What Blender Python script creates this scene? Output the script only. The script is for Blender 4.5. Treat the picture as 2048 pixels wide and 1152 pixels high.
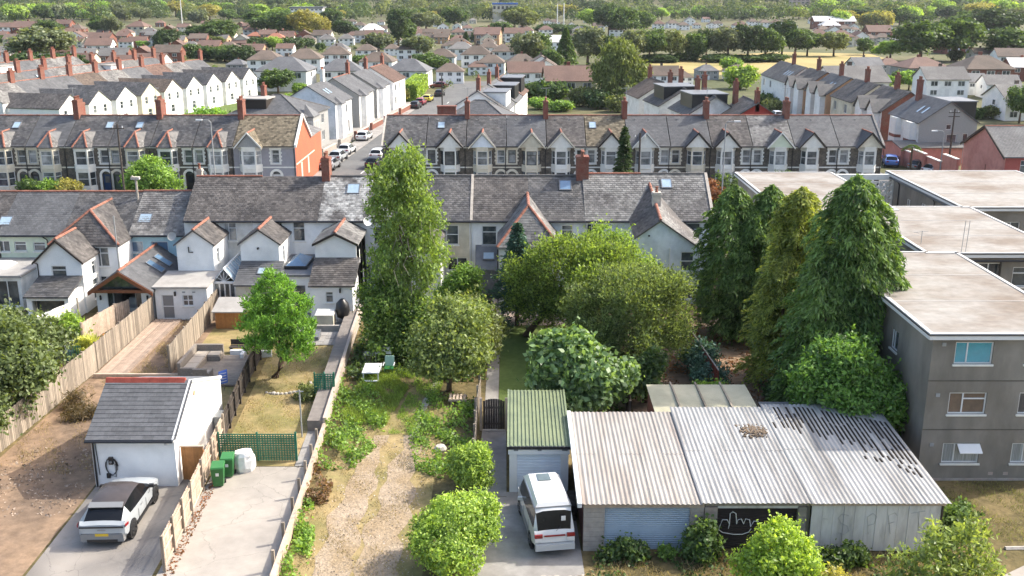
import bpy, math, random
import numpy as np
from mathutils import Vector, Matrix
rnd = random.Random(7)
rng = np.random.default_rng(11)
S = bpy.context.scene
for o in list(bpy.data.objects): bpy.data.objects.remove(o)

# ---------------------------------------------------------------- camera
CAM_H, PITCH, FOC = 22.0, math.radians(16.2), 2050.0
cam_d = bpy.data.cameras.new('camera'); cam = bpy.data.objects.new('camera', cam_d)
S.collection.objects.link(cam); S.camera = cam
cam.location = (0, 0, CAM_H); cam.rotation_euler = (math.radians(90) - PITCH, 0, 0)
cam_d.sensor_width = 36; cam_d.lens = 36 * FOC / 2048; cam_d.clip_start = .5; cam_d.clip_end = 9000
# ---------------------------------------------------------------- sky, sun, exposure
SUN_AZ, SUN_EL = math.radians(70), math.radians(41)       # azimuth clockwise from +Y
W = bpy.data.worlds.new('World'); S.world = W; W.use_nodes = True
nt = W.node_tree; sky = nt.nodes.new('ShaderNodeTexSky'); sky.sky_type = 'NISHITA'; sky.sun_disc = False
sky.sun_elevation = SUN_EL; sky.sun_rotation = SUN_AZ; sky.air_density = 1.0; sky.dust_density = 4.0; sky.ozone_density = .5
nt.links.new(sky.outputs[0], nt.nodes['Background'].inputs[0]); nt.nodes['Background'].inputs[1].default_value = .15
sd = bpy.data.lights.new('sun', 'SUN'); sun = bpy.data.objects.new('sun', sd); S.collection.objects.link(sun)
sd.energy = 2.5; sd.angle = math.radians(.6); sd.color = (1, .95, .85)
sv = Vector((math.sin(SUN_AZ) * math.cos(SUN_EL), math.cos(SUN_AZ) * math.cos(SUN_EL), math.sin(SUN_EL)))
sun.rotation_euler = (-sv).to_track_quat('-Z', 'Y').to_euler(); sun.location = (60, 40, 90)
vs = S.view_settings; vs.view_transform = 'Standard'; vs.look = 'None'; vs.gamma = 1; vs.use_curve_mapping = False
vs.exposure = 1.33
cy = S.cycles; cy.use_denoising = True; cy.max_bounces = 6; cy.diffuse_bounces = 3; cy.glossy_bounces = 2
cy.transmission_bounces = 4; cy.transparent_max_bounces = 6; cy.volume_bounces = 0; cy.use_adaptive_sampling = True
cy.adaptive_threshold = .02; cy.caustics_reflective = False; cy.caustics_refractive = False

# ---------------------------------------------------------------- layout helpers
CP, SP = math.cos(PITCH), math.sin(PITCH)
def G(x, y, z=0):
    """place where the sight line through (x, y) of the photograph meets height z"""
    u, v = (x - 1024) / FOC, (y - 576) / FOC
    t = (z - CAM_H) / (-SP - v * CP)
    return (u * t, (CP - v * SP) * t)
def ZA(y, Y):
    v = (y - 576) / FOC
    return CAM_H + Y * (-SP - v * CP) / (CP - v * SP)
def XA(x, Y, z=0):
    return (x - 1024) / FOC * (Y * CP - (z - CAM_H) * SP)

COL = S.collection
class MB:
    def __init__(s): s.v = []; s.f = []
    def face(s, *p):
        n = len(s.v); s.v += [tuple(q) for q in p]; s.f.append(tuple(range(n, n + len(p)))); return s
    def box(s, x0, x1, y0, y1, z0, z1):
        n = len(s.v)
        s.v += [(x0,y0,z0),(x1,y0,z0),(x1,y1,z0),(x0,y1,z0),(x0,y0,z1),(x1,y0,z1),(x1,y1,z1),(x0,y1,z1)]
        s.f += [tuple(n + i for i in q) for q in ((3,2,1,0),(4,5,6,7),(0,1,5,4),(1,2,6,5),(2,3,7,6),(3,0,4,7))]
        return s
    def hexa(s, lo, hi):
        """solid between two quads (same winding, seen from above counter-clockwise)"""
        n = len(s.v); k = len(lo); s.v += [tuple(q) for q in lo] + [tuple(q) for q in hi]
        s.f.append(tuple(n + i for i in range(k - 1, -1, -1))); s.f.append(tuple(n + k + i for i in range(k)))
        for i in range(k): j = (i + 1) % k; s.f.append((n + i, n + j, n + k + j, n + k + i))
        return s
    def prism(s, poly, z0, z1):
        return s.hexa([(x, y, z0) for x, y in poly], [(x, y, z1) for x, y in poly])
    def slab(s, q, t):
        return s.hexa([(a, b, c - t) for a, b, c in q], q)
    def cyl(s, p0, p1, r0, r1=None, n=8, caps=True):
        r1 = r0 if r1 is None else r1; p0, p1 = Vector(p0), Vector(p1); d = (p1 - p0)
        if d.length < 1e-6: return s
        d.normalize(); a = d.orthogonal().normalized(); b = d.cross(a); m = len(s.v)
        for p, r in ((p0, r0), (p1, r1)):
            for i in range(n):
                t = 2 * math.pi * i / n; s.v.append(tuple(p + a * (r * math.cos(t)) + b * (r * math.sin(t))))
        for i in range(n): j = (i + 1) % n; s.f.append((m + i, m + j, m + n + j, m + n + i))
        if caps: s.f.append(tuple(m + i for i in range(n - 1, -1, -1))); s.f.append(tuple(m + n + i for i in range(n)))
        return s
    def tube(s, pts, r, n=6):
        rr = r if isinstance(r, (list, tuple)) else [r] * len(pts); pts = [Vector(p) for p in pts]; m = len(s.v)
        for k, p in enumerate(pts):
            d = (pts[min(k + 1, len(pts) - 1)] - pts[max(k - 1, 0)]).normalized()
            ref = Vector((0, 0, 1)) if abs(d.z) < .9 else Vector((1, 0, 0)); a = d.cross(ref).normalized(); b = d.cross(a)
            for i in range(n):
                t = 2 * math.pi * i / n; s.v.append(tuple(p + a * (rr[k] * math.cos(t)) + b * (rr[k] * math.sin(t))))
        for k in range(len(pts) - 1):
            for i in range(n):
                j = (i + 1) % n; s.f.append((m + k * n + i, m + (k + 1) * n + i, m + (k + 1) * n + j, m + k * n + j))
        s.f.append(tuple(m + i for i in range(n))); s.f.append(tuple(m + (len(pts) - 1) * n + i for i in range(n - 1, -1, -1)))
        return s
    def lathe(s, prof, c=(0, 0, 0), n=16):
        m = len(s.v)
        for r, z in prof:
            for i in range(n): t = 2 * math.pi * i / n; s.v.append((c[0] + r * math.cos(t), c[1] + r * math.sin(t), c[2] + z))
        for k in range(len(prof) - 1):
            for i in range(n): j = (i + 1) % n; s.f.append((m + k * n + i, m + k * n + j, m + (k + 1) * n + j, m + (k + 1) * n + i))
        return s
    def xf(s, M):
        s.v = [tuple(M @ Vector(p)) for p in s.v]; return s
    def mesh(s, name, mat=None, off=(0, 0, 0), smooth=False):
        me = bpy.data.meshes.new(name)
        me.from_pydata([(a - off[0], b - off[1], c - off[2]) for a, b, c in s.v], [], s.f)
        if mat: me.materials.append(mat)
        if smooth: me.shade_smooth()
        return me

def tag(o, label=None, cat=None, group=None, kind=None):
    for k, v in (('label', label), ('category', cat), ('group', group), ('kind', kind)):
        if v: o[k] = v
    return o
def link(name, data, parent=None, loc=(0, 0, 0), rz=0):
    o = bpy.data.objects.new(name, data); COL.objects.link(o); o.location = loc
    if rz: o.rotation_euler = (0, 0, rz)
    if parent is not None: o.parent = parent
    return o
def thing(name, label, cat, loc=(0, 0, 0), rz=0, group=None):
    return tag(link(name, None, None, loc, rz), label, cat, group)
WL = {}
def wloc(p):
    """location of an unrotated chain of parents"""
    v = Vector((0, 0, 0))
    while p is not None: v += p.location; p = p.parent
    return v
def part(name, mb, mat, parent, local=False, smooth=False, kind=None):
    """one mesh as a part of parent; mb is in world coordinates unless local"""
    off = (0, 0, 0) if local else wloc(parent)
    o = link(name, mb.mesh(name, mat, off, smooth), parent)
    if kind: o['kind'] = kind
    return o
def solo(name, mb, mat, label, cat, group=None, loc=(0, 0, 0), smooth=False):
    """a thing that is one mesh (mb in world coordinates)"""
    return tag(link(name, mb.mesh(name, mat, loc, smooth), None, loc), label, cat, group)
def struct(name, mb, mat, kind='structure', label=None):
    return tag(link(name, mb.mesh(name, mat)), label, None, None, kind)
def copy_tree(o, parent=None):
    c = o.copy(); COL.objects.link(c); c.parent = parent
    for ch in list(KIDS(o)): copy_tree(ch, c)
    return c
def KIDS(o): return o.children

# ---------------------------------------------------------------- materials
MATS = {}
def mat(name, col, rough=.85, var=.18, scale=2.5, bump=0., spec=.25, col2=None, s2=.5, k2=(.45, .6), isl=0., metal=0., det=5, coat=0, bscale=None, stretch=None, orand=0., crack=0.):
    """procedural surface: grain (var/scale), a second tone in patches (col2), tint per loose piece (isl) or per object (orand), relief (bump)"""
    if name in MATS: return MATS[name]
    m = bpy.data.materials.new(name); m.use_nodes = True; n = m.node_tree.nodes; L = m.node_tree.links
    b = n['Principled BSDF']; b.inputs['Roughness'].default_value = rough; b.inputs['Specular IOR Level'].default_value = spec
    b.inputs['Metallic'].default_value = metal; b.inputs['Coat Weight'].default_value = coat
    tc = n.new('ShaderNodeTexCoord'); src = tc.outputs['Object']
    geo = n.new('ShaderNodeNewGeometry'); src = geo.outputs['Position']
    if stretch:
        mp = n.new('ShaderNodeMapping'); mp.inputs['Scale'].default_value = stretch; L.new(src, mp.inputs[0]); src = mp.outputs[0]
    nz = n.new('ShaderNodeTexNoise'); nz.inputs['Scale'].default_value = scale; nz.inputs['Detail'].default_value = det; nz.inputs['Roughness'].default_value = .62
    L.new(src, nz.inputs['Vector'])
    def rgb(c): return (c[0], c[1], c[2], 1)
    def mix(fac, a, c, mode='MIX'):
        x = n.new('ShaderNodeMix'); x.data_type = 'RGBA'; x.blend_type = mode
        for sock, val in ((0, fac), (6, a), (7, c)):
            if isinstance(val, (int, float)): x.inputs[sock].default_value = val
            elif isinstance(val, tuple): x.inputs[sock].default_value = rgb(val)
            else: L.new(val, x.inputs[sock])
        return x.outputs[2]
    out = rgb(col)[:3]
    if col2:
        n2 = n.new('ShaderNodeTexNoise'); n2.inputs['Scale'].default_value = s2; n2.inputs['Detail'].default_value = 6; n2.inputs['Roughness'].default_value = .6
        L.new(src, n2.inputs['Vector'])
        r2 = n.new('ShaderNodeMapRange'); r2.inputs[1].default_value, r2.inputs[2].default_value = k2; L.new(n2.outputs[0], r2.inputs[0])
        out = mix(r2.outputs[0], tuple(out), tuple(col2))
    if crack:
        vo = n.new('ShaderNodeTexVoronoi'); vo.feature = 'DISTANCE_TO_EDGE'; vo.inputs['Scale'].default_value = crack
        wa = n.new('ShaderNodeVectorMath'); wa.operation = 'MULTIPLY_ADD'; wa.inputs[1].default_value = (.5, .5, .5); L.new(nz.outputs[1], wa.inputs[0]); L.new(src, wa.inputs[2]); L.new(wa.outputs[0], vo.inputs['Vector'])
        rc = n.new('ShaderNodeMapRange'); rc.inputs[1].default_value = .0; rc.inputs[2].default_value = .012 * crack; rc.inputs[3].default_value = .45; rc.inputs[4].default_value = 0; L.new(vo.outputs[0], rc.inputs[0])
        out = mix(rc.outputs[0], tuple(out) if isinstance(out, tuple) else out, (.05, .045, .04))
    fr = n.new('ShaderNodeMapRange'); fr.inputs[1].default_value = .3; fr.inputs[2].default_value = .7
    fr.inputs[3].default_value = 1 - var; fr.inputs[4].default_value = 1 + var; L.new(nz.outputs[0], fr.inputs[0])
    f = fr.outputs[0]
    for amt, sock in ((isl, 'island'), (orand, 'object')):
        if not amt: continue
        if sock == 'island': so = geo.outputs['Random Per Island']
        else: oi = n.new('ShaderNodeObjectInfo'); so = oi.outputs['Random']
        mr = n.new('ShaderNodeMapRange'); mr.inputs[3].default_value = 1 - amt; mr.inputs[4].default_value = 1 + amt; L.new(so, mr.inputs[0])
        mu = n.new('ShaderNodeMath'); mu.operation = 'MULTIPLY'; L.new(f, mu.inputs[0]); L.new(mr.outputs[0], mu.inputs[1]); f = mu.outputs[0]
    vm = n.new('ShaderNodeVectorMath'); vm.operation = 'SCALE'
    if isinstance(out, tuple): vm.inputs[0].default_value = out
    else: L.new(out, vm.inputs[0])
    L.new(f, vm.inputs['Scale']); L.new(vm.outputs[0], b.inputs['Base Color'])
    if bump:
        bp = n.new('ShaderNodeBump'); bp.inputs['Strength'].default_value = min(1, bump); bp.inputs['Distance'].default_value = .03 * max(1, bump)
        h = nz.outputs[0]
        if bscale:
            n3 = n.new('ShaderNodeTexNoise'); n3.inputs['Scale'].default_value = bscale; n3.inputs['Detail'].default_value = 3; L.new(src, n3.inputs['Vector']); h = n3.outputs[0]
        L.new(h, bp.inputs['Height']); L.new(bp.outputs[0], b.inputs['Normal'])
    MATS[name] = m; return m
def leafmat(name, col, col2=None, trans=.35, isl=.35, gloss=.06, scale=.5, rw=1.):
    """leaf: diffuse and translucent, tint per leaf and per bough"""
    if name in MATS: return MATS[name]
    m = bpy.data.materials.new(name); m.use_nodes = True; n = m.node_tree.nodes; L = m.node_tree.links
    n.remove(n['Principled BSDF']); out = n['Material Output']; gloss *= .3; trans = min(.5, trans + .1)
    def soft(c, k): l = .3 * c[0] + .6 * c[1] + .1 * c[2]; return tuple((v * .86 + l * .14) * k for v in c)
    col = soft(col, 2.45); col2 = soft(col2, 1.8) if col2 else None
    geo = n.new('ShaderNodeNewGeometry'); oi = n.new('ShaderNodeObjectInfo')
    nz = n.new('ShaderNodeTexNoise'); nz.inputs['Scale'].default_value = scale; nz.inputs['Detail'].default_value = 3; L.new(geo.outputs['Position'], nz.inputs['Vector'])
    x = n.new('ShaderNodeMix'); x.data_type = 'RGBA'; c2 = col2 or tuple(c * .6 for c in col)
    x.inputs[6].default_value = (*col, 1); x.inputs[7].default_value = (*c2, 1)
    a = n.new('ShaderNodeMath'); a.operation = 'ADD'; L.new(nz.outputs[0], a.inputs[0]); ml = n.new('ShaderNodeMath'); ml.operation = 'MULTIPLY'; ml.inputs[1].default_value = rw; L.new(geo.outputs['Random Per Island'], ml.inputs[0]); L.new(ml.outputs[0], a.inputs[1])
    mr = n.new('ShaderNodeMapRange'); mr.inputs[1].default_value = .36 + .24 * rw; mr.inputs[2].default_value = .64 + .76 * rw; L.new(a.outputs[0], mr.inputs[0]); L.new(mr.outputs[0], x.inputs[0])
    m2 = n.new('ShaderNodeMapRange'); m2.inputs[3].default_value = 1 - isl; m2.inputs[4].default_value = 1 + isl; L.new(oi.outputs['Random'], m2.inputs[0])
    vm = n.new('ShaderNodeVectorMath'); vm.operation = 'SCALE'; L.new(x.outputs[2], vm.inputs[0])
    m2.inputs[3].default_value = .85; m2.inputs[4].default_value = 1.15; L.new(m2.outputs[0], vm.inputs['Scale'])
    d = n.new('ShaderNodeBsdfDiffuse'); t = n.new('ShaderNodeBsdfTranslucent'); g = n.new('ShaderNodeBsdfGlossy'); g.inputs['Roughness'].default_value = .45
    g.inputs['Color'].default_value = (1, 1, 1, 1)
    tv = n.new('ShaderNodeVectorMath'); tv.operation = 'MULTIPLY'; tv.inputs[1].default_value = (1.35, 1.3, .5); L.new(vm.outputs[0], tv.inputs[0])
    L.new(vm.outputs[0], d.inputs[0]); L.new(tv.outputs[0], t.inputs[0])
    s1 = n.new('ShaderNodeMixShader'); s1.inputs[0].default_value = trans; L.new(d.outputs[0], s1.inputs[1]); L.new(t.outputs[0], s1.inputs[2])
    s2 = n.new('ShaderNodeMixShader'); s2.inputs[0].default_value = gloss; L.new(s1.outputs[0], s2.inputs[1]); L.new(g.outputs[0], s2.inputs[2])
    L.new(s2.outputs[0], out.inputs[0]); MATS[name] = m; return m
def glassmat(name, col, col2, rough=.06, scale=1.2):
    """window glass seen from outside by day: dark rooms, curtains, mirror sheen"""
    if name in MATS: return MATS[name]
    m = mat(name, col, rough=rough, var=.25, scale=scale, spec=.6, col2=col2, s2=.9, k2=(.42, .62), det=2, orand=.35)
    return m
# ---------------------------------------------------------------- palette
m_white = mat('white_render', (.8, .8, .785), var=.06, scale=1.3, bump=.15, bscale=40, col2=(.6, .61, .59), s2=.35, k2=(.5, .75))
m_whiteold = mat('weathered_white_render', (.74, .735, .7), var=.1, scale=1.6, bump=.2, bscale=30, col2=(.47, .46, .42), s2=.5, k2=(.5, .72))
m_cream = mat('cream_render', (.62, .58, .47), var=.09, bump=.15, bscale=40, col2=(.5, .46, .36), s2=.5)
m_mint = mat('pale_green_render', (.6, .66, .52), var=.07, bump=.15, bscale=40)
m_blue = mat('pale_blue_render', (.38, .56, .62), var=.08, bump=.15, bscale=40)
m_icy = mat('blue_white_render', (.68, .72, .76), var=.07, bump=.15, bscale=40, col2=(.52, .57, .6), s2=.5)
m_grey = mat('grey_pebbledash', (.3, .3, .29), var=.12, scale=9, bump=.4, bscale=60)
m_stone = mat('dark_stone_wall', (.1, .088, .075), var=.4, scale=6, bump=.8, bscale=7, col2=(.15, .13, .105), s2=2.5)
m_brick = mat('red_brick', (.2, .095, .07), var=.22, scale=7, bump=.3, bscale=20, col2=(.2, .07, .05), s2=1.5)
m_orange = mat('orange_brick', (.46, .13, .07), var=.12, scale=5, bump=.3, bscale=16, col2=(.4, .12, .07), s2=.6)
m_pink = mat('pink_render', (.55, .25, .2), var=.1, scale=2, bump=.2, bscale=30, col2=(.48, .2, .16), s2=.4)
m_tan = mat('buff_brick', (.42, .27, .17), var=.15, scale=6, bump=.2)
m_conc = mat('grey_concrete_render', (.245, .225, .195), var=.16, scale=1.1, bump=.25, bscale=50, col2=(.175, .158, .132), s2=.32, k2=(.42, .62), stretch=(1, 1, .45))
m_slate = mat('dark_slate', (.074, .073, .074), rough=.6, var=.25, scale=3, isl=.38, bump=.2, spec=.4, col2=(.11, .105, .1), s2=.5)
m_slate2 = mat('brown_grey_slate', (.115, .105, .098), rough=.7, var=.25, scale=3, isl=.34, bump=.2, col2=(.075, .07, .068), s2=.45)
m_slate3 = mat('pale_lichen_slate', (.2, .195, .185), rough=.75, var=.25, scale=3, isl=.34, bump=.2, col2=(.12, .115, .112), s2=.45)
m_slate4 = mat('white_patched_slate', (.3, .3, .29), rough=.75, var=.25, scale=3, isl=.4, bump=.2, col2=(.11, .105, .102), s2=.7, k2=(.47, .55))
m_slate5 = mat('smooth_grey_slate', (.105, .106, .109), rough=.6, var=.15, scale=2, isl=.16, bump=.15, col2=(.13, .132, .135), s2=.4)
m_tilebr = mat('brown_concrete_tile', (.135, .105, .085), rough=.85, var=.22, scale=4, isl=.25, bump=.3, col2=(.105, .085, .07), s2=.3, orand=.12)
m_tilered = mat('red_brown_tile', (.155, .1, .08), rough=.85, var=.2, scale=4, isl=.25, bump=.3, col2=(.13, .085, .07), s2=.3, orand=.12)
m_tileor = mat('orange_tile', (.3, .13, .085), rough=.85, var=.15, scale=4, isl=.2, bump=.3)
m_tilegr = mat('grey_tile', (.13, .125, .12), rough=.85, var=.2, scale=4, isl=.25, bump=.3, col2=(.165, .16, .152), s2=.3, orand=.12)
m_ridge = mat('terracotta_ridge', (.26, .115, .08), rough=.8, var=.25, scale=5, isl=.2)
m_ridgeg = mat('grey_ridge', (.11, .105, .1), rough=.8, var=.2, scale=5)
m_felt = mat('grey_roofing_felt', (.29, .275, .255), rough=.95, var=.12, scale=1.2, col2=(.37, .355, .33), s2=.4, k2=(.4, .65), bump=.1)
m_flat = mat('pale_flat_roofing', (.29, .275, .252), rough=.9, var=.16, scale=2.5, col2=(.19, .157, .128), s2=.3, k2=(.42, .64), det=9, stretch=(.75, 1, 1), bump=.08)
m_lead = mat('lead_grey', (.14, .145, .155), rough=.5, var=.15, spec=.5)
m_upvc = mat('white_plastic', (.66, .665, .66), rough=.4, var=.03, spec=.4)
m_trim = mat('white_paint_trim', (.7, .69, .64), rough=.6, var=.08)
m_trimw = mat('cream_paint_trim', (.6, .55, .44), rough=.6, var=.1)
m_dark = mat('dark_brown_paint', (.035, .028, .024), rough=.5, var=.15)
m_black = mat('black_plastic', (.018, .018, .02), rough=.4, var=.1, spec=.5)
m_glass = glassmat('window_glass', (.035, .045, .055), (.12, .13, .13))
m_glassc = glassmat('curtained_glass', (.3, .31, .31), (.1, .115, .12))
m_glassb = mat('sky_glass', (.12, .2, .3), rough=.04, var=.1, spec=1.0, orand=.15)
m_roofl = mat('rooflight_glass', (.32, .42, .5), rough=.08, var=.12, spec=.8)
m_teal = mat('teal_blind_glass', (.06, .3, .38), rough=.08, var=.12, scale=3, spec=.6)
m_wood = mat('weathered_timber', (.285, .24, .19), rough=.9, var=.25, scale=4, isl=0, orand=.32, stretch=(3, 3, .5), bump=.25, bscale=20)
m_woodlt = mat('pale_timber', (.46, .36, .28), rough=.9, var=.18, scale=4, orand=.14, bump=.2, bscale=20)
m_woodor = mat('orange_stained_timber', (.4, .19, .07), rough=.7, var=.15, scale=5, orand=.12)
m_woodbr = mat('red_brown_timber', (.2, .075, .035), rough=.6, var=.2, scale=5, orand=.1)
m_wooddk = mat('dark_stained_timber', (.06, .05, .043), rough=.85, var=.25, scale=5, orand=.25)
m_bark = mat('bark', (.12, .085, .06), rough=.95, var=.35, scale=7, bump=.8, bscale=14)
m_barkp = mat('pale_twig', (.32, .28, .22), rough=.9, var=.2, scale=7)
m_paving = mat('concrete_paving', (.3, .285, .265), rough=.95, var=.13, scale=2, col2=(.22, .205, .19), s2=.45, k2=(.42, .65), bump=.15, bscale=30)
m_drive1 = mat('worn_concrete_drive', (.33, .3, .265), rough=.95, var=.2, scale=1.4, col2=(.19, .175, .16), s2=.35, k2=(.4, .62), det=8, bump=.2, bscale=24, crack=.55)
m_drive2 = mat('pale_concrete_drive', (.35, .318, .278), rough=.95, var=.1, scale=1.5, col2=(.29, .265, .235), s2=.3, k2=(.42, .65), det=8, bump=.1, bscale=24, crack=.35)
m_asphalt = mat('asphalt', (.12, .12, .118), rough=.95, var=.13, scale=1.1, col2=(.145, .145, .14), s2=.15, bump=.1, bscale=40)
m_soil = mat('brown_soil', (.27, .185, .12), rough=1, var=.3, scale=1.8, col2=(.175, .125, .088), s2=.25, k2=(.42, .6), det=10, bump=1.2, bscale=3)
m_dry = mat('dry_lawn', (.31, .235, .115), rough=1, var=.2, scale=2.2, col2=(.2, .175, .07), s2=.35, k2=(.42, .6), det=10, bump=.8, bscale=9)
m_gravel = mat('pale_gravel', (.34, .27, .195), rough=1, var=.25, scale=5, col2=(.28, .21, .13), s2=.45, k2=(.4, .62), det=10, bump=1.5, bscale=10)
m_verge = mat('scrubby_verge', (.17, .13, .06), rough=1, var=.35, scale=2.4, col2=(.09, .075, .032), s2=.45, k2=(.4, .6), det=10, bump=1.2, bscale=6)
m_lawn = mat('green_lawn', (.085, .125, .03), rough=1, var=.15, scale=3, col2=(.105, .145, .04), s2=.5, bump=.5, bscale=18)
m_land = mat('rough_grassland', (.075, .085, .035), rough=1, var=.25, scale=.35, col2=(.13, .12, .06), s2=.03, k2=(.4, .6), det=9, bump=.5)
m_field = mat('dry_playing_field', (.37, .28, .12), rough=1, var=.1, scale=.25, col2=(.25, .22, .085), s2=.035, k2=(.42, .62), det=9)
m_hill = mat('wooded_hill_ground', (.03, .042, .02), rough=1, var=.4, scale=.08, det=9)
m_metal = mat('galvanised_metal', (.4, .4, .4), rough=.45, var=.12, metal=.6)
m_corr = mat('silver_corrugated_sheet', (.31, .288, .262), rough=.65, var=.2, scale=1.6, col2=(.19, .145, .12), s2=.45, k2=(.48, .76), det=9, stretch=(2.4, .22, 1), spec=.35)
m_corrw = mat('white_corrugated_sheet', (.32, .317, .31), rough=.65, var=.2, scale=1.6, col2=(.17, .163, .156), s2=.55, k2=(.46, .74), det=9, stretch=(2.6, .22, 1), spec=.35)
m_moss = mat('black_moss', (.02, .017, .015), rough=1, var=.3)
m_greenr = mat('green_sheet_roof', (.2, .235, .135), rough=.55, var=.12, scale=1.2, col2=(.15, .185, .115), s2=.4, det=7)
m_shut = mat('blue_grey_shutter', (.33, .4, .47), rough=.5, var=.08, scale=2)
m_shutw = mat('white_shutter', (.6, .65, .7), rough=.5, var=.05)
m_shutk = mat('black_shutter', (.028, .02, .017), rough=.6, var=.15)
m_block = mat('grey_blockwork', (.33, .3, .27), rough=.95, var=.2, scale=3, col2=(.42, .3, .25), s2=.6, k2=(.5, .7), bump=.3, bscale=25)
m_dirtw = mat('stained_white_boards', (.62, .6, .57), rough=.8, var=.14, scale=1.5, col2=(.36, .33, .3), s2=.8, k2=(.5, .78), stretch=(2.2, 2.2, .5), det=9)
m_creamr = mat('cream_sheet_roof', (.44, .41, .29), rough=.7, var=.12, scale=1, col2=(.33, .32, .23), s2=.3)
m_green = mat('green_plastic', (.025, .13, .035), rough=.45, var=.1, spec=.4)
m_trell = mat('green_stained_trellis', (.035, .16, .1), rough=.8, var=.2, scale=5)
m_net = mat('green_netting', (.045, .13, .06), rough=.9, var=.3, scale=6)
m_redm = mat('dark_red_sheet', (.23, .05, .035), rough=.6, var=.2, scale=2, stretch=(1, 1, .3))
m_rattan = mat('grey_rattan', (.24, .21, .18), rough=.9, var=.2, scale=14, bump=.4)
m_cushion = mat('beige_cushion', (.4, .35, .29), rough=.95, var=.06)
m_cloth = mat('white_cloth', (.78, .78, .78), rough=.9, var=.04)
m_bag = mat('white_woven_bag', (.66, .66, .64), rough=.8, var=.1, scale=6)
m_rubber = mat('tyre_rubber', (.02, .02, .02), rough=.8, var=.1)
m_rim = mat('alloy_rim', (.25, .25, .26), rough=.3, metal=.8, var=.05)
m_carwin = mat('car_glass', (.008, .009, .011), rough=.08, spec=.35, var=.05)
m_carsil = mat('pale_silver_paint', (.36, .385, .4), rough=.3, spec=.5, var=.03, coat=.6)
m_cargrey = mat('grey_bumper', (.2, .205, .21), rough=.4, spec=.4, var=.03)
m_roofcar = mat('dark_glass_roof', (.06, .05, .047), rough=.25, spec=.35, var=.25, scale=1.4)
m_carwhite = mat('white_car_paint', (.6, .6, .59), rough=.3, spec=.5, var=.02, coat=.6)
m_plate = mat('yellow_plate', (.62, .42, .04), rough=.5, var=.05)
m_tail = mat('red_lamp', (.22, .012, .015), rough=.2, spec=.5, var=.1)
m_clear = mat('clear_lamp', (.6, .6, .6), rough=.15, spec=.6, var=.05)
m_paint = mat('road_paint', (.7, .7, .68), rough=.9, var=.1)
m_stonep = mat('pale_stone', (.42, .38, .33), rough=.95, var=.2, scale=3, bump=.5, orand=.2)
m_steel = mat('grey_painted_pole', (.3, .31, .31), rough=.5, var=.08)
L_mid = leafmat('mid_green_leaf', (.058, .098, .022), (.026, .05, .013))
L_bright = leafmat('bright_green_leaf', (.12, .2, .022), (.06, .115, .016))
L_lime = leafmat('lime_leaf', (.17, .25, .025), (.09, .15, .018))
L_olive = leafmat('olive_leaf', (.1, .12, .03), (.045, .056, .016), trans=.25)
L_dull = leafmat('dull_olive_leaf', (.095, .125, .04), (.035, .052, .016), trans=.3, gloss=.05)
L_fig = leafmat('glossy_pale_leaf', (.125, .2, .065), (.06, .11, .03), gloss=.12)
L_blue = leafmat('blue_green_needle', (.04, .085, .058), (.02, .045, .03), trans=.15)
L_con = leafmat('cypress_spray', (.085, .145, .026), (.034, .066, .014), trans=.3)
L_gold = leafmat('golden_cypress_spray', (.16, .18, .02), (.065, .09, .014), trans=.3)
L_birch = leafmat('birch_leaf', (.125, .185, .034), (.062, .1, .02), trans=.45)
L_dark = leafmat('dark_leaf', (.036, .062, .018), (.018, .034, .01), trans=.25)
L_yel = leafmat('yellowing_leaf', (.2, .185, .03), (.12, .11, .025))
L_grey = leafmat('grey_green_leaf', (.1, .12, .06), (.055, .07, .034))
L_apple = leafmat('apple_leaf', (.13, .165, .042), (.058, .085, .02), trans=.35)
L_dry = leafmat('dry_grass_blade', (.19, .145, .07), (.13, .1, .042), trans=.2, gloss=.02)
L_grass = leafmat('grass_blade', (.15, .22, .03), (.085, .14, .02), trans=.35, gloss=.03)
L_red = leafmat('rusty_leaf', (.16, .06, .025), (.09, .045, .02))

# ---------------------------------------------------------------- building helpers
def wall(mb, a, b, z0, z1, ops=(), rev=.12, gable=None):
    """wall sheet from a to b (outside on the right hand of a->b) with openings (u0,u1,z0,z1) and their reveals; gable=(u,z) adds a peak"""
    ax, ay = a; dx, dy = b[0] - ax, b[1] - ay; Ln = math.hypot(dx, dy); dx /= Ln; dy /= Ln; nx, ny = dy, -dx
    P = lambda u, z, k=0: (ax + dx * u - nx * k, ay + dy * u - ny * k, z)
    us = sorted({0, Ln, *[o[0] for o in ops], *[o[1] for o in ops]}); zs = sorted({z0, z1, *[o[2] for o in ops], *[o[3] for o in ops]})
    for i in range(len(us) - 1):
        for j in range(len(zs) - 1):
            um, zm = (us[i] + us[i + 1]) / 2, (zs[j] + zs[j + 1]) / 2
            if any(o[0] < um < o[1] and o[2] < zm < o[3] for o in ops): continue
            mb.face(P(us[i], zs[j]), P(us[i + 1], zs[j]), P(us[i + 1], zs[j + 1]), P(us[i], zs[j + 1]))
    for u0, u1, a0, a1 in [o[:4] for o in ops]:
        mb.face(P(u0, a0), P(u0, a0, rev), P(u0, a1, rev), P(u0, a1)); mb.face(P(u1, a0, rev), P(u1, a0), P(u1, a1), P(u1, a1, rev))
        mb.face(P(u0, a1), P(u0, a1, rev), P(u1, a1, rev), P(u1, a1)); mb.face(P(u0, a0, rev), P(u0, a0), P(u1, a0), P(u1, a0, rev))
    if gable: mb.face(P(0, z1), P(Ln, z1), P(gable[0], gable[1]))
    return mb
WIN = {}
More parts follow.
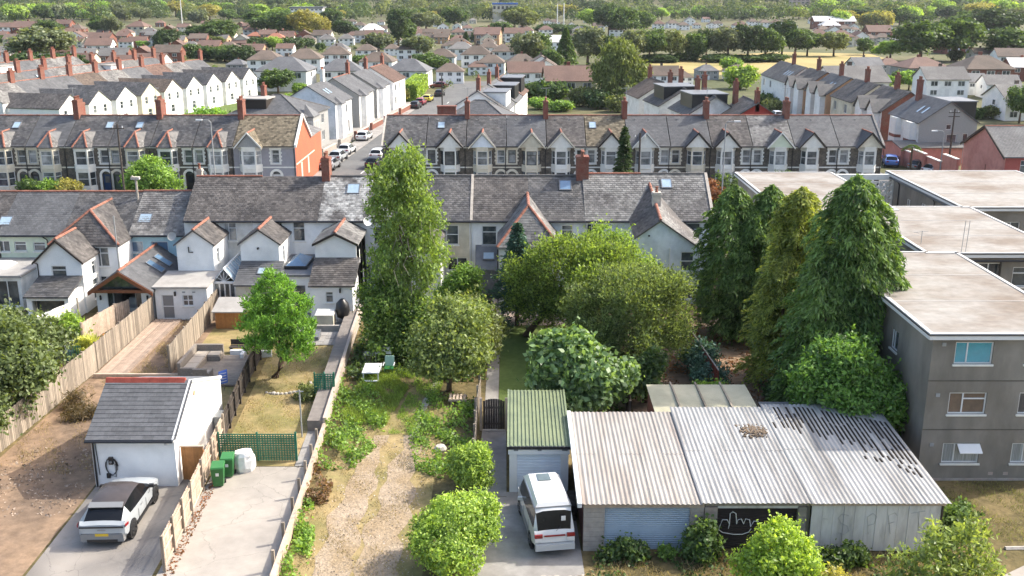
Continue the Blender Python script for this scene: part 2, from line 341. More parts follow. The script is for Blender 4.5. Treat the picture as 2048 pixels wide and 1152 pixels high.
def winmesh(w, h, style, fm, gm):
    k = (round(w, 2), round(h, 2), style, fm.name, gm.name)
    if k in WIN: return WIN[k]
    f = MB(); t = .06 if w > .5 else .045; d = .07
    f.box(-w/2, -w/2 + t, 0, d, 0, h).box(w/2 - t, w/2, 0, d, 0, h).box(-w/2 + t, w/2 - t, 0, d, 0, t).box(-w/2 + t, w/2 - t, 0, d, h - t, h)
    panes = []; x0, x1, z0, z1 = -w/2 + t, w/2 - t, t, h - t
    def pane(a, b, c, e): panes.append((a, b, c, e))
    def vbar(x, c=z0, e=z1): f.box(x - t/2, x + t/2, -.004, d - .01, c, e)
    def hbar(z, a=x0, b=x1): f.box(a, b, -.003, d - .012, z - t/2, z + t/2)
    if style == 'sash': hbar(h * .52); pane(x0, x1, z0, h * .52 - t/2); pane(x0, x1, h * .52 + t/2, z1)
    elif style == 'top': hbar(h * .68); pane(x0, x1, z0, h * .68 - t/2); pane(x0, x1, h * .68 + t/2, z1)
    elif style == 'two': vbar(0); pane(x0, -t/2, z0, z1); pane(t/2, x1, z0, z1)
    elif style == 'twotop':
        vbar(-w * .12); hbar(h * .7, -w * .12 + t/2, x1); pane(x0, -w * .12 - t/2, z0, z1); pane(-w * .12 + t/2, x1, z0, h * .7 - t/2); pane(-w * .12 + t/2, x1, h * .7 + t/2, z1)
    elif style == 'three':
        for s in (-1, 1): vbar(s * w * .2)
        pane(x0, -w * .2 - t/2, z0, z1); pane(-w * .2 + t/2, w * .2 - t/2, z0, z1); pane(w * .2 + t/2, x1, z0, z1)
    elif style == 'grid':
        vbar(0); hbar(h / 2); pane(x0, -t/2, z0, h/2 - t/2); pane(t/2, x1, z0, h/2 - t/2); pane(x0, -t/2, h/2 + t/2, z1); pane(t/2, x1, h/2 + t/2, z1)
    elif style == 'left': vbar(-w * .17); pane(x0, -w * .17 - t/2, z0, z1); pane(-w * .17 + t/2, x1, z0, z1)
    else: pane(x0, x1, z0, z1)
    pm = []
    for a, b, c, e in panes: pm.append(MB().box(a - .01, b + .01, .035, .05, c - .01, e + .01).mesh('pane', gm))
    one = MB()
    for a, b, c, e in panes: one.box(a - .01, b + .01, .035, .05, c - .01, e + .01)
    WIN[k] = (f.mesh('window', fm), pm, one.mesh('glazing', gm), MB().box(-w/2 - .06, w/2 + .06, -.17, .02, -.09, -.003).mesh('sill', m_trim)); return WIN[k]
def window(parent, a, b, u, z, w, h, style='top', fm=None, gm=None, sill=True, rec=.07, split=False, local=False, name='window'):
    """window (a part) centred u along the wall a->b, its foot at z; panes and sill are its sub-parts"""
    dx, dy = b[0] - a[0], b[1] - a[1]; Ln = math.hypot(dx, dy); dx /= Ln; dy /= Ln; nx, ny = dy, -dx
    fmesh, pm, one, sm = winmesh(w, h, style, fm or m_upvc, gm or m_glass)
    p = Vector((a[0] + dx * u - nx * rec, a[1] + dy * u - ny * rec, z))
    if not local: p = p - wloc(parent)
    o = link(name, fmesh, parent, p, math.atan2(dy, dx))
    if split:
        for q in pm: link('pane', q, o)
    else: link('pane', one, o)
    if sill:
        s = link('sill', sm, o); s.location = (0, -rec + .09 if rec < .09 else 0, 0)
    return o
def op(u, z, w, h): return (u - w/2, u + w/2, z, z + h)
SLN = [0]
def slates(q, mat_, parent, gauge=.22, wd=.3, t=.012, name='slates', local=False, lift=.012):
    """overlapping slates on the roof plane q = eave left, eave right, top right, top left: one joined part"""
    SLN[0] += 1; r = random.Random(SLN[0]); p0, p1, p2, p3 = [Vector(p) for p in q]
    nrm = (p1 - p0).cross(p3 - p0)
    if nrm.length < 1e-6: nrm = (p1 - p0).cross(p2 - p0)
    nrm.normalize(); up = ((p3 + p2) / 2 - (p0 + p1) / 2); n = max(2, int(up.length / gauge + .5)); mb = MB()
    for j in range(n):
        t0, t1 = j / n, min(1, (j + 1.12) / n); l0, r0 = p0.lerp(p3, t0), p1.lerp(p2, t0); l1, r1 = p0.lerp(p3, t1), p1.lerp(p2, t1)
        Lw = (r0 - l0).length
        if Lw < .05: continue
        k = max(1, int(Lw / wd + .5)); offs = (.5 / k if j % 2 else 0)
        for i in range(-1 if offs else 0, k):
            a, b = max(0, i / k + offs + .004), min(1, (i + 1) / k + offs - .004)
            if b - a < .02 / max(1, Lw): continue
            h0 = nrm * (lift + t + r.uniform(0, .008)); h1 = nrm * lift * .4; sk = (r1 - l1) * (r.uniform(-.003, .003))
            A, B = l0.lerp(r0, a) + h0, l0.lerp(r0, b) + h0; C, D = l1.lerp(r1, b) + h1 + sk, l1.lerp(r1, a) + h1 + sk
            m = len(mb.v); lo = nrm * (-t)
            mb.v += [tuple(A), tuple(B), tuple(C), tuple(D), tuple(A + lo), tuple(B + lo)]
            mb.f += [(m, m + 1, m + 2, m + 3), (m + 4, m + 5, m + 1, m)]
    return part(name, mb, mat_, parent, local=local, kind='stuff')
def ridge_row(a, b, mat_, parent, local=False, r=.11, ln=.45):
    """half-round ridge tiles, one part"""
    a, b = Vector(a), Vector(b); L_ = (b - a).length; n = max(1, int(L_ / ln)); d = (b - a) / L_; s = d.cross(Vector((0, 0, 1))).normalized(); upv = s.cross(d); mb = MB()
    for i in range(n):
        p, q = a + d * (L_ * i / n + .01), a + d * (L_ * (i + 1) / n - .005); m = len(mb.v); e = .012 * (i % 2)
        for c in (p, q):
            for t in range(5):
                an = math.pi * t / 4; mb.v.append(tuple(c + s * ((r + e) * math.cos(an)) + upv * ((r + e) * math.sin(an) - .04)))
        mb.f += [(m + t, m + t + 1, m + 6 + t, m + 5 + t) for t in range(4)]; mb.f += [tuple(m + t for t in (4, 3, 2, 1, 0)), tuple(m + 5 + t for t in range(5))]
    return part('ridge_tiles', mb, mat_, parent, local=local, kind='stuff')
POT = []
def chimney(parent, x, y, z0, z1, w=.5, d=1.0, m=None, pots=3, local=False, along='y'):
    """brick stack with a corbelled head and clay pots"""
    mb = MB(); m = m or m_brick
    mb.box(x - w/2, x + w/2, y - d/2, y + d/2, z0, z1 - .22).box(x - w/2 - .05, x + w/2 + .05, y - d/2 - .05, y + d/2 + .05, z1 - .217, z1 - .1).box(x - w/2 - .015, x + w/2 + .015, y - d/2 - .015, y + d/2 + .015, z1 - .097, z1)
    o = part('chimney', mb, m, parent, local=local)
    if not POT: POT.append(MB().lathe([(.0, .0), (.13, 0), (.1, .08), (.095, .34), (.125, .36), (.12, .42), (.08, .42), (.07, .2)], n=8).mesh('chimney_pot', m_ridge, smooth=True))
    off = Vector((0, 0, 0)) if local else wloc(parent)
    for i in range(pots):
        k = (i + .5) / pots - .5; px, py = (x, y + k * d) if along == 'y' else (x + k * w, y)
        p = link('chimney_pot', POT[0], o, Vector((px, py, z1)) - off)
    return o
def rooflight(parent, c, u, v, w, h, local=False, gm=None, tilt=0):
    """roof window: dark frame and pale pane lying on the slope; c centre, u across, v up the slope"""
    c, u, v = Vector(c), Vector(u).normalized(), Vector(v).normalized(); n = u.cross(v); f = MB(); g = MB()
    Q = lambda a, b, k: tuple(c + u * a + v * b + n * k)
    def bar(a0, a1, b0, b1): f.hexa([Q(a0, b0, -.02), Q(a1, b0, -.02), Q(a1, b1, -.02), Q(a0, b1, -.02)], [Q(a0, b0, .1), Q(a1, b0, .1), Q(a1, b1, .1), Q(a0, b1, .1)])
    t = .07; bar(-w/2, w/2, -h/2, -h/2 + t); bar(-w/2, w/2, h/2 - t, h/2); bar(-w/2, -w/2 + t, -h/2 + t, h/2 - t); bar(w/2 - t, w/2, -h/2 + t, h/2 - t)
    g.hexa([Q(-w/2 + t, -h/2 + t, 0), Q(w/2 - t, -h/2 + t, 0), Q(w/2 - t, h/2 - t, 0), Q(-w/2 + t, h/2 - t, 0)], [Q(-w/2 + t, -h/2 + t, .08), Q(w/2 - t, -h/2 + t, .08), Q(w/2 - t, h/2 - t, .08), Q(-w/2 + t, h/2 - t, .08)])
    o = part('roof_window', f, m_lead, parent, local=local); off = wloc(parent)
    p = link('pane', g.mesh('pane', gm or m_roofl, (0, 0, 0) if local else off), o); return o
def pipe(parent, pts, r=.045, m=None, local=False, name='downpipe'):
    return part(name, MB().tube(pts, r, 6), m or m_black, parent, local=local)
def gable_roof(parent, x0, x1, y0, y1, eave, ridge, axis='x', m=None, over=.12, t=.12, ridge_m=None, sl=True, hip=(0, 0), local=False, gauge=.22, wd=.3, sides=(1, 1), cross=None):
    """pitched roof over a rectangle; axis is the ridge's direction; hip=(start, end) pulls the ridge ends in. Returns the roof part"""
    m = m or m_slate
    if axis == 'x':
        e = [(x0 - over, y0 - over), (x1 + over, y0 - over), (x1 + over, y1 + over), (x0 - over, y1 + over)]; ym = (y0 + y1) / 2 if cross is None else cross
        R0, R1 = (x0 - over + hip[0], ym), (x1 + over - hip[1], ym)
        A = [(*e[0], eave), (*e[1], eave), (*R1, ridge), (*R0, ridge)]; B = [(*e[2], eave), (*e[3], eave), (*R0, ridge), (*R1, ridge)]
        H0 = [(*e[3], eave), (*e[0], eave), (*R0, ridge)]; H1 = [(*e[1], eave), (*e[2], eave), (*R1, ridge)]
    else:
        e = [(x0 - over, y0 - over), (x1 + over, y0 - over), (x1 + over, y1 + over), (x0 - over, y1 + over)]; xm = (x0 + x1) / 2 if cross is None else cross
        R0, R1 = (xm, y0 - over + hip[0]), (xm, y1 + over - hip[1])
        A = [(*e[3], eave), (*e[0], eave), (*R0, ridge), (*R1, ridge)]; B = [(*e[1], eave), (*e[2], eave), (*R1, ridge), (*R0, ridge)]
        H0 = [(*e[0], eave), (*e[1], eave), (*R0, ridge)]; H1 = [(*e[2], eave), (*e[3], eave), (*R1, ridge)]
    mb = MB(); mb.slab(A, t).slab(B, t)
    if hip[0]: mb.slab(H0, t)
    if hip[1]: mb.slab(H1, t)
    o = part('roof', mb, m, parent, local=local)
    if sl:
        if sides[0]: slates(A, m, o, gauge, wd, local=local)
        if sides[1]: slates(B, m, o, gauge, wd, local=local)
        if hip[0]: slates(H0[:2] + [H0[2], H0[2]], m, o, gauge, wd, local=local)
        if hip[1] and sides[1]: slates(H1[:2] + [H1[2], H1[2]], m, o, gauge, wd, local=local)
    if ridge_m:
        ridge_row((*R0, ridge + .03), (*R1, ridge + .03), ridge_m, o, local=local)
        if hip[0]:
            for q in H0[:2]: ridge_row((q[0], q[1], eave + .04), (*R0, ridge + .03), ridge_m, o, local=local)
        if hip[1]:
            for q in H1[:2]: ridge_row((q[0], q[1], eave + .04), (*R1, ridge + .03), ridge_m, o, local=local)
    return o
def ordinal(i): return ['first', 'second', 'third', 'fourth', 'fifth', 'sixth', 'seventh', 'eighth', 'ninth', 'tenth', 'eleventh', 'twelfth', 'thirteenth', 'fourteenth', 'fifteenth', 'sixteenth', 'seventeenth', 'eighteenth', 'nineteenth', 'twentieth', 'twenty-first', 'twenty-second', 'twenty-third', 'twenty-fourth', 'twenty-fifth', 'twenty-sixth', 'twenty-seventh', 'twenty-eighth'][i]
# ---------------------------------------------------------------- land, streets, plots
def terrain_z(x, y):
    h = 0
    if y > 1000: h += 70 * min(1, ((y - 1000) / 1400)) ** 1.3 + 14 * math.sin(x * .0021 + 1.3) * min(1, (y - 1000) / 900)
    return max(h, 0)
gx = [-6000, -3500, -2200, -1500, -1000, -700, -450, -250, -120, -60, 0, 60, 120, 250, 450, 700, 1000, 1500, 2200, 3500, 6000]
gy = [-3000, -800, -200, -50, 0, 50, 100, 200, 350, 500, 700, 850, 1000, 1150, 1300, 1500, 1800, 2200, 2800, 3600, 5000, 8000]
mb = MB()
for y in gy:
    for x in gx: mb.v.append((x, y, terrain_z(x, y) - .03))
for j in range(len(gy) - 1):
    for i in range(len(gx) - 1):
        k = j * len(gx) + i; mb.f.append((k, k + 1, k + len(gx) + 1, k + len(gx)))
struct('ground', mb, m_land)
def sheet(name, pts, m, z=.004, sub=0, kind='structure'):
    mb = MB(); mb.face(*[(x, y, z) for x, y in pts]); return struct(name, mb, m, kind)
def rect(x0, x1, y0, y1): return [(x0, y0), (x1, y0), (x1, y1), (x0, y1)]
sheet('soil', [(-60, 20), (60, 20), (60, 84), (-60, 84)], m_verge, .0)
sheet('soil', [(-25.3, 30), (-19.05, 30), (-19.3, 43), (-19.6, 58), (-19.9, 75), (-24.7, 75)], m_soil, .006)
sheet('driveway', [(-18.9, 30), (-13.9, 30), (-14.35, 43.4), (-15.3, 50), (-19.35, 50), (-19.2, 43)], m_drive1, .012)
sheet('driveway', [(-13.75, 30), (-9.25, 30), (-9.75, 44.9), (-14.2, 44.9)], m_drive2, .016)
sheet('lawn', [(-14.2, 44.95), (-10.5, 44.95), (-11.1, 69.5), (-15.9, 69.5)], m_dry, .016)
sheet('lawn', [(-15.2, 50), (-16, 66), (-20.2, 66), (-19.6, 50)], m_dry, .02)
sheet('path', [(-10.45, 44.95), (-9.6, 44.95), (-10.5, 69), (-11.3, 69)], m_paving, .03)
sheet('ground_cover_soil', [(-9.3, 30), (-2.0, 30), (-1.7, 43), (-1.7, 68), (-10.2, 68)], m_verge, .01)
sheet('dry_turf', [(-8.9, 30), (-3.4, 30), (-3.6, 40), (-3.7, 46), (-3.4, 52), (-5.2, 56), (-7.6, 52), (-8.5, 47), (-9.1, 41)], m_dry, .014)
def track(x0, w, ph, y0=30, y1=48.5):
    n = 22; a = [(x0 + .12 * math.sin(i * .9 + ph) + .35 * (i / n) ** 2 - w / 2 * (1 - .5 * (i / n) ** 3) * (1 + .25 * math.sin(i * 1.7 + ph)), y0 + (y1 - y0) * i / n) for i in range(n + 1)]
    b = [(x0 + .12 * math.sin(i * .9 + ph) + .35 * (i / n) ** 2 + w / 2 * (1 - .5 * (i / n) ** 3) * (1 + .25 * math.sin(i * 2.1 + ph)), y0 + (y1 - y0) * i / n) for i in range(n + 1)]
    sheet('gravel', b + a[::-1] if 0 else a[::-1][::-1] and (b + a[::-1]), m_gravel, .022)
track(-7.2, 1.5, .4); track(-5.4, 1.7, 2.2)
sheet('path', [(-1.65, 41.9), (-.25, 41.9), (-.3, 49.2), (-1.55, 49.2)], m_paving, .014)
sheet('driveway', [(-1.55, 35.0), (2.85, 35.35), (2.72, 42.3), (-.25, 42.3), (-.25, 41.85), (-1.7, 41.85)], m_paving, .02)
sheet('path', [(-1.5, 49.2), (-.75, 49.2), (-.8, 68), (-1.5, 68)], m_paving, .014)
sheet('lawn', [(-.72, 51), (2.3, 51), (2.3, 66.5), (-.75, 66.5)], m_lawn, .018)
sheet('patio', [(-1.5, 66.55), (4, 66.55), (4, 75), (-1.5, 75)], mat('pink_paving', (.42, .33, .27), var=.15), .02)
sheet('soil', [(6.6, 46), (17.5, 46), (17.5, 71), (6.6, 71)], m_soil, .008)
sheet('lane', [(17.5, 24), (40, 26), (40, 37.6), (22.5, 37.4), (17.8, 34.5)], m_drive2, .014)
sheet('patio', [(-14.8, 64), (-11.4, 64), (-11.2, 76), (-14.8, 76)], m_paving, .024)
sheet('path', [(-11.3, 69.05), (-9.9, 69.05), (-9.3, 84), (-10.6, 84)], m_paving, .026)
# cross street between the two terraces, and the side street running away
sheet('road', rect(-150, 150, 90, 103), m_asphalt, .004)
for nm, y0, y1 in (('pavement', 87.5, 90), ('pavement', 103, 106)):
    mb = MB().box(-150, 150, y0, y1, -.05, .11) if y0 < 100 else MB().box(-150, -24.6, y0, y1, -.05, .11).box(-15.4, 150, y0, y1, -.05, .11)
    struct(nm, mb, m_paving)
L0, R0 = (-24.4, 103), (-15.9, 103); L1, R1 = (-14.8, 249), (-8.5, 249)
sheet('road', [L0, R0, (-15.4, 125), (-7.9, 226), R1, (12, 252), (12, 262), (-40, 262), (-40, 252), L1, (-16.9, 226), (-25.0, 125)], m_asphalt, .008)
struct('pavement', MB().hexa([(-26.9, 106, -.05), (-24.6, 106, -.05), (-16.9, 226, -.05), (-19.2, 226, -.05)], [(-26.9, 106, .11), (-24.6, 106, .11), (-16.9, 226, .11), (-19.2, 226, .11)]), m_paving)
struct('pavement', MB().hexa([(-15.2, 106.1, -.05), (-13.4, 106.1, -.05), (-5.9, 226, -.05), (-7.7, 226, -.05)], [(-15.2, 106.1, .11), (-13.4, 106.1, .11), (-5.9, 226, .11), (-7.7, 226, .11)]), m_paving)
mb = MB()
for i in range(9):
    t = .06 + i * .1; x = -20.2 + 8.2 * t; y = 108 + 118 * t; mb.face((x - .07, y, .013), (x + .07, y, .013), (x + .32, y + 3, .013), (x + .18, y + 3, .013))
struct('road_marking', mb, m_paint)
sheet('road', [(42, 103), (50, 103), (44.5, 140), (41, 200), (37, 260), (30, 260), (35, 200), (37, 140)], m_asphalt, .006)
sheet('field', [G(1255, 136), G(1420, 150), G(1560, 150), G(1700, 150), G(1800, 125), G(1740, 108), G(1560, 104), G(1400, 113), G(1270, 121)], m_field, .02)

# ---------------------------------------------------------------- near terrace, seen from its back gardens
YR, YM, YF = 75.0, 79.0, 83.0
def rowhouse(name, label, x0, x1, eave, ridge, wm, rm, ops=(), ridge_m=None, endL=False, endR=False, gauge=.22, wd=.3, t=.0):
    r = thing(name, label, 'house', ((x0 + x1) / 2, YR, 0), group='terrace seen from its back gardens')
    mb = MB(); o4 = [op(XA(p, YR, z) - x0, z, w, h) for p, z, w, h, *_ in ops]
    wall(mb, (x0, YR), (x1, YR), 0, eave, o4); wall(mb, (x1, YF), (x0, YF), 0, eave)
    wall(mb, (x0, YF), (x0, YR), 0, eave, gable=(4, ridge - .12)); wall(mb, (x1, YR), (x1, YF), 0, eave, gable=(4, ridge - .12))
    part('wall', mb, wm, r)
    for p, z, w, h, *k in ops:
        window(r, (x0, YR), (x1, YR), XA(p, YR, z) - x0, z, w, h, k[0] if k else 'top', gm=k[1] if len(k) > 1 else None, split=True)
    rf = gable_roof(r, x0 + .08, x1 - .08, YR - .15, YF + .15, eave - .02, ridge, 'x', rm, over=.075, ridge_m=ridge_m, sides=(1, 0), gauge=gauge, wd=wd)
    part('gutter', MB().cyl((x0 + .02, YR - .29, eave - .08), (x1 - .02, YR - .29, eave - .08), .065, n=8), m_black, r)
    return r
def block(r, x0, x1, y0, y1, z1, wm, front=(), right=(), left=(), gable=None, z0=0, back=False, name='wing'):
    """rear extension: wall sheets with window openings; front openings by px centre"""
    mb = MB(); F = [op(u, z, w, h) for u, z, w, h, *_ in front]; Rr = [op(u, z, w, h) for u, z, w, h, *_ in right]
    wall(mb, (x0, y0), (x1, y0), z0, z1, F, gable=((x1 - x0) / 2 if gable and len(gable) < 2 else (gable[1] if gable else 0), gable[0]) if gable else None)
    wall(mb, (x1, y0), (x1, y1), z0, z1, Rr); wall(mb, (x0, y1), (x0, y0), z0, z1)
    o = part(name, mb, wm, r)
    for lst, a, b in ((front, (x0, y0), (x1, y0)), (right, (x1, y0), (x1, y1))):
        for u, z, w, h, *k in lst: window(r, a, b, u, z, w, h, k[0] if k else 'top', gm=k[1] if len(k) > 1 else None, split=True)
    return o
def lean_to(r, x0, x1, y0, y1, zf, zb, m, over=.15, t=.1, sl=True, name='lean_to_roof', gauge=.22, wd=.3):
    q = [(x0 - .1, y0 - over, zf), (x1 + .1, y0 - over, zf), (x1 + .1, y1, zb), (x0 - .1, y1, zb)]
    o = part(name, MB().slab(q, t), m, r)
    if sl: slates(q, m, o, gauge, wd)
    return o
g_low = dict(eave=4.4, ridge=6.9)
h0 = rowhouse('terraced_house', 'cream house with dark slate roof at the far left end of the near terrace', -43.4, -38.55, 4.4, 6.9, m_cream, m_slate2, [(-40, 3.1, .8, .8)], m_ridge)
block(h0, -43, -38.7, 70.2, 75, 2.5, m_whiteold); part('flat_roof', MB().box(-43.2, -38.62, 70, 75, 2.5, 2.68), m_felt, h0)
h1 = rowhouse('terraced_house', 'pale green walled house with wide slate roof and white flat-roofed extension', -38.55, -33.7, 4.4, 6.9, m_mint, m_slate5, [(8, 3.05, 1.0, .85, 'two'), (42, 3.1, .9, .75), (80, 3.1, .9, .7)], m_ridge)
block(h1, -38.5, -34.9, 70.0, 75, 2.45, m_whiteold, [(2.6, .3, 1.6, 1.9, 'two')])
part('flat_roof', MB().box(-38.52, -34.75, 69.8, 75, 2.45, 2.62), m_felt, h1)
part('roof_lantern', MB().hexa([(-38.2, 71.6, 2.62), (-36.6, 71.6, 2.62), (-36.6, 73.4, 2.62), (-38.2, 73.4, 2.62)], [(-37.9, 71.9, 2.9), (-36.9, 71.9, 2.9), (-36.9, 73.1, 2.9), (-37.9, 73.1, 2.9)]), m_upvc, h1)
rooflight(h1, (XA(12, 76.2, 5.2), 76.15, 5.14), (1, 0, 0), (0, 4, 2.5), .95, 1.0)
pipe(h1, [(-34.9, 74.9, 0), (-34.9, 74.9, 4.0), (-35.2, 74.75, 4.3)])
# house with the hipped wing, the white gabled wing and the slate lean-to
h2 = rowhouse('terraced_house', 'white house with stepped rear wings, one hipped and one gabled', -33.7, -28.75, 4.4, 6.9, m_white, m_slate, [], m_ridge)
wx0, wx1 = -33.55, XA(236, 72.3, 4.2)
block(h2, wx0, wx1, 72.3, 75.2, 4.25, m_white, [(wx1 - wx0 - 1.25, 2.6, 1.0, 1.45, 'twotop'), (wx1 - wx0 - 1.1, .6, .95, 1.3, 'two')])
gable_roof(h2, wx0, wx1, 72.3, 79, 4.25, 6.45, 'y', m_slate2, ridge_m=m_ridge, hip=(1.9, 0))
wy0, wy1 = XA(72, 69.4, 3.6), XA(163, 69.4, 3.6)
block(h2, wy0, wy1, 69.4, 72.6, 3.75, m_white, [((wy1 - wy0) / 2 - .05, 2.45, 1.05, 1.0, 'top')], [(2.0, 2.3, .7, 1.0), (2.0, .5, .9, 1.5)], gable=(5.35,))
gable_roof(h2, wy0, wy1, 69.4, 72.6, 3.75, 5.4, 'y', m_slate2, ridge_m=m_ridge, over=.16)
lx0, lx1 = XA(50, 66.8, 2.0), wy1 - .1
lean_to(h2, lx0, lx1, 66.8, 69.4, 1.98, 2.75, m_slate, gauge=.2)
mb = MB().box(lx0, lx0 + .35, 66.9, 67.1, 0, 1.9).box(lx1 - .3, lx1, 66.9, 69.4, 0, 1.95).box(lx0, lx0 + .15, 67.1, 69.4, 0, 1.95).box(lx0 + .35, lx1 - .3, 66.9, 67.05, 1.65, 1.9); part('porch_wall', mb, m_white, h2)
part('doorway_glazing', MB().box(lx0 + .35, lx1 - .3, 67.6, 67.65, 0, 1.65), m_glass, h2)
BARGE2 = (h2, wy0 - .2, wy1 + .2, 69.16, 3.72, 5.36, .16)
pipe(h2, [(wy0 + .12, 69.33, 0), (wy0 + .12, 69.33, 3.6), (wy0 - .1, 69.2, 3.75)]); pipe(h2, [(wx1 - 2.1, 72.2, .2), (wx1 - 2.1, 72.2, 4.1)]); pipe(h2, [(wx1 - .05, 72.2, .2), (wx1 - .05, 72.2, 6.4)], m=m_steel)
pipe(h2, [(-29.0, 78.2, 6.3), (-29.0, 78.2, 8.0), (-29.3, 78.2, 8.25)], r=.09, m=m_stonep, name='flue')
part('cowl', MB().box(-29.35, -28.7, 78.05, 78.35, 8.0, 8.2), m_stonep, h2)
# blue house with the timber-gabled garden room
h3 = rowhouse('terraced_house', 'pale blue house with lichened slate roof and timber-gabled garden room', -28.75, -24.55, 4.4, 6.95, m_blue, m_slate3, [(271, 3.0, 1.25, .85, 'one', m_glassb), (321, 3.0, 1.25, .85, 'one', m_glassb)], m_ridge)
rooflight(h3, (XA(292, 76.5, 5.3), 76.4, 5.3), (1, 0, 0), (0, 4, 2.55), 1.0, 1.0)
ox0, ox1, oy0 = XA(195, 67.9, 1), XA(306, 67.9, 1), 67.9
mb = MB().box(ox0, ox0 + .75, oy0, oy0 + .25, 0, 2.15).box(ox1 - .75, ox1, oy0, oy0 + .25, 0, 2.15).box(ox0, ox0 + .2, oy0 + .25, 75, 0, 2.15).box(ox1 - .2, ox1, oy0 + .25, 75, 0, 2.15)
part('garden_room_wall', mb, m_white, h3)
xm = (ox0 + ox1) / 2
gr = gable_roof(h3, ox0, ox1, oy0 - .35, 75, 2.2, 3.65, 'y', m_slate5, ridge_m=m_ridge, over=.3)
def gable_board(parent, x0, x1, y, ze, zr, w, m, name='bargeboard', th=.06):
    xm = (x0 + x1) / 2
    for a, b in (((x0, ze), (xm, zr)), ((xm, zr), (x1, ze))):
        q = [(a[0], y, a[1] - w), (b[0], y, b[1] - w), (b[0], y + th, b[1] - w), (a[0], y + th, a[1] - w)]
        part(name, MB().hexa(q, [(p[0], p[1], p[2] + w) for p in q]), m, parent)
gable_board(*BARGE2, m_dark)
gable_board(h3, ox0 - .3, ox1 + .3, oy0 - .72, 2.17, 3.6, .28, m_woodbr)
part('tie_beam', MB().box(ox0, ox1, oy0 - .6, oy0 - .4, 2.08, 2.28), m_woodbr, h3)
part('gable_glazing', MB().face((ox0 + .3, oy0 - .1, 2.28), (ox1 - .3, oy0 - .1, 2.28), (xm, oy0 - .1, 3.4)), m_glass, h3)
for s in (.30, .70): part('door_frame', MB().box(ox0 + (ox1 - ox0) * s - .04, ox0 + (ox1 - ox0) * s + .04, oy0 + .05, oy0 + .15, 0, 2.05), m_cargrey, h3)
part('door_glazing', MB().box(ox0 + .75, ox0 + (ox1 - ox0) * .30, oy0 + .1, oy0 + .13, 0, 2.05), m_glass, h3); part('door_glazing', MB().box(ox0 + (ox1 - ox0) * .70, ox1 - .75, oy0 + .1, oy0 + .13, 0, 2.05), m_glass, h3)
part('room_floor', MB().box(ox0 + .2, ox1 - .2, oy0, 74.9, .02, .08), m_woodlt, h3); part('room_back_wall', MB().box(ox0 + .2, ox1 - .2, 72.0, 72.1, .08, 2.1), mat('dim_room', (.14, .12, .1)), h3)
for k, yy in enumerate((71.2, 72.9)): rooflight(h3, (xm + (ox1 - xm + .3) * .52, yy, 3.65 - 1.45 * .52 + .02), (0, 1, 0), (-(ox1 - xm + .3), 0, 1.45), .95, 1.35, gm=m_glassb)
for x in (ox0 + .3, ox1 - .3): part('wall_lamp', MB().cyl((x, oy0 - .08, 1.45), (x, oy0 - .08, 1.75), .07, n=8), m_black, h3)
t = thing('sofa', 'white two-seat sofa inside the timber-gabled garden room', 'sofa', (xm + .2, 69.6, .08))
part('seat', MB().box(xm - .5, xm + .9, 69.2, 70.0, .15, .45), m_cloth, t); part('backrest', MB().box(xm - .5, xm + .9, 70.0, 70.2, .15, .95), m_cloth, t)
for s in (-.62, .9): part('armrest', MB().box(xm + s, xm + s + .12, 69.2, 70.2, .1, .62), m_cloth, t)
# taller white pair
def gwing(r, px0, px1, y0, eave, apex, wm, rm, px_at=None, hip=0, right=(), front=(), y1=75.5, ridge_m=m_ridge, over=.16, barge=None):
    x0, x1 = XA(px0, y0, eave), XA(px1, y0, eave)
    block(r, x0, x1, y0, y1, eave, wm, front, right, gable=(apex,) if not hip else None)
    gable_roof(r, x0, x1, y0, 78.5 if apex > 6 else 76.2, eave, apex + .04, 'y', rm, ridge_m=ridge_m, over=over, hip=(hip, 0))
    if barge: gable_board(r, x0 - over, x1 + over, y0 - over - .04, eave, apex, .16, barge)
    return x0, x1
h4 = rowhouse('terraced_house', 'white house with big brown slate roof behind the flat-roofed outbuilding', -24.55, -19.4, 5.5, 8.1, m_whiteold, m_slate2, [(462, 3.9, .95, 1.4, 'twotop', m_glassc)], m_ridge, endL=True)
a0, a1 = gwing(h4, 352, 425, 71.2, 4.55, 5.6, m_white, m_slate2, right=[(1.2, 2.9, .6, 1.1)])
oa, ob = XA(312, 67.8, 1), XA(416, 67.8, 1)
block(h4, oa, ob, 67.8, 71.2, 2.3, m_white, [(.85, 0.05, .85, 1.75, 'sash', m_cargrey), (2.25, 1.0, .75, .8, 'grid')])
part('flat_roof', MB().slab([(oa - .12, 67.6, 2.42), (ob + .12, 67.6, 2.42), (ob + .12, 71.2, 2.62), (oa - .12, 71.2, 2.62)], .12), m_felt, h4)
part('wall_lamp', MB().box(oa + 1.35, oa + 1.47, 67.68, 67.8, 1.75, 2.05), m_black, h4)
for u in (1.9, 2.6): part('air_brick', MB().box(oa + u, oa + u + .2, 67.77, 67.8, 1.95, 2.05), m_steel, h4)
pipe(h4, [(a0 + .9, 71.1, 4.4), (a0 + .9, 71.1, 4.0), (a0 + 1.2, 71.1, 4.0)])
part('satellite_dish', MB().lathe([(0, 0), (.2, .03), (.32, .1)], n=12).xf(Matrix.Translation((a0 - .25, 71.3, 5.1)) @ Matrix.Rotation(1.1, 4, 'X')), m_steel, h4, smooth=True)
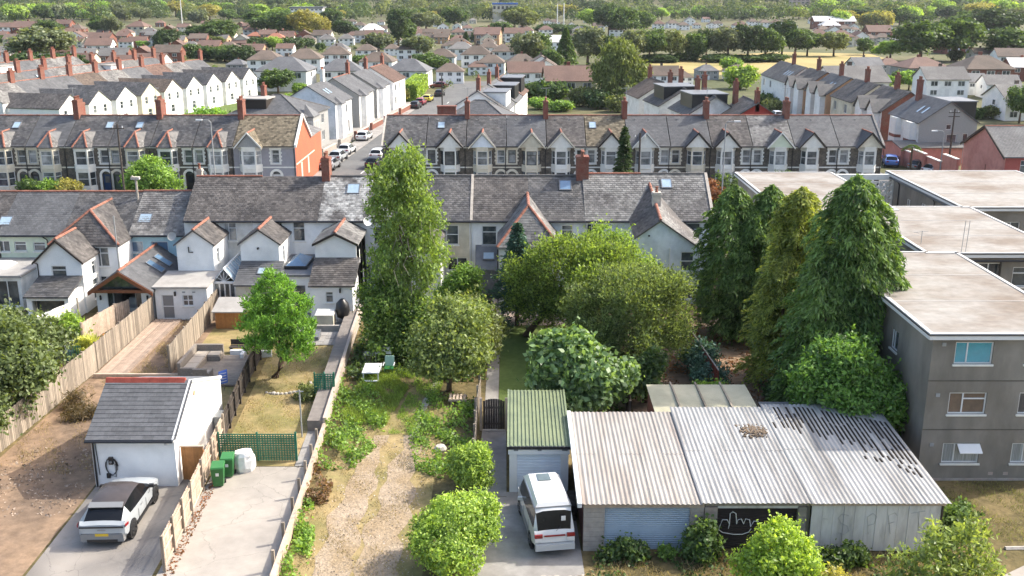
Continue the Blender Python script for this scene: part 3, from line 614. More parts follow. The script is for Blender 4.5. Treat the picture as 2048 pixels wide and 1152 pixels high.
# conservatory between the wings
t = thing('conservatory', 'white framed glass conservatory squeezed between two white wings', 'conservatory', (XA(448, 69.6, 1), 69.6, 0))
c0, c1, cy0 = XA(431, 69.6, 1), XA(472, 69.6, 1), 69.6; cm = (c0 + c1) / 2
for i in range(5): x = c0 + (c1 - c0) * i / 4; part('post', MB().box(x - .05, x + .05, cy0 - .05, cy0 + .05, 0, 2.1), m_upvc, t)
for i in range(4): x = c0 + (c1 - c0) * i / 4; part('pane', MB().box(x + .05, x + (c1 - c0) / 4 - .05, cy0 - .01, cy0 + .01, .4 if i in (0, 3) else .1, 2.05), m_glass, t)
part('dwarf_wall', MB().box(c0, c1, cy0 - .06, cy0 + .06, 0, .1), m_upvc, t); part('eaves_beam', MB().box(c0 - .05, c1 + .05, cy0 - .08, cy0 + .08, 2.1, 2.25), m_upvc, t)
for s in (-1, 1):
    xe = c0 if s < 0 else c1
    part('pane', MB().slab([(xe, cy0, 2.25), (cm, cy0, 3.15), (cm, 75, 3.15), (xe, 75, 2.25)] if s < 0 else [(cm, cy0, 3.15), (xe, cy0, 2.25), (xe, 75, 2.25), (cm, 75, 3.15)], .03), m_roofl, t)
    for k in range(7):
        y = cy0 + k * .88; part('glazing_bar', MB().tube([(xe, y, 2.28), (cm, y, 3.19)], .035, 4), m_upvc, t)
for k in range(7):
    an = math.pi * k / 6; part('sunburst_bar', MB().tube([(cm, cy0 - .03, 2.25), (cm + math.cos(an) * (c1 - cm) * .9, cy0 - .03, 2.25 + math.sin(an) * .72)], .025, 4), m_upvc, t)
part('ridge_bar', MB().box(cm - .05, cm + .05, cy0 - .05, 75, 3.14, 3.24), m_upvc, t)
h5 = rowhouse('terraced_house', 'white house whose rear wing has grey lean-to roof with one rooflight', -19.4, -14.5, 5.5, 8.1, m_white, m_slate2, [(599, 3.85, .9, 1.5, 'top')], None)
b0, b1 = gwing(h5, 480, 557, 71.2, 4.6, 5.65, m_white, m_slate2, right=[(1.5, 2.9, .6, 1.2)])
lean_to(h5, XA(470, 68.6, 2), XA(552, 68.6, 2), 68.6, 71.2, 2.3, 3.35, m_slate5, gauge=.25)
block(h5, XA(472, 68.6, 2), XA(550, 68.6, 2), 68.6, 71.2, 2.25, m_cream)
rooflight(h5, (XA(523, 69.9, 2.9), 70.0, 2.88), (1, 0, 0), (0, 2.6, 1.05), .6, .8)
pipe(h5, [(XA(566, 75, 3), 74.9, .1), (XA(566, 75, 3), 74.9, 5.3)])
part('flue', MB().cyl((b0 + 1.3, 71.1, 4.3), (b0 + 1.3, 70.95, 4.3), .08, n=10), m_black, h5)
chimney(h5, -14.4, 79, 7.6, 9.6, .6, 1.1, m_brick, 3); chimney(h4, -24.45, 79.6, 7.2, 8.6, .4, .4, m_stonep, 1)
h6 = rowhouse('terraced_house', 'white house with white-patched slate roof and glazed roof lantern', -14.5, -9.0, 5.5, 8.1, m_white, m_slate4, [(760, 3.6, .9, 1.4), (730, .8, .9, 1.3)], m_ridgeg)
rooflight(h6, (XA(708, 78.0, 7.3), 77.75, 7.32), (1, 0, 0), (0, 4, 2.6), 1.0, 1.1)
d0, d1 = gwing(h6, 629, 712, 70.6, 4.75, 5.55, m_white, m_slate3, barge=m_dark)
e0, e1 = XA(556, 70.6, 2.8), d0
block(h6, e0, e1, 69.4, 75, 2.7, m_white, [((e1 - e0) / 2, .05, 1.6, 2.0, 'two')]); part('flat_roof', MB().box(e0 - .1, e1 + .05, 69.2, 75, 2.7, 2.86), m_lead, h6)
lm = (e0 + e1) / 2; part('roof_lantern', MB().hexa([(lm - .9, 70.6, 2.86), (lm + .7, 70.6, 2.86), (lm + .7, 73.4, 2.86), (lm - .9, 73.4, 2.86)], [(lm - .9, 70.6, 3.1), (lm + .7, 70.6, 3.1), (lm + .7, 73.4, 3.1), (lm - .9, 73.4, 3.1)]), m_black, h6)
part('roof_lantern', MB().hexa([(lm - .82, 70.7, 3.1), (lm + .62, 70.7, 3.1), (lm + .62, 73.3, 3.1), (lm - .82, 73.3, 3.1)], [(lm - .15, 71.4, 3.55), (lm - .05, 71.4, 3.55), (lm - .05, 72.6, 3.55), (lm - .15, 72.6, 3.55)]), m_glassb, h6)
f0, f1 = XA(620, 67.9, 2), XA(705, 67.9, 2)
lean_to(h6, f0, f1 + .1, 67.9, 70.6, 2.45, 3.75, m_slate2)
block(h6, f0, f1, 67.9, 70.7, 2.4, m_white, [((f1 - f0) * .45, 1.2, .55, .8, 'top')]); 
mb = MB(); wall(mb, (d1, 70.7), (d1, 75), 0, 4.7, [op(1.2, 3, .6, 1), op(2.8, .9, .7, 1.2)]); part('wing', mb, m_whiteold, h6)
for y, z0, z1 in ((71.2, 0, 4.5), (72.6, .2, 4.4), (74.3, 0, 4.6)): pipe(h6, [(d1 + .07, y, z0), (d1 + .07, y, z1)])
part('wall_lamp', MB().box(f1 - .9, f1 - .8, 67.75, 67.9, 1.95, 2.25), m_black, h6)
part('satellite_dish', MB().lathe([(0, 0), (.22, .03), (.36, .12)], n=12).xf(Matrix.Translation((d1 + .3, 74.6, 5.5)) @ Matrix.Rotation(1.2, 4, 'X') @ Matrix.Rotation(.5, 4, 'Y')), m_upvc, h6, smooth=True)
# right-hand part of the terrace, behind the garden trees
h7 = rowhouse('terraced_house', 'cream house half hidden behind the tall drooping tree', -9.0, -3.05, 5.5, 8.15, m_cream, m_slate, [(905, 3.6, .95, 1.5, 'sash'), (860, 3.6, .9, 1.5, 'sash'), (915, 1.6, 1.5, 1.0, 'two')], m_ridgeg)
block(h7, -7.6, -5.1, 70.8, 75, 4.6, m_whiteold); gable_roof(h7, -7.6, -5.1, 70.8, 75.6, 4.6, 5.6, 'y', m_slate2)
pipe(h7, [(-3.15, 74.88, 0), (-3.15, 74.88, 5.3)], m=m_upvc)
part('party_verge', MB().slab([(-3.15, 74.8, 5.55), (-2.95, 74.8, 5.55), (-2.95, 79, 8.27), (-3.15, 79, 8.27)], .1), m_stonep, h7)
h8 = rowhouse('terraced_house', 'white house with slate-hung bay and broad hipped rear wing', -3.05, 1.25, 5.5, 8.15, m_white, m_slate2, [(979, 3.55, 1.1, 1.5, 'top')], m_ridgeg)
k0, k1 = XA(950, 73.6, 2.9), XA(996, 73.6, 2.9)
part('slate_hung_bay', MB().slab([(k0, 73.4, 2.1), (k1, 73.4, 2.1), (k1, 75, 3.6), (k0, 75, 3.6)], .12).box(k0 + .1, k1 - .1, 73.6, 75, .1, 2.1), m_lead, h8)
rooflight(h8, ((k0 + k1) / 2 + .15, 74.2, 2.92), (1, 0, 0), (0, 1.6, 1.5), .9, .7)
g0, g1 = XA(997, 70.4, 4.6), XA(1118, 70.4, 4.6)
block(h8, g0, g1, 70.4, 75, 4.55, m_whiteold, [(2.2, 3.1, .9, 1.1), (.8, .8, .8, 1.3)], [(2.0, 3, .7, 1.2)]); gable_roof(h8, g0, g1, 70.4, 78.0, 4.55, 7.1, 'y', m_slate3, ridge_m=m_ridge, hip=(2.4, 0))
pipe(h8, [(g0 - .05, 70.35, 0), (g0 - .05, 70.35, 4.4)])
h9 = rowhouse('terraced_house', 'pale blue-white house between the two slate wings beneath the red chimney', 1.25, 5.45, 5.5, 8.15, m_icy, m_slate, [(1134, 3.9, .85, 1.2, 'top', m_glassc)], m_ridgeg)
rooflight(h9, (XA(1130, 78.3, 7.5), 78.0, 7.55), (1, 0, 0), (0, 4, 2.65), .95, 1.1, gm=m_glassb)
chimney(h9, 5.45, 79.0, 7.7, 9.7, .95, 1.1, m_brick, 4)
h10 = rowhouse('terraced_house', 'white house with pale slate roof immediately right of the red chimney', 5.45, 10.0, 5.5, 8.3, m_icy, m_slate3, [(1187, 3.7, 1.3, 1.5, 'twotop')], m_ridge)
pipe(h10, [(5.6, 74.88, 0), (5.6, 74.88, 5.3)], m=m_upvc)
h11 = rowhouse('terraced_house', 'white end house with tall catslide wing beside the dark conifers', 10.0, 14.95, 5.5, 8.3, m_icy, m_slate3, [(1386, 3.75, 1.0, 1.5, 'top')], m_ridgeg)
rooflight(h11, (XA(1332, 78.2, 7.5), 78.05, 7.68), (1, 0, 0), (0, 4, 2.8), .85, 1.0)
part('verge_trim', MB().slab([(14.93, 74.75, 5.58), (15.15, 74.75, 5.58), (15.15, 79, 8.4), (14.93, 79, 8.4)], .22), m_stonep, h11)
q0, q1, qy = XA(1276, 71.6, 4.6), XA(1399, 71.6, 4.0), 71.6; qm = XA(1321, 71.6, 6.0)
mb = MB(); ow = [op(q1 - q0 - .85, 2.45, .95, 1.45), op(q1 - q0 - .75, .35, 1.2, 1.1)]
wall(mb, (q0, qy), (q1, qy), 0, 4.15, ow); mb.face((q0, qy, 4.15), (q1, qy, 4.15), (qm, qy, 6.15), (q0, qy, 5.15))
mb.face((q0, 75, 0), (q0, qy, 0), (q0, qy, 5.15), (q0, 75, 5.15)); mb.face((q1, qy, 0), (q1, 75, 0), (q1, 75, 4.15), (q1, qy, 4.15)); part('wing', mb, m_icy, h11)
for u, z, w, h, s in ((q1 - q0 - .85, 2.45, .95, 1.45, 'sash'), (q1 - q0 - .75, .35, 1.2, 1.1, 'one')): window(h11, (q0, qy), (q1, qy), u, z, w, h, s, split=True)
A_ = [(q0 - .3, 78.3, 4.9), (q0 - .3, qy - .15, 4.9), (qm, qy - .15, 6.2), (qm, 78.3, 7.6)]; A_ = [(q0 - .3, 78.3, 6.2), (q0 - .3, qy - .15, 4.95), (qm, qy - .15, 6.25), (qm, 78.3, 7.7)]
B_ = [(q1 + .2, qy - .15, 4.1), (q1 + .2, 76, 4.9), (qm, 78.3, 7.7), (qm, qy - .15, 6.25)]
o = part('roof', MB().slab(A_, .12).slab(B_, .12), m_slate2, h11); slates(A_, m_slate2, o); slates(B_, m_slate3, o); ridge_row((qm, qy - .15, 6.3), (qm, 78.3, 7.74), m_ridge, o)
pipe(h11, [(qm + .75, qy - .06, 1.6), (qm + .75, qy - .06, 4.2)], m=m_upvc); pipe(h11, [(q1 - .05, qy - .06, .1), (q1 - .05, qy - .06, 4.0)], m=m_steel)
chimney(h11, XA(1312, 74.6, 6.6), 74.6, 6.2, 7.7, .6, .6, m_stonep, 1)
part('vent', MB().cyl((XA(1298, qy, 5.1), qy, 5.1), (XA(1298, qy, 5.1), qy - .05, 5.1), .07, n=8), m_black, h11)
# ---------------------------------------------------------------- garages, flats, fences
BRD = {}
def fence(name, label, pts, h, bw, m, gap=.018, post=1.8, ph=None, rails=(.35, 1.45), side=1, cat='fence', pm=None, th=.025, stagger=.0, hs=None, cap=False):
    """boarded fence along pts: every board, post and rail is a part. side=+1 puts the rails on the right hand of the run"""
    r = thing(name, label, cat, (pts[0][0], pts[0][1], 0)); ox, oy = pts[0]; rr = random.Random(len(label)); pm = pm or m
    for (xa, ya), (xb, yb) in zip(pts, pts[1:]):
        Ln = math.hypot(xb - xa, yb - ya); dx, dy = (xb - xa) / Ln, (yb - ya) / Ln; an = math.atan2(dy, dx); n = int(Ln / (bw + gap))
        for i in range(n):
            k = rr.randrange(3); key = (bw, h, m.name, k, th)
            if key not in BRD:
                e = (k - 1) * .012; BRD[key] = MB().hexa([(-bw/2, -th/2, 0), (bw/2, -th/2, 0), (bw/2, th/2, 0), (-bw/2, th/2, 0)], [(-bw/2, -th/2, h + e), (bw/2, -th/2, h - e), (bw/2, th/2, h - e), (-bw/2, th/2, h + e)]).mesh('board', m)
            u = (i + .5) * (bw + gap); o = link('board', BRD[key], r, (xa + dx * u - ox, ya + dy * u - oy, rr.uniform(0, .05)), an + rr.uniform(-.09, .09))
        npst = max(1, round(Ln / post)); sx, sy = dy * side, -dx * side
        for i in range(npst + 1):
            u = Ln * i / npst; x, y = xa + dx * u + sx * .07 , ya + dy * u + sy * .07
            part('post', MB().box(-.05, .05, -.05, .05, 0, ph or h + .05).xf(Matrix.Translation((x - ox, y - oy, 0)) @ Matrix.Rotation(an, 4, 'Z')), pm, r, local=True)
        for z in rails:
            for i in range(npst):
                u0, u1 = Ln * i / npst + .06, Ln * (i + 1) / npst - .06
                part('rail', MB().box(u0, u1, -.02, .02, z - .04, z + .04).xf(Matrix.Translation((xa - ox + sx * .045, ya - oy + sy * .045, 0)) @ Matrix.Rotation(an, 4, 'Z')), m, r, local=True)
        if cap: part('capping', MB().box(0, Ln, -.045, .045, h + .02, h + .05).xf(Matrix.Translation((xa - ox, ya - oy, 0)) @ Matrix.Rotation(an, 4, 'Z')), m, r, local=True)
    return r
fence('board_fence', 'long weathered closeboard fence beside the bare earth at far left', [(-25.5, 34), (-25.35, 46), (-24.95, 58), (-24.75, 67.6)], 1.75, .14, m_wood, side=-1, rails=(.3, 1.4))
fence('board_fence', 'weathered board fence running between earth strip and rattan sofa garden', [(-20.35, 57.4), (-20.75, 68), (-21.0, 74.6)], 1.75, .13, m_wood, side=-1, rails=(.3, 1.4))
fence('board_fence', 'pale timber fence with exposed rails between the two concrete driveways', [(-13.72, 35.6), (-14.0, 40.2), (-14.35, 44.6), (-14.6, 47.6)], 1.45, .11, m_woodlt, gap=.035, side=1, rails=(.2, .8, 1.3), ph=1.6, pm=m_wood)
fence('board_fence', 'dark stained board fence dividing patio garden from yellowed lawn', [(-14.65, 47.8), (-15.4, 56), (-15.85, 63.5)], 1.35, .16, m_wooddk, gap=.004, side=1, rails=(.25, 1.1))
fence('board_fence', 'short pale fence behind the white cloth at left', [(-27.6, 62.5), (-27.0, 66.6), (-26.4, 67.5)], 1.5, .13, m_woodlt, side=-1, rails=(.3, 1.2))
fence('board_fence', 'grey fence posts and boards beside the arched gate', [(-1.75, 43.2), (-1.85, 50), (-1.75, 53.5)], 1.3, .14, m_wood, side=-1, rails=(.3, 1.1), ph=1.5)
# low wall and coping beside the raised path
t = thing('boundary_wall', 'low pale rendered wall along the raised path and weeds', 'wall', (-9.4, 34, 0))
pw = [(-9.15, 33.5), (-9.35, 40), (-9.7, 49), (-10.35, 62), (-10.65, 69)]
for (xa, ya), (xb, yb) in zip(pw, pw[1:]):
    n = max(1, int((yb - ya) / 1.8))
    for i in range(n):
        a, b = i / n, (i + 1) / n; x0, y0, x1, y1 = xa + (xb - xa) * a, ya + (yb - ya) * a + .008, xa + (xb - xa) * b, ya + (yb - ya) * b - .008
        h = .78 if ya >= 44 else .5
        part('wall_panel', MB().hexa([(x0 - .09, y0, 0), (x0 + .09, y0, 0), (x1 + .09, y1, 0), (x1 - .09, y1, 0)], [(x0 - .09, y0, h), (x0 + .09, y0, h), (x1 + .09, y1, h), (x1 - .09, y1, h)]), m_woodlt if ya < 44 else mat('pinkish_render', (.46, .38, .32), var=.14, scale=2), t)
        if ya < 44: part('post', MB().box(x0 - .22, x0 - .1, y0 - .05, y0 + .07, 0, .95), m_wood, t)
t = thing('raised_path', 'raised concrete path running up beside the low wall', 'path', (-10.2, 45, 0))
for (xa, ya), (xb, yb) in zip(pw[2:], pw[3:]):
    n = int((yb - ya) / 1.6)
    for i in range(n):
        a, b = i / n, (i + 1) / n; x0, y0, x1, y1 = xa + (xb - xa) * a - .1, ya + (yb - ya) * a + .006, xa + (xb - xa) * b - .1, ya + (yb - ya) * b - .006
        part('slab', MB().hexa([(x0 - .8, y0, 0), (x0, y0, 0), (x1, y1, 0), (x1 - .8, y1, 0)], [(x0 - .8, y0, .62), (x0, y0, .62), (x1, y1, .62), (x1 - .8, y1, .62)]), mat('dark_old_concrete', (.2, .178, .16), var=.18, scale=2), t)
# deck along the closeboard fence
t = thing('timber_deck', 'long pale plank deck lying along the closeboard fence', 'deck', (-23.6, 57, 0))
for i in range(11):
    x = -24.65 + i * .165; part('plank', MB().hexa([(x, 56.8, .02), (x + .155, 56.8, .02), (x + .145, 67.5, .02), (x - .01, 67.5, .02)], [(x, 56.8, .16), (x + .155, 56.8, .16), (x + .145, 67.5, .16 + .05 * rnd.random()), (x - .01, 67.5, .16)]), mat('pinkish_deck', (.35, .265, .205), var=.2, scale=3, orand=.15), t)
part('edging', MB().box(-24.7, -19.6, 56.62, 56.78, 0, .26), m_woodlt, t)

# white garage with the shingled roof
t = thing('garage', 'white rendered garage with grey shingle roof and red ridge tiles', 'garage', (-17.3, 42.9, 0))
gx0, gx1, gf, gr_, gb = -19.2, -15.4, 42.9, 45.75, 50.6
mb = MB(); wall(mb, (gx0, gf), (gx1, gf), 0, 2.45); wall(mb, (gx1, gb), (gx0, gb), 0, 2.3)
mb.face((gx1, gf, 0), (gx1, gb, 0), (gx1, gb, 2.35), (gx1, gr_, 4.05), (gx1, gf, 2.45)); mb.face((gx0, gb, 0), (gx0, gf, 0), (gx0, gf, 2.45), (gx0, gr_, 4.05), (gx0, gb, 2.35)); part('wall', mb, m_white, t)
Fq = [(gx0 - .15, gf - .25, 2.42), (gx1 - .02, gf - .25, 2.42), (gx1 - .02, gr_, 4.12), (gx0 - .15, gr_, 4.12)]; Bq = [(gx1 - .02, gb + .1, 2.42), (gx0 - .15, gb + .1, 2.42), (gx0 - .15, gr_, 4.12), (gx1 - .02, gr_, 4.12)]
rf = part('roof', MB().slab(Fq, .08).slab(Bq, .08), m_lead, t)
m_shing = mat('grey_asphalt_shingle', (.105, .108, .115), rough=.9, var=.18, scale=5, orand=.14, bump=.2, bscale=40)
sn = Vector((0, -1.7, 3.1)).normalized(); nc = 14; W_ = gx1 - gx0 + .13; an = math.atan2(1.7, 3.1); sl_ = math.hypot(1.7, 3.1)
shm = MB().hexa([(-.255, 0, -.0), (.255, 0, 0), (.255, .28, -.006), (-.255, .28, -.006)], [(-.255, 0, .022), (.255, 0, .022), (.255, .28, .004), (-.255, .28, .004)]).mesh('shingle', m_shing)
shh = MB().hexa([(-.127, 0, -.0), (.127, 0, 0), (.127, .28, -.006), (-.127, .28, -.006)], [(-.127, 0, .022), (.127, 0, .022), (.127, .28, .004), (-.127, .28, .004)]).mesh('shingle', m_shing)
base = wloc(t)
for j in range(nc):
    for i in range(9 if j % 2 else 8):
        half = j % 2 and i in (0, 8); w = .515
        xx = gx0 - .15 + ((i * w + w / 2) if not j % 2 else (i * w if 0 < i < 8 else (.13 if i == 0 else 8 * w - .13)))
        o = link('shingle', shh if half else shm, rf, Vector((xx, gf - .25, 2.43)) + Vector((0, 3.1, 1.7)) / sl_ * (j * (sl_ - .03) / nc) + sn * (.004 + rnd.random() * .004) - base); o.rotation_euler = (an, 0, rnd.uniform(-.004, .004))
for i in range(9):
    x = gx0 - .15 + i * .42; part('ridge_tile', MB().hexa([(x, gr_ - .17, 4.06), (x + .41, gr_ - .17, 4.06), (x + .41, gr_ + .17, 4.06), (x, gr_ + .17, 4.06)], [(x, gr_ - .05, 4.26 + .012 * (i % 2)), (x + .41, gr_ - .05, 4.25), (x + .41, gr_ + .05, 4.25), (x, gr_ + .05, 4.26)]), mat('red_ridge', (.3, .07, .05), var=.15), t)
part('gutter', MB().cyl((gx0 - .15, gf - .3, 2.36), (gx1 + .02, gf - .3, 2.36), .06, n=8), m_black, t)
pipe(t, [(gx0 + .1, gf - .06, 0), (gx0 + .1, gf - .06, 2.2), (gx0 + .1, gf - .28, 2.34)]); pipe(t, [(gx0 + .26, gf - .04, .6), (gx0 + .2, gf - .04, 2.2)], r=.018, name='cable_conduit')
part('verge', MB().slab([(gx1 - .02, gf - .25, 2.46), (gx1 + .06, gf - .25, 2.46), (gx1 + .06, gr_, 4.17), (gx1 - .02, gr_, 4.17)], .16), m_upvc, t); part('verge', MB().slab([(gx1 - .02, gr_, 4.17), (gx1 + .06, gr_, 4.17), (gx1 + .06, gb + .1, 2.46), (gx1 - .02, gb + .1, 2.46)], .16), m_upvc, t)
part('side_door', MB().box(gx1, gx1 + .03, 44.4, 45.1, .02, 1.9), m_upvc, t); part('wall_light', MB().lathe([(0, 0), (.09, .02), (.1, .08), (0, .1)], c=(gx1 - .35, gf - .06, 2.1), n=10), m_clear, t)
part('louvre', MB().cyl((gx1, 46.2, 3.3), (gx1 + .04, 46.2, 3.3), .13, n=12), m_tan, t)
t = thing('air_conditioner', 'grey boxed outdoor unit against the white garage side wall', 'air conditioner', (gx1 + .25, 49.2, 0))
part('casing', MB().box(gx1 + .08, gx1 + .45, 48.7, 49.6, .25, .95), m_steel, t); part('fan_grille', MB().cyl((gx1 + .45, 49.1, .6), (gx1 + .47, 49.1, .6), .26, n=16), m_cargrey, t)
for y in (48.8, 49.4): part('bracket', MB().box(gx1 + .02, gx1 + .4, y, y + .06, .18, .25), m_black, t)
t = thing('car_charger', 'black charging point with coiled cable on white garage wall', 'charger', (-18.35, gf, 1.3))
part('charger_body', MB().box(-18.45, -18.25, gf - .12, gf - .003, 1.15, 1.5), m_black, t); part('socket', MB().cyl((-18.35, gf - .15, 1.28), (-18.35, gf - .12, 1.28), .06, n=10), m_cargrey, t)
part('cable', MB().tube([(-18.35 + .3 * math.cos(a) * (1 - .02 * a), gf - .07, 1.05 + .42 * math.sin(a)) for a in [i * .45 for i in range(32)]], .018, 5), m_black, t)
part('isolator', MB().box(-18.62, -18.46, gf - .09, gf - .003, .45, .68), m_black, t); part('cable', MB().tube([(-18.5, gf - .03, .6), (-18.2, gf - .03, .5), (-18.2, gf - .04, 1.15)], .018, 5), m_black, t)
t = thing('timber_gate', 'brown slatted side gate between white garage and driveway fence', 'gate', (-14.85, 43.5, 0))
for i in range(9): part('board', MB().box(-15.34 + i * .115, -15.235 + i * .115, 43.48, 43.52, .05, 1.72), m_woodor, t)
for z in (.35, 1.45): part('rail', MB().box(-15.34, -14.3, 43.525, 43.57, z, z + .1), m_woodor, t)
part('capping', MB().box(-15.36, -14.28, 43.44, 43.6, 1.725, 1.77), m_woodlt, t)

# corrugated roof sheets
def corr_sheet(parent, x0, x1, ya, yb, za, zb, m, period=.2, amp=.017, rise=0., t=.006):
    """one corrugated sheet, lower edge ya/za to upper edge yb/zb"""
    n = max(4, int((x1 - x0) / period * 6)); mb = MB()
    for side in (0, 1):
        for yy, zz in ((ya, za), (yb, zb)):
            for i in range(n + 1):
                x = x0 + (x1 - x0) * i / n; mb.v.append((x, yy, zz + amp * math.sin(2 * math.pi * x / period) - side * t))
    k = n + 1
    for i in range(n): mb.f += [(i, i + 1, k + i + 1, k + i), (2 * k + i + 1, 2 * k + i, 3 * k + i, 3 * k + i + 1), (i + 1, i, 2 * k + i, 2 * k + i + 1)]
    return part('roof_sheet', mb, m, parent, smooth=False)
def corr_roof(parent, x0, x1, y0, y1, z0, z1, m, cols, rows=2, over=.15, period=.2):
    for c in range(cols):
        for r_ in range(rows):
            a, b = r_ / rows, (r_ + 1) / rows; xa, xb = x0 + (x1 - x0) * c / cols, x0 + (x1 - x0) * (c + 1) / cols; lap = .12 if r_ < rows - 1 else 0
            dz = .008 * ((c + r_) % 2) + .01 * r_
            corr_sheet(parent, xa - .02, xb + .02, y0 + (y1 - y0) * a, y0 + (y1 - y0) * b + lap, z0 + (z1 - z0) * a + dz, z0 + (z1 - z0) * b + dz + .01, m, period=period)
def shutter(parent, x0, x1, y, z0, z1, m, step=.085):
    mb = MB(); n = int((z1 - z0) / step)
    for i in range(n):
        a = z0 + (z1 - z0) * i / n; b = z0 + (z1 - z0) * (i + 1) / n
        mb.face((x0, y, a), (x1, y, a), (x1, y - .028, (a + b) / 2), (x0, y - .028, (a + b) / 2)); mb.face((x0, y - .028, (a + b) / 2), (x1, y - .028, (a + b) / 2), (x1, y, b), (x0, y, b))
    return part('roller_shutter', mb, m, parent)
def blocks(parent, x0, x1, y0, y1, z1, m, bh=.22, bw=.45):
    """pier of separate blocks"""
    z, j = .0, 0
    while z < z1 - .02:
        h = min(bh, z1 - z); part('block', MB().box(x0 + .004 * (j % 2), x1 - .003 * (j % 3), y0 + .005 * (j % 2), y1, z + .006, z + h - .006), m, parent); z += h; j += 1
    part('mortar_core', MB().box(x0 + .02, x1 - .02, y0 + .02, y1 - .02, 0, z1), m_block, parent)
t = thing('garage', 'garage with pinkish corrugated roof and blue-grey roller shutter', 'garage', (5.2, 37.2, 0), group='lock-up garages')
blocks(t, 2.9, 3.75, 37.2, 37.6, 2.0, m_block); blocks(t, 7.2, 7.75, 37.2, 37.6, 2.0, m_block)
part('side_wall', MB().box(2.9, 3.05, 37.6, 45.2, 0, 2.2), m_brick, t); part('rear_wall', MB().box(3.05, 7.6, 45.0, 45.2, 0, 2.35), m_block, t)
part('lintel', MB().box(2.9, 7.75, 37.15, 37.5, 2.0, 2.2), m_woodlt, t); shutter(t, 3.75, 7.2, 37.35, 0, 2.0, m_shut); corr_roof(t, 2.72, 7.62, 36.95, 45.4, 2.25, 2.62, m_corr, 5)
part('barge_flashing', MB().slab([(2.62, 36.93, 2.31), (2.8, 36.93, 2.31), (2.8, 45.42, 2.7), (2.62, 45.42, 2.7)], .2), m_upvc, t)
t = thing('garage', 'middle garage with silver corrugated roof and black scrawled shutter', 'garage', (9.8, 37.2, 0), group='lock-up garages')
blocks(t, 7.78, 8.3, 37.2, 37.6, 2.0, m_block); blocks(t, 11.55, 11.9, 37.2, 37.6, 2.0, m_conc)
part('side_wall', MB().box(7.78, 7.92, 37.6, 45.2, 0, 2.2), m_block, t); part('rear_wall', MB().box(7.92, 11.9, 45.2, 45.4, 0, 2.35), m_block, t)
part('lintel', MB().box(8.3, 11.55, 37.25, 37.5, 1.92, 2.1), m_dirtw, t); part('fascia', MB().box(7.78, 11.95, 37.12, 37.22, 2.1, 2.26), m_wood, t); shutter(t, 8.3, 11.55, 37.4, 0, 1.92, m_shutk)
corr_roof(t, 7.6, 12.0, 36.95, 45.75, 2.3, 2.72, m_corrw, 5)
def doodle(strokes, r=.018):
    mb = MB()
    for s in strokes: mb.tube(s, r, 4)
    return mb
def P2(cx, cy): # crop coordinates of the shutter scrawl -> wall plane
    px, py = 1100 + cx * .463, 640 + cy * .463; z = ZA(py, 37.36); return (XA(px, 37.36, z), 37.345, z)
part('scrawl', doodle([[P2(*q) for q in s] for s in ([(735, 885), (745, 862), (765, 862), (775, 880), (770, 900)], [(735, 885), (728, 905), (745, 917), (790, 925), (830, 925), (858, 915), (868, 900)], [(775, 880), (778, 835), (790, 828), (803, 835), (806, 880)], [(806, 880), (812, 862), (826, 858), (836, 880)], [(836, 880), (845, 858), (862, 862), (866, 892)], [(866, 892), (880, 868), (900, 870)])]), m_paint, t)
mb = MB()
for i in range(260):
    x, y = rnd.gauss(0, .55), rnd.gauss(0, .38)
    if abs(x) > 1.0 or abs(y) > .75: continue
    X_, Y_ = 11.05 + x * .7, 43.3 + y; s = rnd.uniform(.025, .085); z = 2.63; mb.hexa([(X_ - s, Y_ - s, z - .03), (X_ + s, Y_ - s * .7, z - .03), (X_ + s, Y_ + s, z - .03), (X_ - s, Y_ + s, z - .03)], [(X_ - s * .6, Y_ - s * .6, z + .025), (X_ + s * .6, Y_ - s * .5, z + .02), (X_ + s * .6, Y_ + s * .6, z + .03), (X_ - s * .6, Y_ + s * .6, z + .02)])
part('moss', mb, mat('brown_moss', (.16, .12, .085), rough=1, var=.4, scale=9), t, kind='stuff')
t = thing('garage', 'garage with white corrugated roof streaked black by moss', 'garage', (14.7, 37.2, 0), group='lock-up garages')
part('side_wall', MB().box(17.15, 17.35, 37.4, 45.4, 0, 2.2), m_block, t); part('rear_wall', MB().box(12, 17.2, 45.5, 45.7, 0, 2.4), m_block, t); part('side_wall', MB().box(11.95, 12.08, 37.35, 45.4, 0, 2.2), m_conc, t)
n = 12
for i in range(n):
    x0 = 12.08 + (17.3 - 12.08) * i / n; part('door_board', MB().box(x0 + .006, x0 + (17.3 - 12.08) / n - .006, 37.15 + .006 * (i % 3), 37.22, .05, 2.12), m_dirtw, t)
part('fascia', MB().box(12.0, 17.42, 37.05, 37.16, 2.13, 2.27), m_woodlt, t); part('door_edge', MB().box(17.3, 17.36, 37.1, 37.3, 0, 2.15), m_dark, t)
corr_roof(t, 12.0, 17.55, 36.9, 46.0, 2.31, 2.76, m_corrw, 6)
m_faint = mat('faded_grey_spray', (.42, .41, .39), rough=.9, var=.2)
def P3(cx, cy):
    px, py = 1100 + cx * .463, 640 + cy * .463; z = ZA(py, 37.14); return (XA(px, 37.14, z), 37.142, z)
part('scrawl', doodle([[P3(*q) for q in s] for s in ([(1290, 845), (1262, 838), (1246, 855), (1256, 878), (1284, 890), (1292, 912), (1270, 926), (1246, 916)], [(1375, 925), (1372, 850), (1395, 835), (1412, 850), (1400, 880), (1376, 888)], [(1470, 925), (1462, 845), (1490, 832), (1500, 845)], [(1462, 880), (1488, 872)], [(1560, 835), (1620, 825)], [(1590, 830), (1596, 920)], [(1200, 860), (1180, 858)])], .012), m_faint, t)
mb = MB(); p = .2
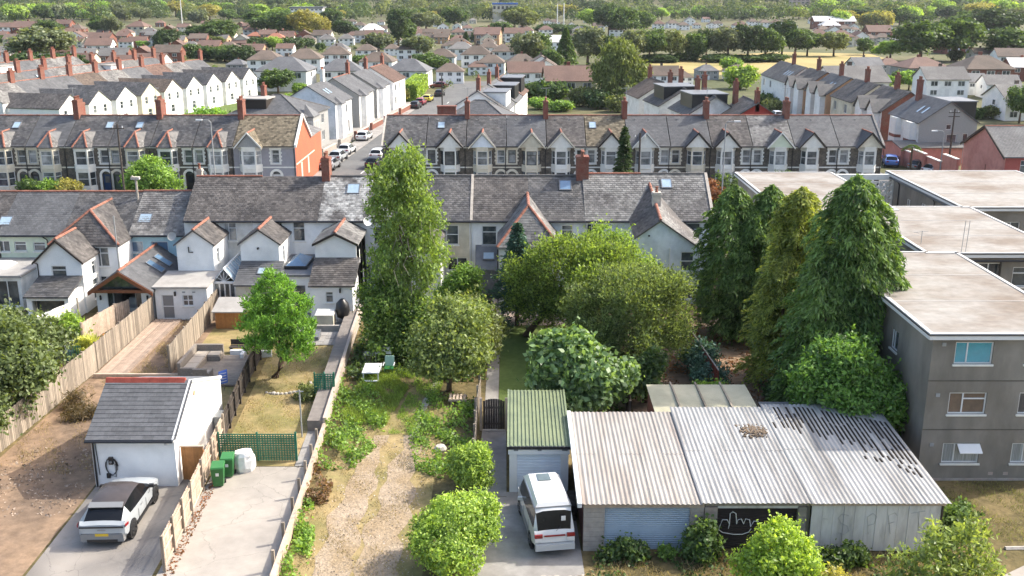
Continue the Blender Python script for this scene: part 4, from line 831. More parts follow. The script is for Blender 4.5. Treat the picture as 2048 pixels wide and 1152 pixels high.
for k in range(int((17.4 - 12.1) / p) + 1):
    x = (math.floor(12.1 / p) + .75 + k) * p
    if x > 17.4: break
    f = (x - 12.1) / 5.3; y_hi = 45.7; y_lo = 45.7 - (1.5 + 3.6 * f ** 1.1) + rnd.uniform(-.6, .4)
    y = y_hi - max(0, f - .35) * 2.5
    while y > y_lo:
        L_ = rnd.uniform(.5, 1.7); y2 = max(y_lo - .2, y - L_)
        if rnd.random() < .9: z = 2.31 + .45 * ((y + y2) / 2 - 36.9) / 9.1; mb.hexa([(x - .045, y2, 2.3 + .45 * (y2 - 36.9) / 9.1), (x + .045, y2, 2.3 + .45 * (y2 - 36.9) / 9.1), (x + .05, y, 2.3 + .45 * (y - 36.9) / 9.1), (x - .05, y, 2.3 + .45 * (y - 36.9) / 9.1)], [(x - .04, y2, 2.335 + .45 * (y2 - 36.9) / 9.1), (x + .04, y2, 2.335 + .45 * (y2 - 36.9) / 9.1), (x + .05, y, 2.335 + .45 * (y - 36.9) / 9.1), (x - .05, y, 2.335 + .45 * (y - 36.9) / 9.1)])
        y = y2 - rnd.uniform(.02, .12)
for k in range(14):
    x = (math.floor(rnd.uniform(15.2, 17.3) / p) + .75) * p; y = 41.2 - (x - 15) * .8 + rnd.uniform(-.6, .6); z = 2.3 + .45 * (y - 36.9) / 9.1; mb.box(x - .045, x + .045, y, y + rnd.uniform(.2, .5), z, z + .04)
part('moss', mb, m_moss, t, kind='stuff')
t = thing('shed', 'shed with cream sheet roof behind the lock-up garages', 'shed', (9, 46.3, 0))
c0 = [G(1312, 797, 2.3), G(1505, 797, 2.3)]; sx0, sx1, sy1 = 6.9, 12.0, 49.3
part('wall', MB().box(sx0 + .1, sx1 - .1, 46.1, sy1 - .1, 0, 2.25), m_brick, t)
for i in range(4): a = sx0 + (sx1 - sx0) * i / 4; part('roof_sheet', MB().slab([(a + .01, 45.9, 2.42), (a + (sx1 - sx0) / 4 - .01, 45.9, 2.42), (a + (sx1 - sx0) / 4 - .01, sy1, 2.5), (a + .01, sy1, 2.5)], .05), m_creamr, t)
for i in range(1, 4): a = sx0 + (sx1 - sx0) * i / 4; part('roof_batten', MB().box(a - .04, a + .04, 45.9, sy1 + .25, 2.44, 2.56), m_wood, t)
solo('roof_sheeting', MB().slab([(12.3, 46.1, 2.2), (17.3, 46.1, 2.2), (17.3, 47.6, 2.25), (12.3, 47.6, 2.25)], .12).box(12.4, 17.2, 46.2, 47.5, 0, 2.1), m_lead, 'low dark flat roof strip behind the white corrugated garage', 'shed', loc=(14.8, 46.8, 0))
# green-roofed garage
t = thing('garage', 'small garage with green ribbed roof and white roller door', 'garage', (1.2, 42.3, 0))
v0, v1, vf, vb = -.12, 2.55, 42.3, 48.4
mb = MB(); mb.box(v0, v0 + .15, vf + .1, vb, 0, 2.2).box(v1 - .15, v1, vf + .1, vb, 0, 2.2).box(v0 + .15, v1 - .15, vb - .15, vb, 0, 2.2); part('wall', mb, m_upvc, t)
[part('door_frame', MB().box(a, a + .35, vf, vf + .1, 0, 1.95), m_upvc, t) for a in (v0, v1 - .35)]; shutter(t, v0 + .35, v1 - .35, vf + .06, 0, 1.9, m_shutw, .075)
part('fascia', MB().box(v0 - .05, v1 + .05, vf - .12, vf + .02, 1.95, 2.26), m_upvc, t)
for x, w in ((v0 + .2, .2), (1.15, .18), (v1 - .3, .25)): part('nameplate', MB().box(x, x + w, vf - .13, vf - .115, 2.12, 2.19), m_cargrey, t)
mb = MB().slab([(v0 - .08, vf - .15, 2.32), (v1 + .08, vf - .15, 2.32), (v1 + .08, vb + .1, 2.5), (v0 - .08, vb + .1, 2.5)], .05); rf = part('roof', mb, m_greenr, t)
n = 15
for i in range(n): x = v0 + .08 + (v1 - v0 - .16) * i / (n - 1); part('roof_rib', MB().slab([(x - .035, vf - .1, 2.37), (x + .035, vf - .1, 2.37), (x + .035, vb + .05, 2.555), (x - .035, vb + .05, 2.555)], .06), m_greenr, rf)
for x in (v0 - .1, v1 + .02): part('verge', MB().slab([(x, vf - .17, 2.36), (x + .09, vf - .17, 2.36), (x + .09, vb + .12, 2.56), (x, vb + .12, 2.56)], .14), m_greenr, rf)
part('eaves_trim', MB().box(v0 - .1, v1 + .1, vf - .2, vf - .14, 2.22, 2.36), m_black, t)
# arched gate and its posts
t = thing('arched_gate', 'dark brown round-topped garden gate beside the green-roofed garage', 'gate', (-.95, 49.2, 0))
for i in range(9):
    x = -1.5 + i * .125; h = 1.45 + .3 * math.sqrt(max(0, 1 - ((x + .0625 + .94) / .62) ** 2)); part('board', MB().box(x + .004, x + .121, 49.18, 49.22, .08, h), m_wooddk, t)
for z in (.3, 1.2): part('ledge', MB().box(-1.5, -.38, 49.22, 49.26, z, z + .1), m_wooddk, t)
for x in (-1.68, -.36): part('gate_post', MB().box(x, x + .13, 49.12, 49.26, 0, 1.8), m_woodlt, t)
part('threshold', MB().box(-1.55, -.35, 49.0, 49.1, .02, .08), m_stonep, t)
# red metal fence
t = thing('metal_fence', 'dark red ribbed metal fence behind the garden sheds', 'fence', (9.7, 52, 0))
pa, pb = G(1434, 800), G(1377, 712); n = 22
for i in range(n):
    a, b = i / n, (i + 1) / n; xa, ya, xb, yb = pa[0] + (pb[0] - pa[0]) * a, pa[1] + (pb[1] - pa[1]) * a, pa[0] + (pb[0] - pa[0]) * b, pa[1] + (pb[1] - pa[1]) * b
    k = .04 * (i % 2); part('panel', MB().hexa([(xa - k, ya, 0), (xa + .02 - k, ya, 0), (xb + .02 - k, yb, 0), (xb - k, yb, 0)], [(xa - k, ya, 1.75), (xa + .02 - k, ya, 1.75), (xb + .02 - k, yb, 1.75), (xb - k, yb, 1.75)]), m_redm, t)
part('capping', MB().tube([(pa[0], pa[1], 1.78), (pb[0], pb[1], 1.78)], .04, 4), m_stonep, t)
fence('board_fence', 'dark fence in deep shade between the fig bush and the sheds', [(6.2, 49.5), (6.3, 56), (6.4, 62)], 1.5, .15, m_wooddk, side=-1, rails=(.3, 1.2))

# ---------------------------------------------------------------- flats
def flat_block(label, x0, x1, y0, y1, z1, front=(), left=(), roofm=None, seams=2):
    r = thing('apartment_block', label, 'apartments', (x0, y0, 0), group='staggered flat-roofed blocks')
    mb = MB(); wall(mb, (x0, y0), (x1, y0), 0, z1, [op(u, z, w, h) for u, z, w, h, *_ in front]); wall(mb, (x1, y0), (x1, y1), 0, z1)
    wall(mb, (x1, y1), (x0, y1), 0, z1); wall(mb, (x0, y1), (x0, y0), 0, z1, [op(u, z, w, h) for u, z, w, h, *_ in left]); part('wall', mb, m_conc, r)
    rf = part('flat_roof', MB().box(x0 - .28, x1 + .28, y0 - .28, y1 + .28, z1 + .02, z1 + .2), m_flat, r)
    mb = MB()
    for a, b, c, d in ((x0 - .3, x1 + .3, y0 - .32, y0 - .285), (x0 - .3, x1 + .3, y1 + .285, y1 + .32), (x0 - .32, x0 - .285, y0 - .285, y1 + .285), (x1 + .285, x1 + .32, y0 - .285, y1 + .285)): mb.box(a, b, c, d, z1 - .06, z1 + .13)
    part('fascia', mb, m_upvc, r)
    mb = MB()
    for a, b, c, d in ((x0 - .33, x1 + .33, y0 - .35, y0 - .25), (x0 - .33, x1 + .33, y1 + .25, y1 + .35), (x0 - .35, x0 - .25, y0 - .25, y1 + .25), (x1 + .25, x1 + .35, y0 - .25, y1 + .25)): mb.box(a, b, c, d, z1 + .132, z1 + .17)
    part('drip_edge', mb, m_dark, r)
    mb = MB()
    for a, b, c, d in ((x0 - .3, x1 + .3, y0 - .3, y0 - .1), (x0 - .3, x1 + .3, y1 + .1, y1 + .3), (x0 - .3, x0 - .1, y0 - .1, y1 + .1), (x1 + .1, x1 + .3, y0 - .1, y1 + .1)): mb.box(a, b, c, d, z1 + .172, z1 + .235)
    part('parapet_trim', mb, mat('pale_kerb', (.48, .47, .45), var=.08), r)
    for k in range(1, seams + 1): y = y0 + (y1 - y0) * k / (seams + 1); part('felt_seam', MB().box(x0 - .05, x1 + .05, y - .03, y + .03, z1 + .2, z1 + .212), mat('pale_seam', (.4, .39, .37), var=.05), rf)
    for lst, a, b in ((front, (x0, y0), (x1, y0)), (left, (x0, y1), (x0, y0))):
        for u, z, w, h, *k in lst: window(r, a, b, u, z, w, h, k[0] if k else 'left', gm=k[1] if len(k) > 1 else None, split=True)
    return r
fx0, fy0 = 18.9, 43.5; wz = [ZA(y, fy0) for y in (926, 828, 728)]; wx = XA(1945, fy0, wz[2]) - fx0
m_blind = mat('striped_blind_glass', (.28, .3, .3), rough=.15, var=.5, scale=4, stretch=(9, 9, .1), spec=.5)
fr = [(wx, wz[2], 1.72, 1.05, 'left', m_teal), (wx, wz[1], 1.72, 1.05, 'twotop', mat('dim_room_glass', (.11, .075, .05), rough=.08, var=.4, scale=1.5, spec=.5)), (wx, wz[0], 1.72, 1.0, 'left', m_blind),
      (wx + 3.2, wz[1], 1.72, 1.05, 'twotop'), (wx + 3.2, wz[0], 1.72, 1.0, 'left', m_blind), (wx + 3.2, wz[2], 1.72, 1.05, 'left')]
f1 = flat_block('three-storey grey rendered block of flats nearest the garages', fx0, 25.7, fy0, 57.9, 7.1, fr, [(6, 4.9, .9, 1.0), (10, 4.9, .9, 1.0)])
for x in (wx, wx + 3.2): part('open_light', MB().slab([(fx0 + x - .22, fy0 - .42, wz[0] + .7), (fx0 + x + .82, fy0 - .42, wz[0] + .7), (fx0 + x + .82, fy0 - .02, wz[0] + .98), (fx0 + x - .22, fy0 - .02, wz[0] + .98)], .04), m_upvc, f1)
for z in wz: part('vent', MB().box(fx0 + .42, fx0 + .6, fy0 - .03, fy0 - .002, z + .85, z + 1.02), m_steel, f1)
for z in (2.55, 4.95): part('render_band', MB().box(fx0 - .006, 25.7, fy0 - .012, fy0 - .002, z, z + .05), mat('render_joint', (.1, .09, .075)), f1)
for x in (fx0 + 3.3, fx0 + 4.0): part('air_brick', MB().box(x, x + .22, fy0 - .015, fy0 - .002, .28, .43), m_block, f1)
part('plinth', MB().box(fx0 - .03, 25.72, fy0 - .03, fy0 - .002, 0, .12), m_block, f1)
u0 = 24.4; pxu = lambda p, z: XA(p, 58.1, z) - u0
f2 = flat_block('second block of flats, its wide stained roof with a thin aerial', u0, 32.1, 58.1, 71.0, 7.1, [(pxu(1972, 5.2), 4.9, 1.5, 1.75, 'two'), (pxu(2040, 5.2), 5.2, 1.1, 1.2, 'top'), (pxu(1972, 2.5), 2.4, 1.5, 1.4, 'two')], [(3, 5, 1, 1), (9, 5, 1, 1)])
pipe(f2, [(25.9, 57.75, 6.85), (31.5, 57.75, 6.85)], r=.06); pipe(f2, [(pxu(2000, 6.8) + u0, 57.95, 6.8), (pxu(2000, 6.5) + u0, 57.95, 0)], r=.05)
for x in (26.2, 26.45): part('aerial', MB().tube([(x, 58.0, 7.3), (x + .05, 58.0, 9.2)], .02, 4), m_steel, f2)
part('aerial', MB().tube([(24.7, 60.2, 7.3), (24.7, 60.2, 8.1)], .02, 4).tube([(24.2, 60.2, 8.0), (25.1, 60.3, 8.05)], .015, 4).tube([(24.4, 60.0, 7.98), (24.4, 60.4, 7.98)], .012, 4), m_steel, f2)
f3 = flat_block('farthest right-hand block of flats, white door on its side wall', 32.0, 42.5, 71.2, 86.0, 7.1, [(3, 4.6, 2.2, 1.6, 'three'), (6.5, 4.6, 2.0, 1.6, 'three')], [(13.0, 4.55, .85, 1.95, 'one', m_glassc), (7.7, 5.1, 1.05, .95, 'two', m_glassc), (4.6, 5.0, .8, .8, 'two', m_glassc)])
for y in (83.5, 76.2): pipe(f3, [(31.75, y, 6.9), (31.93, y, 6.6), (31.93, y, 0)], r=.05)
part('gutter', MB().tube([(31.62, 71, 6.95), (31.62, 86.2, 6.95)], .07, 6), m_black, f3)
f4 = flat_block('left rear block of flats, pale roof showing behind the conifers', 19.0, 26.6, 70.2, 85.2, 7.1, [(2, 4.7, 1.4, 1.3)], [(5, 5, 1, 1)])
t = thing('screen_wall', 'white pierced block screen wall linking the rear flats', 'wall', (26.7, 85.0, 0))
sb = MB(); w = .53
for s in ((-.265, -.225), (.225, .265)): sb.box(s[0], s[1], 0, .2, -.265, .265).box(-.225, .225, 0, .2, s[0], s[1])
for k in range(10):
    a, b = 2 * math.pi * k / 10, 2 * math.pi * (k + 1) / 10; q = lambda an, r_: (r_ * math.cos(an), r_ * math.sin(an))
    (xa, za), (xb, zb), (xc, zc), (xd, zd) = q(a, .13), q(b, .13), q(b, .2), q(a, .2)
    sb.hexa([(xa, 0, za), (xb, 0, zb), (xb, .2, zb), (xa, .2, za)], [(xd, 0, zd), (xc, 0, zc), (xc, .2, zc), (xd, .2, zd)])
sm = sb.mesh('screen_block', m_trim)
for i in range(10):
    for j in range(12): link('screen_block', sm, t, (.3 + i * w, 0, .5 + j * w))
part('coping', MB().box(26.6, 32, 84.95, 85.25, 6.75, 7.2), m_trim, t)
for x in (26.6, 31.9): part('pier', MB().box(x, x + .1, 84.9, 85.2, 0, 6.75), m_trim, t)
# ---------------------------------------------------------------- bay-fronted terrace across the street
YB, EV, RG, YRB = 115.0, 5.2, 8.1, 119.5
def arch_mesh(r0, r1, zs, d, n=10):
    mb = MB()
    def seg(p, q, p2, q2): mb.hexa([(p[0], 0, p[1]), (q[0], 0, q[1]), (q[0], d, q[1]), (p[0], d, p[1])], [(p2[0], 0, p2[1]), (q2[0], 0, q2[1]), (q2[0], d, q2[1]), (p2[0], d, p2[1])])
    for s in (-1, 1):
        mb.box(min(s * r0, s * r1), max(s * r0, s * r1), 0, d, 0, zs)
    for k in range(n):
        a, b = math.pi * k / n, math.pi * (k + 1) / n
        mb.hexa([(r0 * math.cos(a), 0, zs + r0 * math.sin(a)), (r0 * math.cos(a), d, zs + r0 * math.sin(a)), (r0 * math.cos(b), d, zs + r0 * math.sin(b)), (r0 * math.cos(b), 0, zs + r0 * math.sin(b))],
                [(r1 * math.cos(a), 0, zs + r1 * math.sin(a)), (r1 * math.cos(a), d, zs + r1 * math.sin(a)), (r1 * math.cos(b), d, zs + r1 * math.sin(b)), (r1 * math.cos(b), 0, zs + r1 * math.sin(b))])
    return mb
ARCH = {}
def quoin_mesh(w, h, m):
    k = ('q', round(w, 2), round(h, 2), m.name)
    if k not in ARCH:
        mb = MB(); n = 7
        for s in (-1, 1):
            for i in range(n):
                e = .3 if i % 2 else .19; x0, x1 = (s * w / 2, s * (w / 2 + e)); mb.box(min(x0, x1), max(x0, x1), -.05, .02, h * i / n + .01, h * (i + 1) / n - .01)
        mb.box(-w/2 - .25, w/2 + .25, -.06, .02, h, h + .22).box(-w/2 - .2, w/2 + .2, -.09, .02, -.14, 0); ARCH[k] = mb.mesh('window_surround', m)
    return ARCH[k]
def bay_house(label, x0, x1, xb, xd, wm, tm, rm, gab='gable', barge=None, bw=2.3, door=None, ridge_m=m_ridge, winm=None, gm=None, gabm=None, rl=None, sty='sash', endR=None, group='grey stone bay-fronted terrace', back=True):
    r = thing('terraced_house', label, 'house', ((x0 + x1) / 2, YB, 0), group=group); fm = winm or m_upvc
    dz = .95; mb = MB(); wall(mb, (x0, YB), (x1, YB), 0, EV, [op(xd - x0, .0, dz, 2.4), op(xd - x0, 3.25, .85, 1.5)], rev=.22); wall(mb, (x1, 124), (x0, 124), 0, EV)
    wall(mb, (x0, 124), (x0, YB), 0, EV, gable=(4.5, RG - .15)); part('wall', mb, wm, r)
    mb = MB(); wall(mb, (x1, YB), (x1, 124), 0, EV, gable=(4.5, RG - .15)); part('end_wall', mb, endR or wm, r)
    # canted bay
    c = [(xb - bw / 2, YB), (xb - bw * .29, YB - .85), (xb + bw * .29, YB - .85), (xb + bw / 2, YB)]
    b = part('bay', MB().prism(c, 0, .75).prism(c, 2.35, 3.15).prism(c, 4.72, 5.12), tm, r)
    cc = [(xb - bw / 2 + .12, YB), (xb - bw * .29 + .06, YB - .74), (xb + bw * .29 - .06, YB - .74), (xb + bw / 2 - .12, YB)]
    part('bay_core', MB().prism(cc, .76, 2.34).prism(cc, 3.16, 4.71), m_dark, b)
    for z, h in ((.75, 1.6), (3.15, 1.57)):
        for a, e in zip(c, c[1:]):
            Lw = math.hypot(e[0] - a[0], e[1] - a[1]); window(r, a, e, Lw / 2, z, Lw - .16 if Lw > 1.1 else Lw - .12, h, sty, fm=fm, gm=gm or m_glassc, sill=False, rec=.06)
        for q in c[1:3]: part('mullion', MB().box(q[0] - .07, q[0] + .07, YB - .86, YB - .72, z, z + h), tm, b)
    for z in (2.72, 5.1): k = [(x, y - (.09 if y < YB else 0)) for x, y in c]; part('cornice', MB().prism(k, z, z + .1), tm, b)
    yb_ = YB - 1.0
    if gab == 'gable':
        A = [(xb - 1.5, 118, 5.12), (xb - 1.5, yb_ - .12, 5.12), (xb, yb_ - .12, 6.78), (xb, 117.6, 6.78)]; B = [(xb + 1.5, yb_ - .12, 5.12), (xb + 1.5, 118, 5.12), (xb, 117.6, 6.78), (xb, yb_ - .12, 6.78)]
        g = part('bay_roof', MB().slab(A, .1).slab(B, .1), rm, r); slates(A, rm, g); slates(B, rm, g); ridge_row((xb, yb_ - .1, 6.8), (xb, 117.6, 6.8), ridge_m or m_ridge, g)
        part('pediment', MB().hexa([(xb - 1.3, yb_ + .08, 5.15), (xb + 1.3, yb_ + .08, 5.15), (xb, yb_ + .08, 6.6)], [(xb - 1.3, yb_ + .16, 5.15), (xb + 1.3, yb_ + .16, 5.15), (xb, yb_ + .16, 6.6)]), gabm or tm, r)
        for s in (-1, 1):
            q = [(xb + s * 1.55, yb_ - .16, 4.98), (xb, yb_ - .16, 6.7), (xb, yb_ - .1, 6.7), (xb + s * 1.55, yb_ - .1, 4.98)]; part('bargeboard', MB().hexa(q, [(a, b_, z + .2) for a, b_, z in q]), barge or tm, r)
    else:
        ap = (xb, YB + .55, 6.75); e4 = [(xb - 1.4, YB + .3, 5.15), (xb - .85, yb_ - .05, 5.15), (xb + .85, yb_ - .05, 5.15), (xb + 1.4, YB + .3, 5.15)]
        g = part('bay_roof', MB().slab([e4[1], e4[2], ap], .08).slab([e4[0], e4[1], ap], .08).slab([e4[2], e4[3], ap], .08).slab([(xb + 1.4, YB + .3, 5.15), (xb + 1.2, 117.5, 6.6), (xb, 117.5, 6.75), ap], .08).slab([(xb - 1.2, 117.5, 6.6), (xb - 1.4, YB + .3, 5.15), ap, (xb, 117.5, 6.75)], .08), rm, r)
        slates([e4[1], e4[2], ap, ap], rm, g); slates([e4[2], e4[3], ap, ap], m_slate3, g); slates([e4[0], e4[1], ap, ap], rm, g); ridge_row(ap, (xb, 117.5, 6.78), m_ridge, g)
        for q in (e4[1], e4[2]): ridge_row((q[0], q[1], 5.2), ap, m_ridge, g)
    q = [(x0 + .04, YB - .25, EV), (x1 - .04, YB - .25, EV), (x1 - .04, YRB, RG), (x0 + .04, YRB, RG)]; q2 = [(x1 - .04, 124.2, EV), (x0 + .04, 124.2, EV), (x0 + .04, YRB, RG), (x1 - .04, YRB, RG)]
    rf = part('roof', MB().slab(q, .12).slab(q2, .12), rm, r); slates(q, rm, rf, .26, .36)
    if ridge_m: ridge_row((x0, YRB, RG + .03), (x1, YRB, RG + .03), ridge_m, rf)
    window(r, (x0, YB), (x1, YB), xd - x0, 3.25, .85, 1.5, sty, fm=fm, gm=gm or m_glassc, rec=.12)
    link('window_surround', quoin_mesh(.85, 1.5, tm), r, (xd - (x0 + x1) / 2, 0, 3.25))
    k = tm.name
    if k not in ARCH: ARCH[k] = arch_mesh(.5, .76, 1.85, .1).mesh('door_arch', tm)
    link('door_arch', ARCH[k], r, (xd - (x0 + x1) / 2, -.09, 0)); dd = part('door', MB().box(xd - .47, xd + .47, YB + .2, YB + .24, 0, 2.38), door or m_upvc, r)
    part('fanlight', MB().box(xd - .4, xd + .4, YB + .17, YB + .199, 1.95, 2.3), m_glass, dd); part('door_glass', MB().box(xd - .25, xd + .25, YB + .17, YB + .199, 1.0, 1.75), m_glass, dd)
    segs = [(x0, xb - bw / 2 - .02), (xb + bw / 2 + .02, x1)]
    for a, e in segs:
        if e - a > .2: part('string_course', MB().box(a, e, YB - .05, YB - .003, 2.72, 2.86), tm, r); part('eaves_board', MB().box(a, e, YB - .16, YB - .003, 4.98, 5.16), tm if gab == 'gable' else m_trim, r)
    part('gutter', MB().cyl((x0, YB - .3, 5.12), (xb - 1.55, YB - .3, 5.12), .06, n=6) if xb - x0 > x1 - xb else MB().cyl((xb + 1.55, YB - .3, 5.12), (x1, YB - .3, 5.12), .06, n=6), m_black, r)
    pp = x0 + .12 if xb > (x0 + x1) / 2 and xd - x0 > .7 else x1 - .12
    pipe(r, [(pp, YB - .1, 0), (pp, YB - .1, 5.0)], r=.05)
    if rl: rooflight(r, (rl, 117.9, EV + (117.9 - YB + .25) * (RG - EV) / 4.75 + .02), (1, 0, 0), (0, 4.75, RG - EV), .85, 1.15, gm=m_roofl)
    return r
X5 = lambda p: XA(p, YB, 5)
bd = [765, 852, 932, 1013, 1093, 1172, 1255, 1341, 1423, 1505, 1588, 1678, 1765]; by = [801, 900, 965, 1063, 1122, 1221, 1290, 1393, 1452, 1558, 1621, 1736]
m_tilechk = mat('mottled_concrete_tile', (.16, .135, .095), rough=.85, var=.2, scale=4, isl=.5, bump=.3)
rms = [m_slate, m_slate, m_slate, m_slate5, m_slate2, m_tilechk, m_slate5, m_slate5, m_slate2, m_slate3, m_slate5, m_slate5]
tms = [m_trim, m_trim, m_trimw, m_trimw, m_trim, m_trim, m_trim, m_trimw, m_trim, m_trim, m_trim, m_trim]
brg = [m_dark, m_dark, None, None, m_trimw, m_dark, None, m_dark, m_dark, None, m_dark, m_dark]
gms = [m_trim, m_trim, m_icy, m_cream, m_trim, m_trim, m_trim, m_trim, m_trim, m_mint, m_trim, m_cream]
dcol = [(.1, .02, .02), (.02, .05, .12), (.7, .7, .7), (.05, .08, .05), (.6, .6, .58), (.03, .03, .03)]
descR = ['first house from the side street in the right-hand bay terrace, dark gable', 'second house of the bay terrace right of the street, with one rooflight', 'third house of the right-hand bay terrace, pale blue pediment',
         'fourth house of the right-hand bay terrace, cream pediment and grey slates', 'fifth house of the right-hand bay terrace, cream bargeboards', 'sixth house of the bay terrace, mottled tile roof and blue rooflight',
         'seventh house of the bay terrace, beside the slim dark conifer', 'eighth house of the bay terrace, cream bay under dark bargeboards', 'ninth house of the bay terrace, behind the tall lamp post',
         'tenth house of the bay terrace, lichen-pale roof and greenish pediment', 'eleventh house of the bay terrace, broad white bay and dark gable', 'last house of the right-hand bay terrace, nearest the pink wall']
for i in range(12):
    x0, x1 = X5(bd[i]), X5(bd[i + 1]); xd = x1 - .62 if i % 2 == 0 else x0 + .62; dm = mat('door_paint_%d' % (i % 6), dcol[i % 6], rough=.4, var=.05)
    h = bay_house(descR[i], x0, x1, X5(by[i]), xd, m_stone, tms[i], rms[i], 'gable', brg[i], bw=2.2, door=dm, gabm=gms[i], winm=m_dark if i in (1, 3) else None, gm=[m_glassc, m_glass, m_glassc][i % 3], rl={1: X5(880), 5: X5(1188)}.get(i), sty=['sash', 'top'][i % 2], ridge_m=m_ridge if i not in (0, 1, 2) else m_ridge)
    if i % 2 == 1 and i < 11: chimney(h, x1, YRB, 7.4, 9.75, .55, 1.3, m_brick, 4)
    if i == 11: part('verge', MB().slab([(x1 - .05, YB - .3, 5.3), (x1 + .2, YB - .3, 5.3), (x1 + .2, YRB, 8.24), (x1 - .05, YRB, 8.24)], .25), m_slate3, h)
    if i == 0: part('verge', MB().slab([(x0 - .12, YB - .3, 5.3), (x0 + .06, YB - .3, 5.3), (x0 + .06, YRB, 8.22), (x0 - .12, YRB, 8.22)], .2), m_stonep, h)
    for k in range(2): part('roof_vent', MB().box(x0 + 1 + k * 1.6, x0 + 1.2 + k * 1.6, 118.7, 118.85, 7.5, 7.72), m_stonep if i < 4 else m_lead, h)
bl = [-115, -32, 52, 131, 218, 301, 386, 466]; byl = [-72, 3, 97, 166, 269, 334, 434]
tl = [m_trimw, m_trimw, m_trimw, m_trim, m_trimw, m_trim, m_trim]
descL = ['bay terrace house at the very left edge of the photo', 'leftmost full house of the hipped-bay terrace, two rooflights', 'cream bay house left of the yellow garden bush', 'white bay house next to the telegraph pole, blue front door beside it',
         'cream bay house behind the round street tree', 'white bay house just right of the round street tree', 'white bay house behind the street lamp on the left']
for i in range(7):
    x0, x1 = X5(bl[i]), X5(bl[i + 1]); right = i in (1, 3, 5); xd = x1 - .62 if right else x0 + .62
    h = bay_house(descL[i], x0, x1, X5(byl[i]), xd, m_stone, tl[i], m_slate if i != 2 else m_slate5, 'hip', bw=2.4, door=mat('door_paint_%d' % ((i * 2 + 1) % 6), dcol[(i * 2 + 1) % 6]), gm=[m_glassc, m_glass][i % 2], rl={1: X5(15), 3: X5(205), 4: X5(266)}.get(i), sty=['top', 'sash'][i % 2], group='left-hand bay terrace')
    if i in (2, 4, 6): chimney(h, x1 if i < 6 else x1 + .1, YRB, 7.4, 9.9, .62, 1.4, m_brick, 4)
    if i in (2, 4): chimney(h, x1 - .6, YRB + 2.5, 6.6, 9.3, .55, .9, m_brick, 3)
x0, x1 = X5(466), X5(590)
h = bay_house('end house with white gable and orange brick side wall on the street corner', x0, x1, X5(500), X5(550), mat('lilac_grey_render', (.3, .29, .31), var=.08, bump=.2, bscale=30), m_trim, m_tilechk, 'gable', None, bw=2.6, door=m_upvc, gabm=m_grey, gm=m_glassc, endR=m_orange, group='left-hand bay terrace', sty='top')
part('verge', MB().slab([(x1 - .03, YB - .3, 5.35), (x1 + .22, YB - .3, 5.35), (x1 + .22, YRB, 8.3), (x1 - .03, YRB, 8.3)], .3), m_trim, h); part('verge', MB().slab([(x1 - .03, YRB, 8.3), (x1 + .22, YRB, 8.3), (x1 + .22, 124, 5.3), (x1 - .03, 124, 5.3)], .3), m_trim, h)
for y in (117.6, 121.6): part('blocked_window', MB().box(x1 + .003, x1 + .06, y, y + .8, 1.0, 2.9), m_trimw, h)
part('string_course', MB().box(x1 + .003, x1 + .05, 115.1, 126, 3.0, 3.15), m_trimw, h)
mb = MB(); wall(mb, (x1, 124), (x1, 131), 0, 5.0); wall(mb, (x1, 131), (x1 - 3.5, 131), 0, 5.0); part('rear_wing', mb, m_orange, h)
rf = part('roof', MB().slab([(x1 + .1, 124, 5.05), (x1 + .1, 131.2, 5.05), (x1 - 3.6, 131.2, 6.3), (x1 - 3.6, 124, 6.3)], .15), m_slate3, h)
# garage building with white doors and small outbuildings on the corner
t = thing('garage', 'white flat-roofed corner garage beside the orange brick house', 'garage', (-26, 134, 0)); part('wall', MB().box(-30.5, -26.6, 132.5, 139, 0, 2.5), m_white, t); part('flat_roof', MB().box(-30.7, -26.2, 132.2, 139.2, 2.5, 2.7), m_upvc, t)
for k in range(2): part('garage_door', MB().box(-26.6, -26.55, 126.6 + k * 2.8, 129.2 + k * 2.8, 0, 2.2), m_upvc, t)

# ---------------------------------------------------------------- generic detached and terraced houses further back
def villa(label, loc, rz, w, d, eave, ridge, kind='gable', axis='y', wm=None, rm=None, gm_wall=None, ch=(), win=(), ridge_m=m_ridgeg, extra=None, name='house', group=None, sl=True, gauge=.3, wd=.45, z0=0, over=.25, cat='house', chm=None, pots=3):
    """house on local axes: x 0..w, y 0..d, ridge along axis. win: (side, u, z, w, h, style, glass); sides f(-y) r(+x) l(-x) b"""
    r = thing(name, label, cat, (loc[0], loc[1], z0), rz, group); wm = wm or m_white; gw = gm_wall or wm
    corner = {'f': ((0, 0), (w, 0)), 'r': ((w, 0), (w, d)), 'b': ((w, d), (0, d)), 'l': ((0, d), (0, 0))}
    for s, (a, b) in corner.items():
        gl = None
        if kind == 'gable' and ((axis == 'y' and s in 'fb') or (axis == 'x' and s in 'rl')): gl = (math.hypot(b[0] - a[0], b[1] - a[1]) / 2, ridge - .1)
        mb = MB(); wall(mb, a, b, 0, eave, [op(q[1], q[2], q[3], q[4]) for q in win if q[0] == s], gable=gl); part('wall', mb, gw if s == 'f' else wm, r, local=True)
        for q in win:
            if q[0] == s: window(r, a, b, q[1], q[2], q[3], q[4], q[5] if len(q) > 5 else 'two', gm=q[6] if len(q) > 6 else m_glass, local=True, sill=False)
    hp = min(w, d) / 2 * .95 if kind == 'hip' else 0
    gable_roof(r, 0, w, 0, d, eave, ridge, axis, rm or m_slate, over=over, ridge_m=ridge_m, sl=sl, hip=(hp, hp) if kind == 'hip' else (0, 0), local=True, gauge=gauge, wd=wd)
    for x, y, z1 in ch: chimney(r, x, y, ridge - 1.2, z1, .55, 1.0, chm or m_brick, pots, local=True)
    if extra: extra(r)
    return r
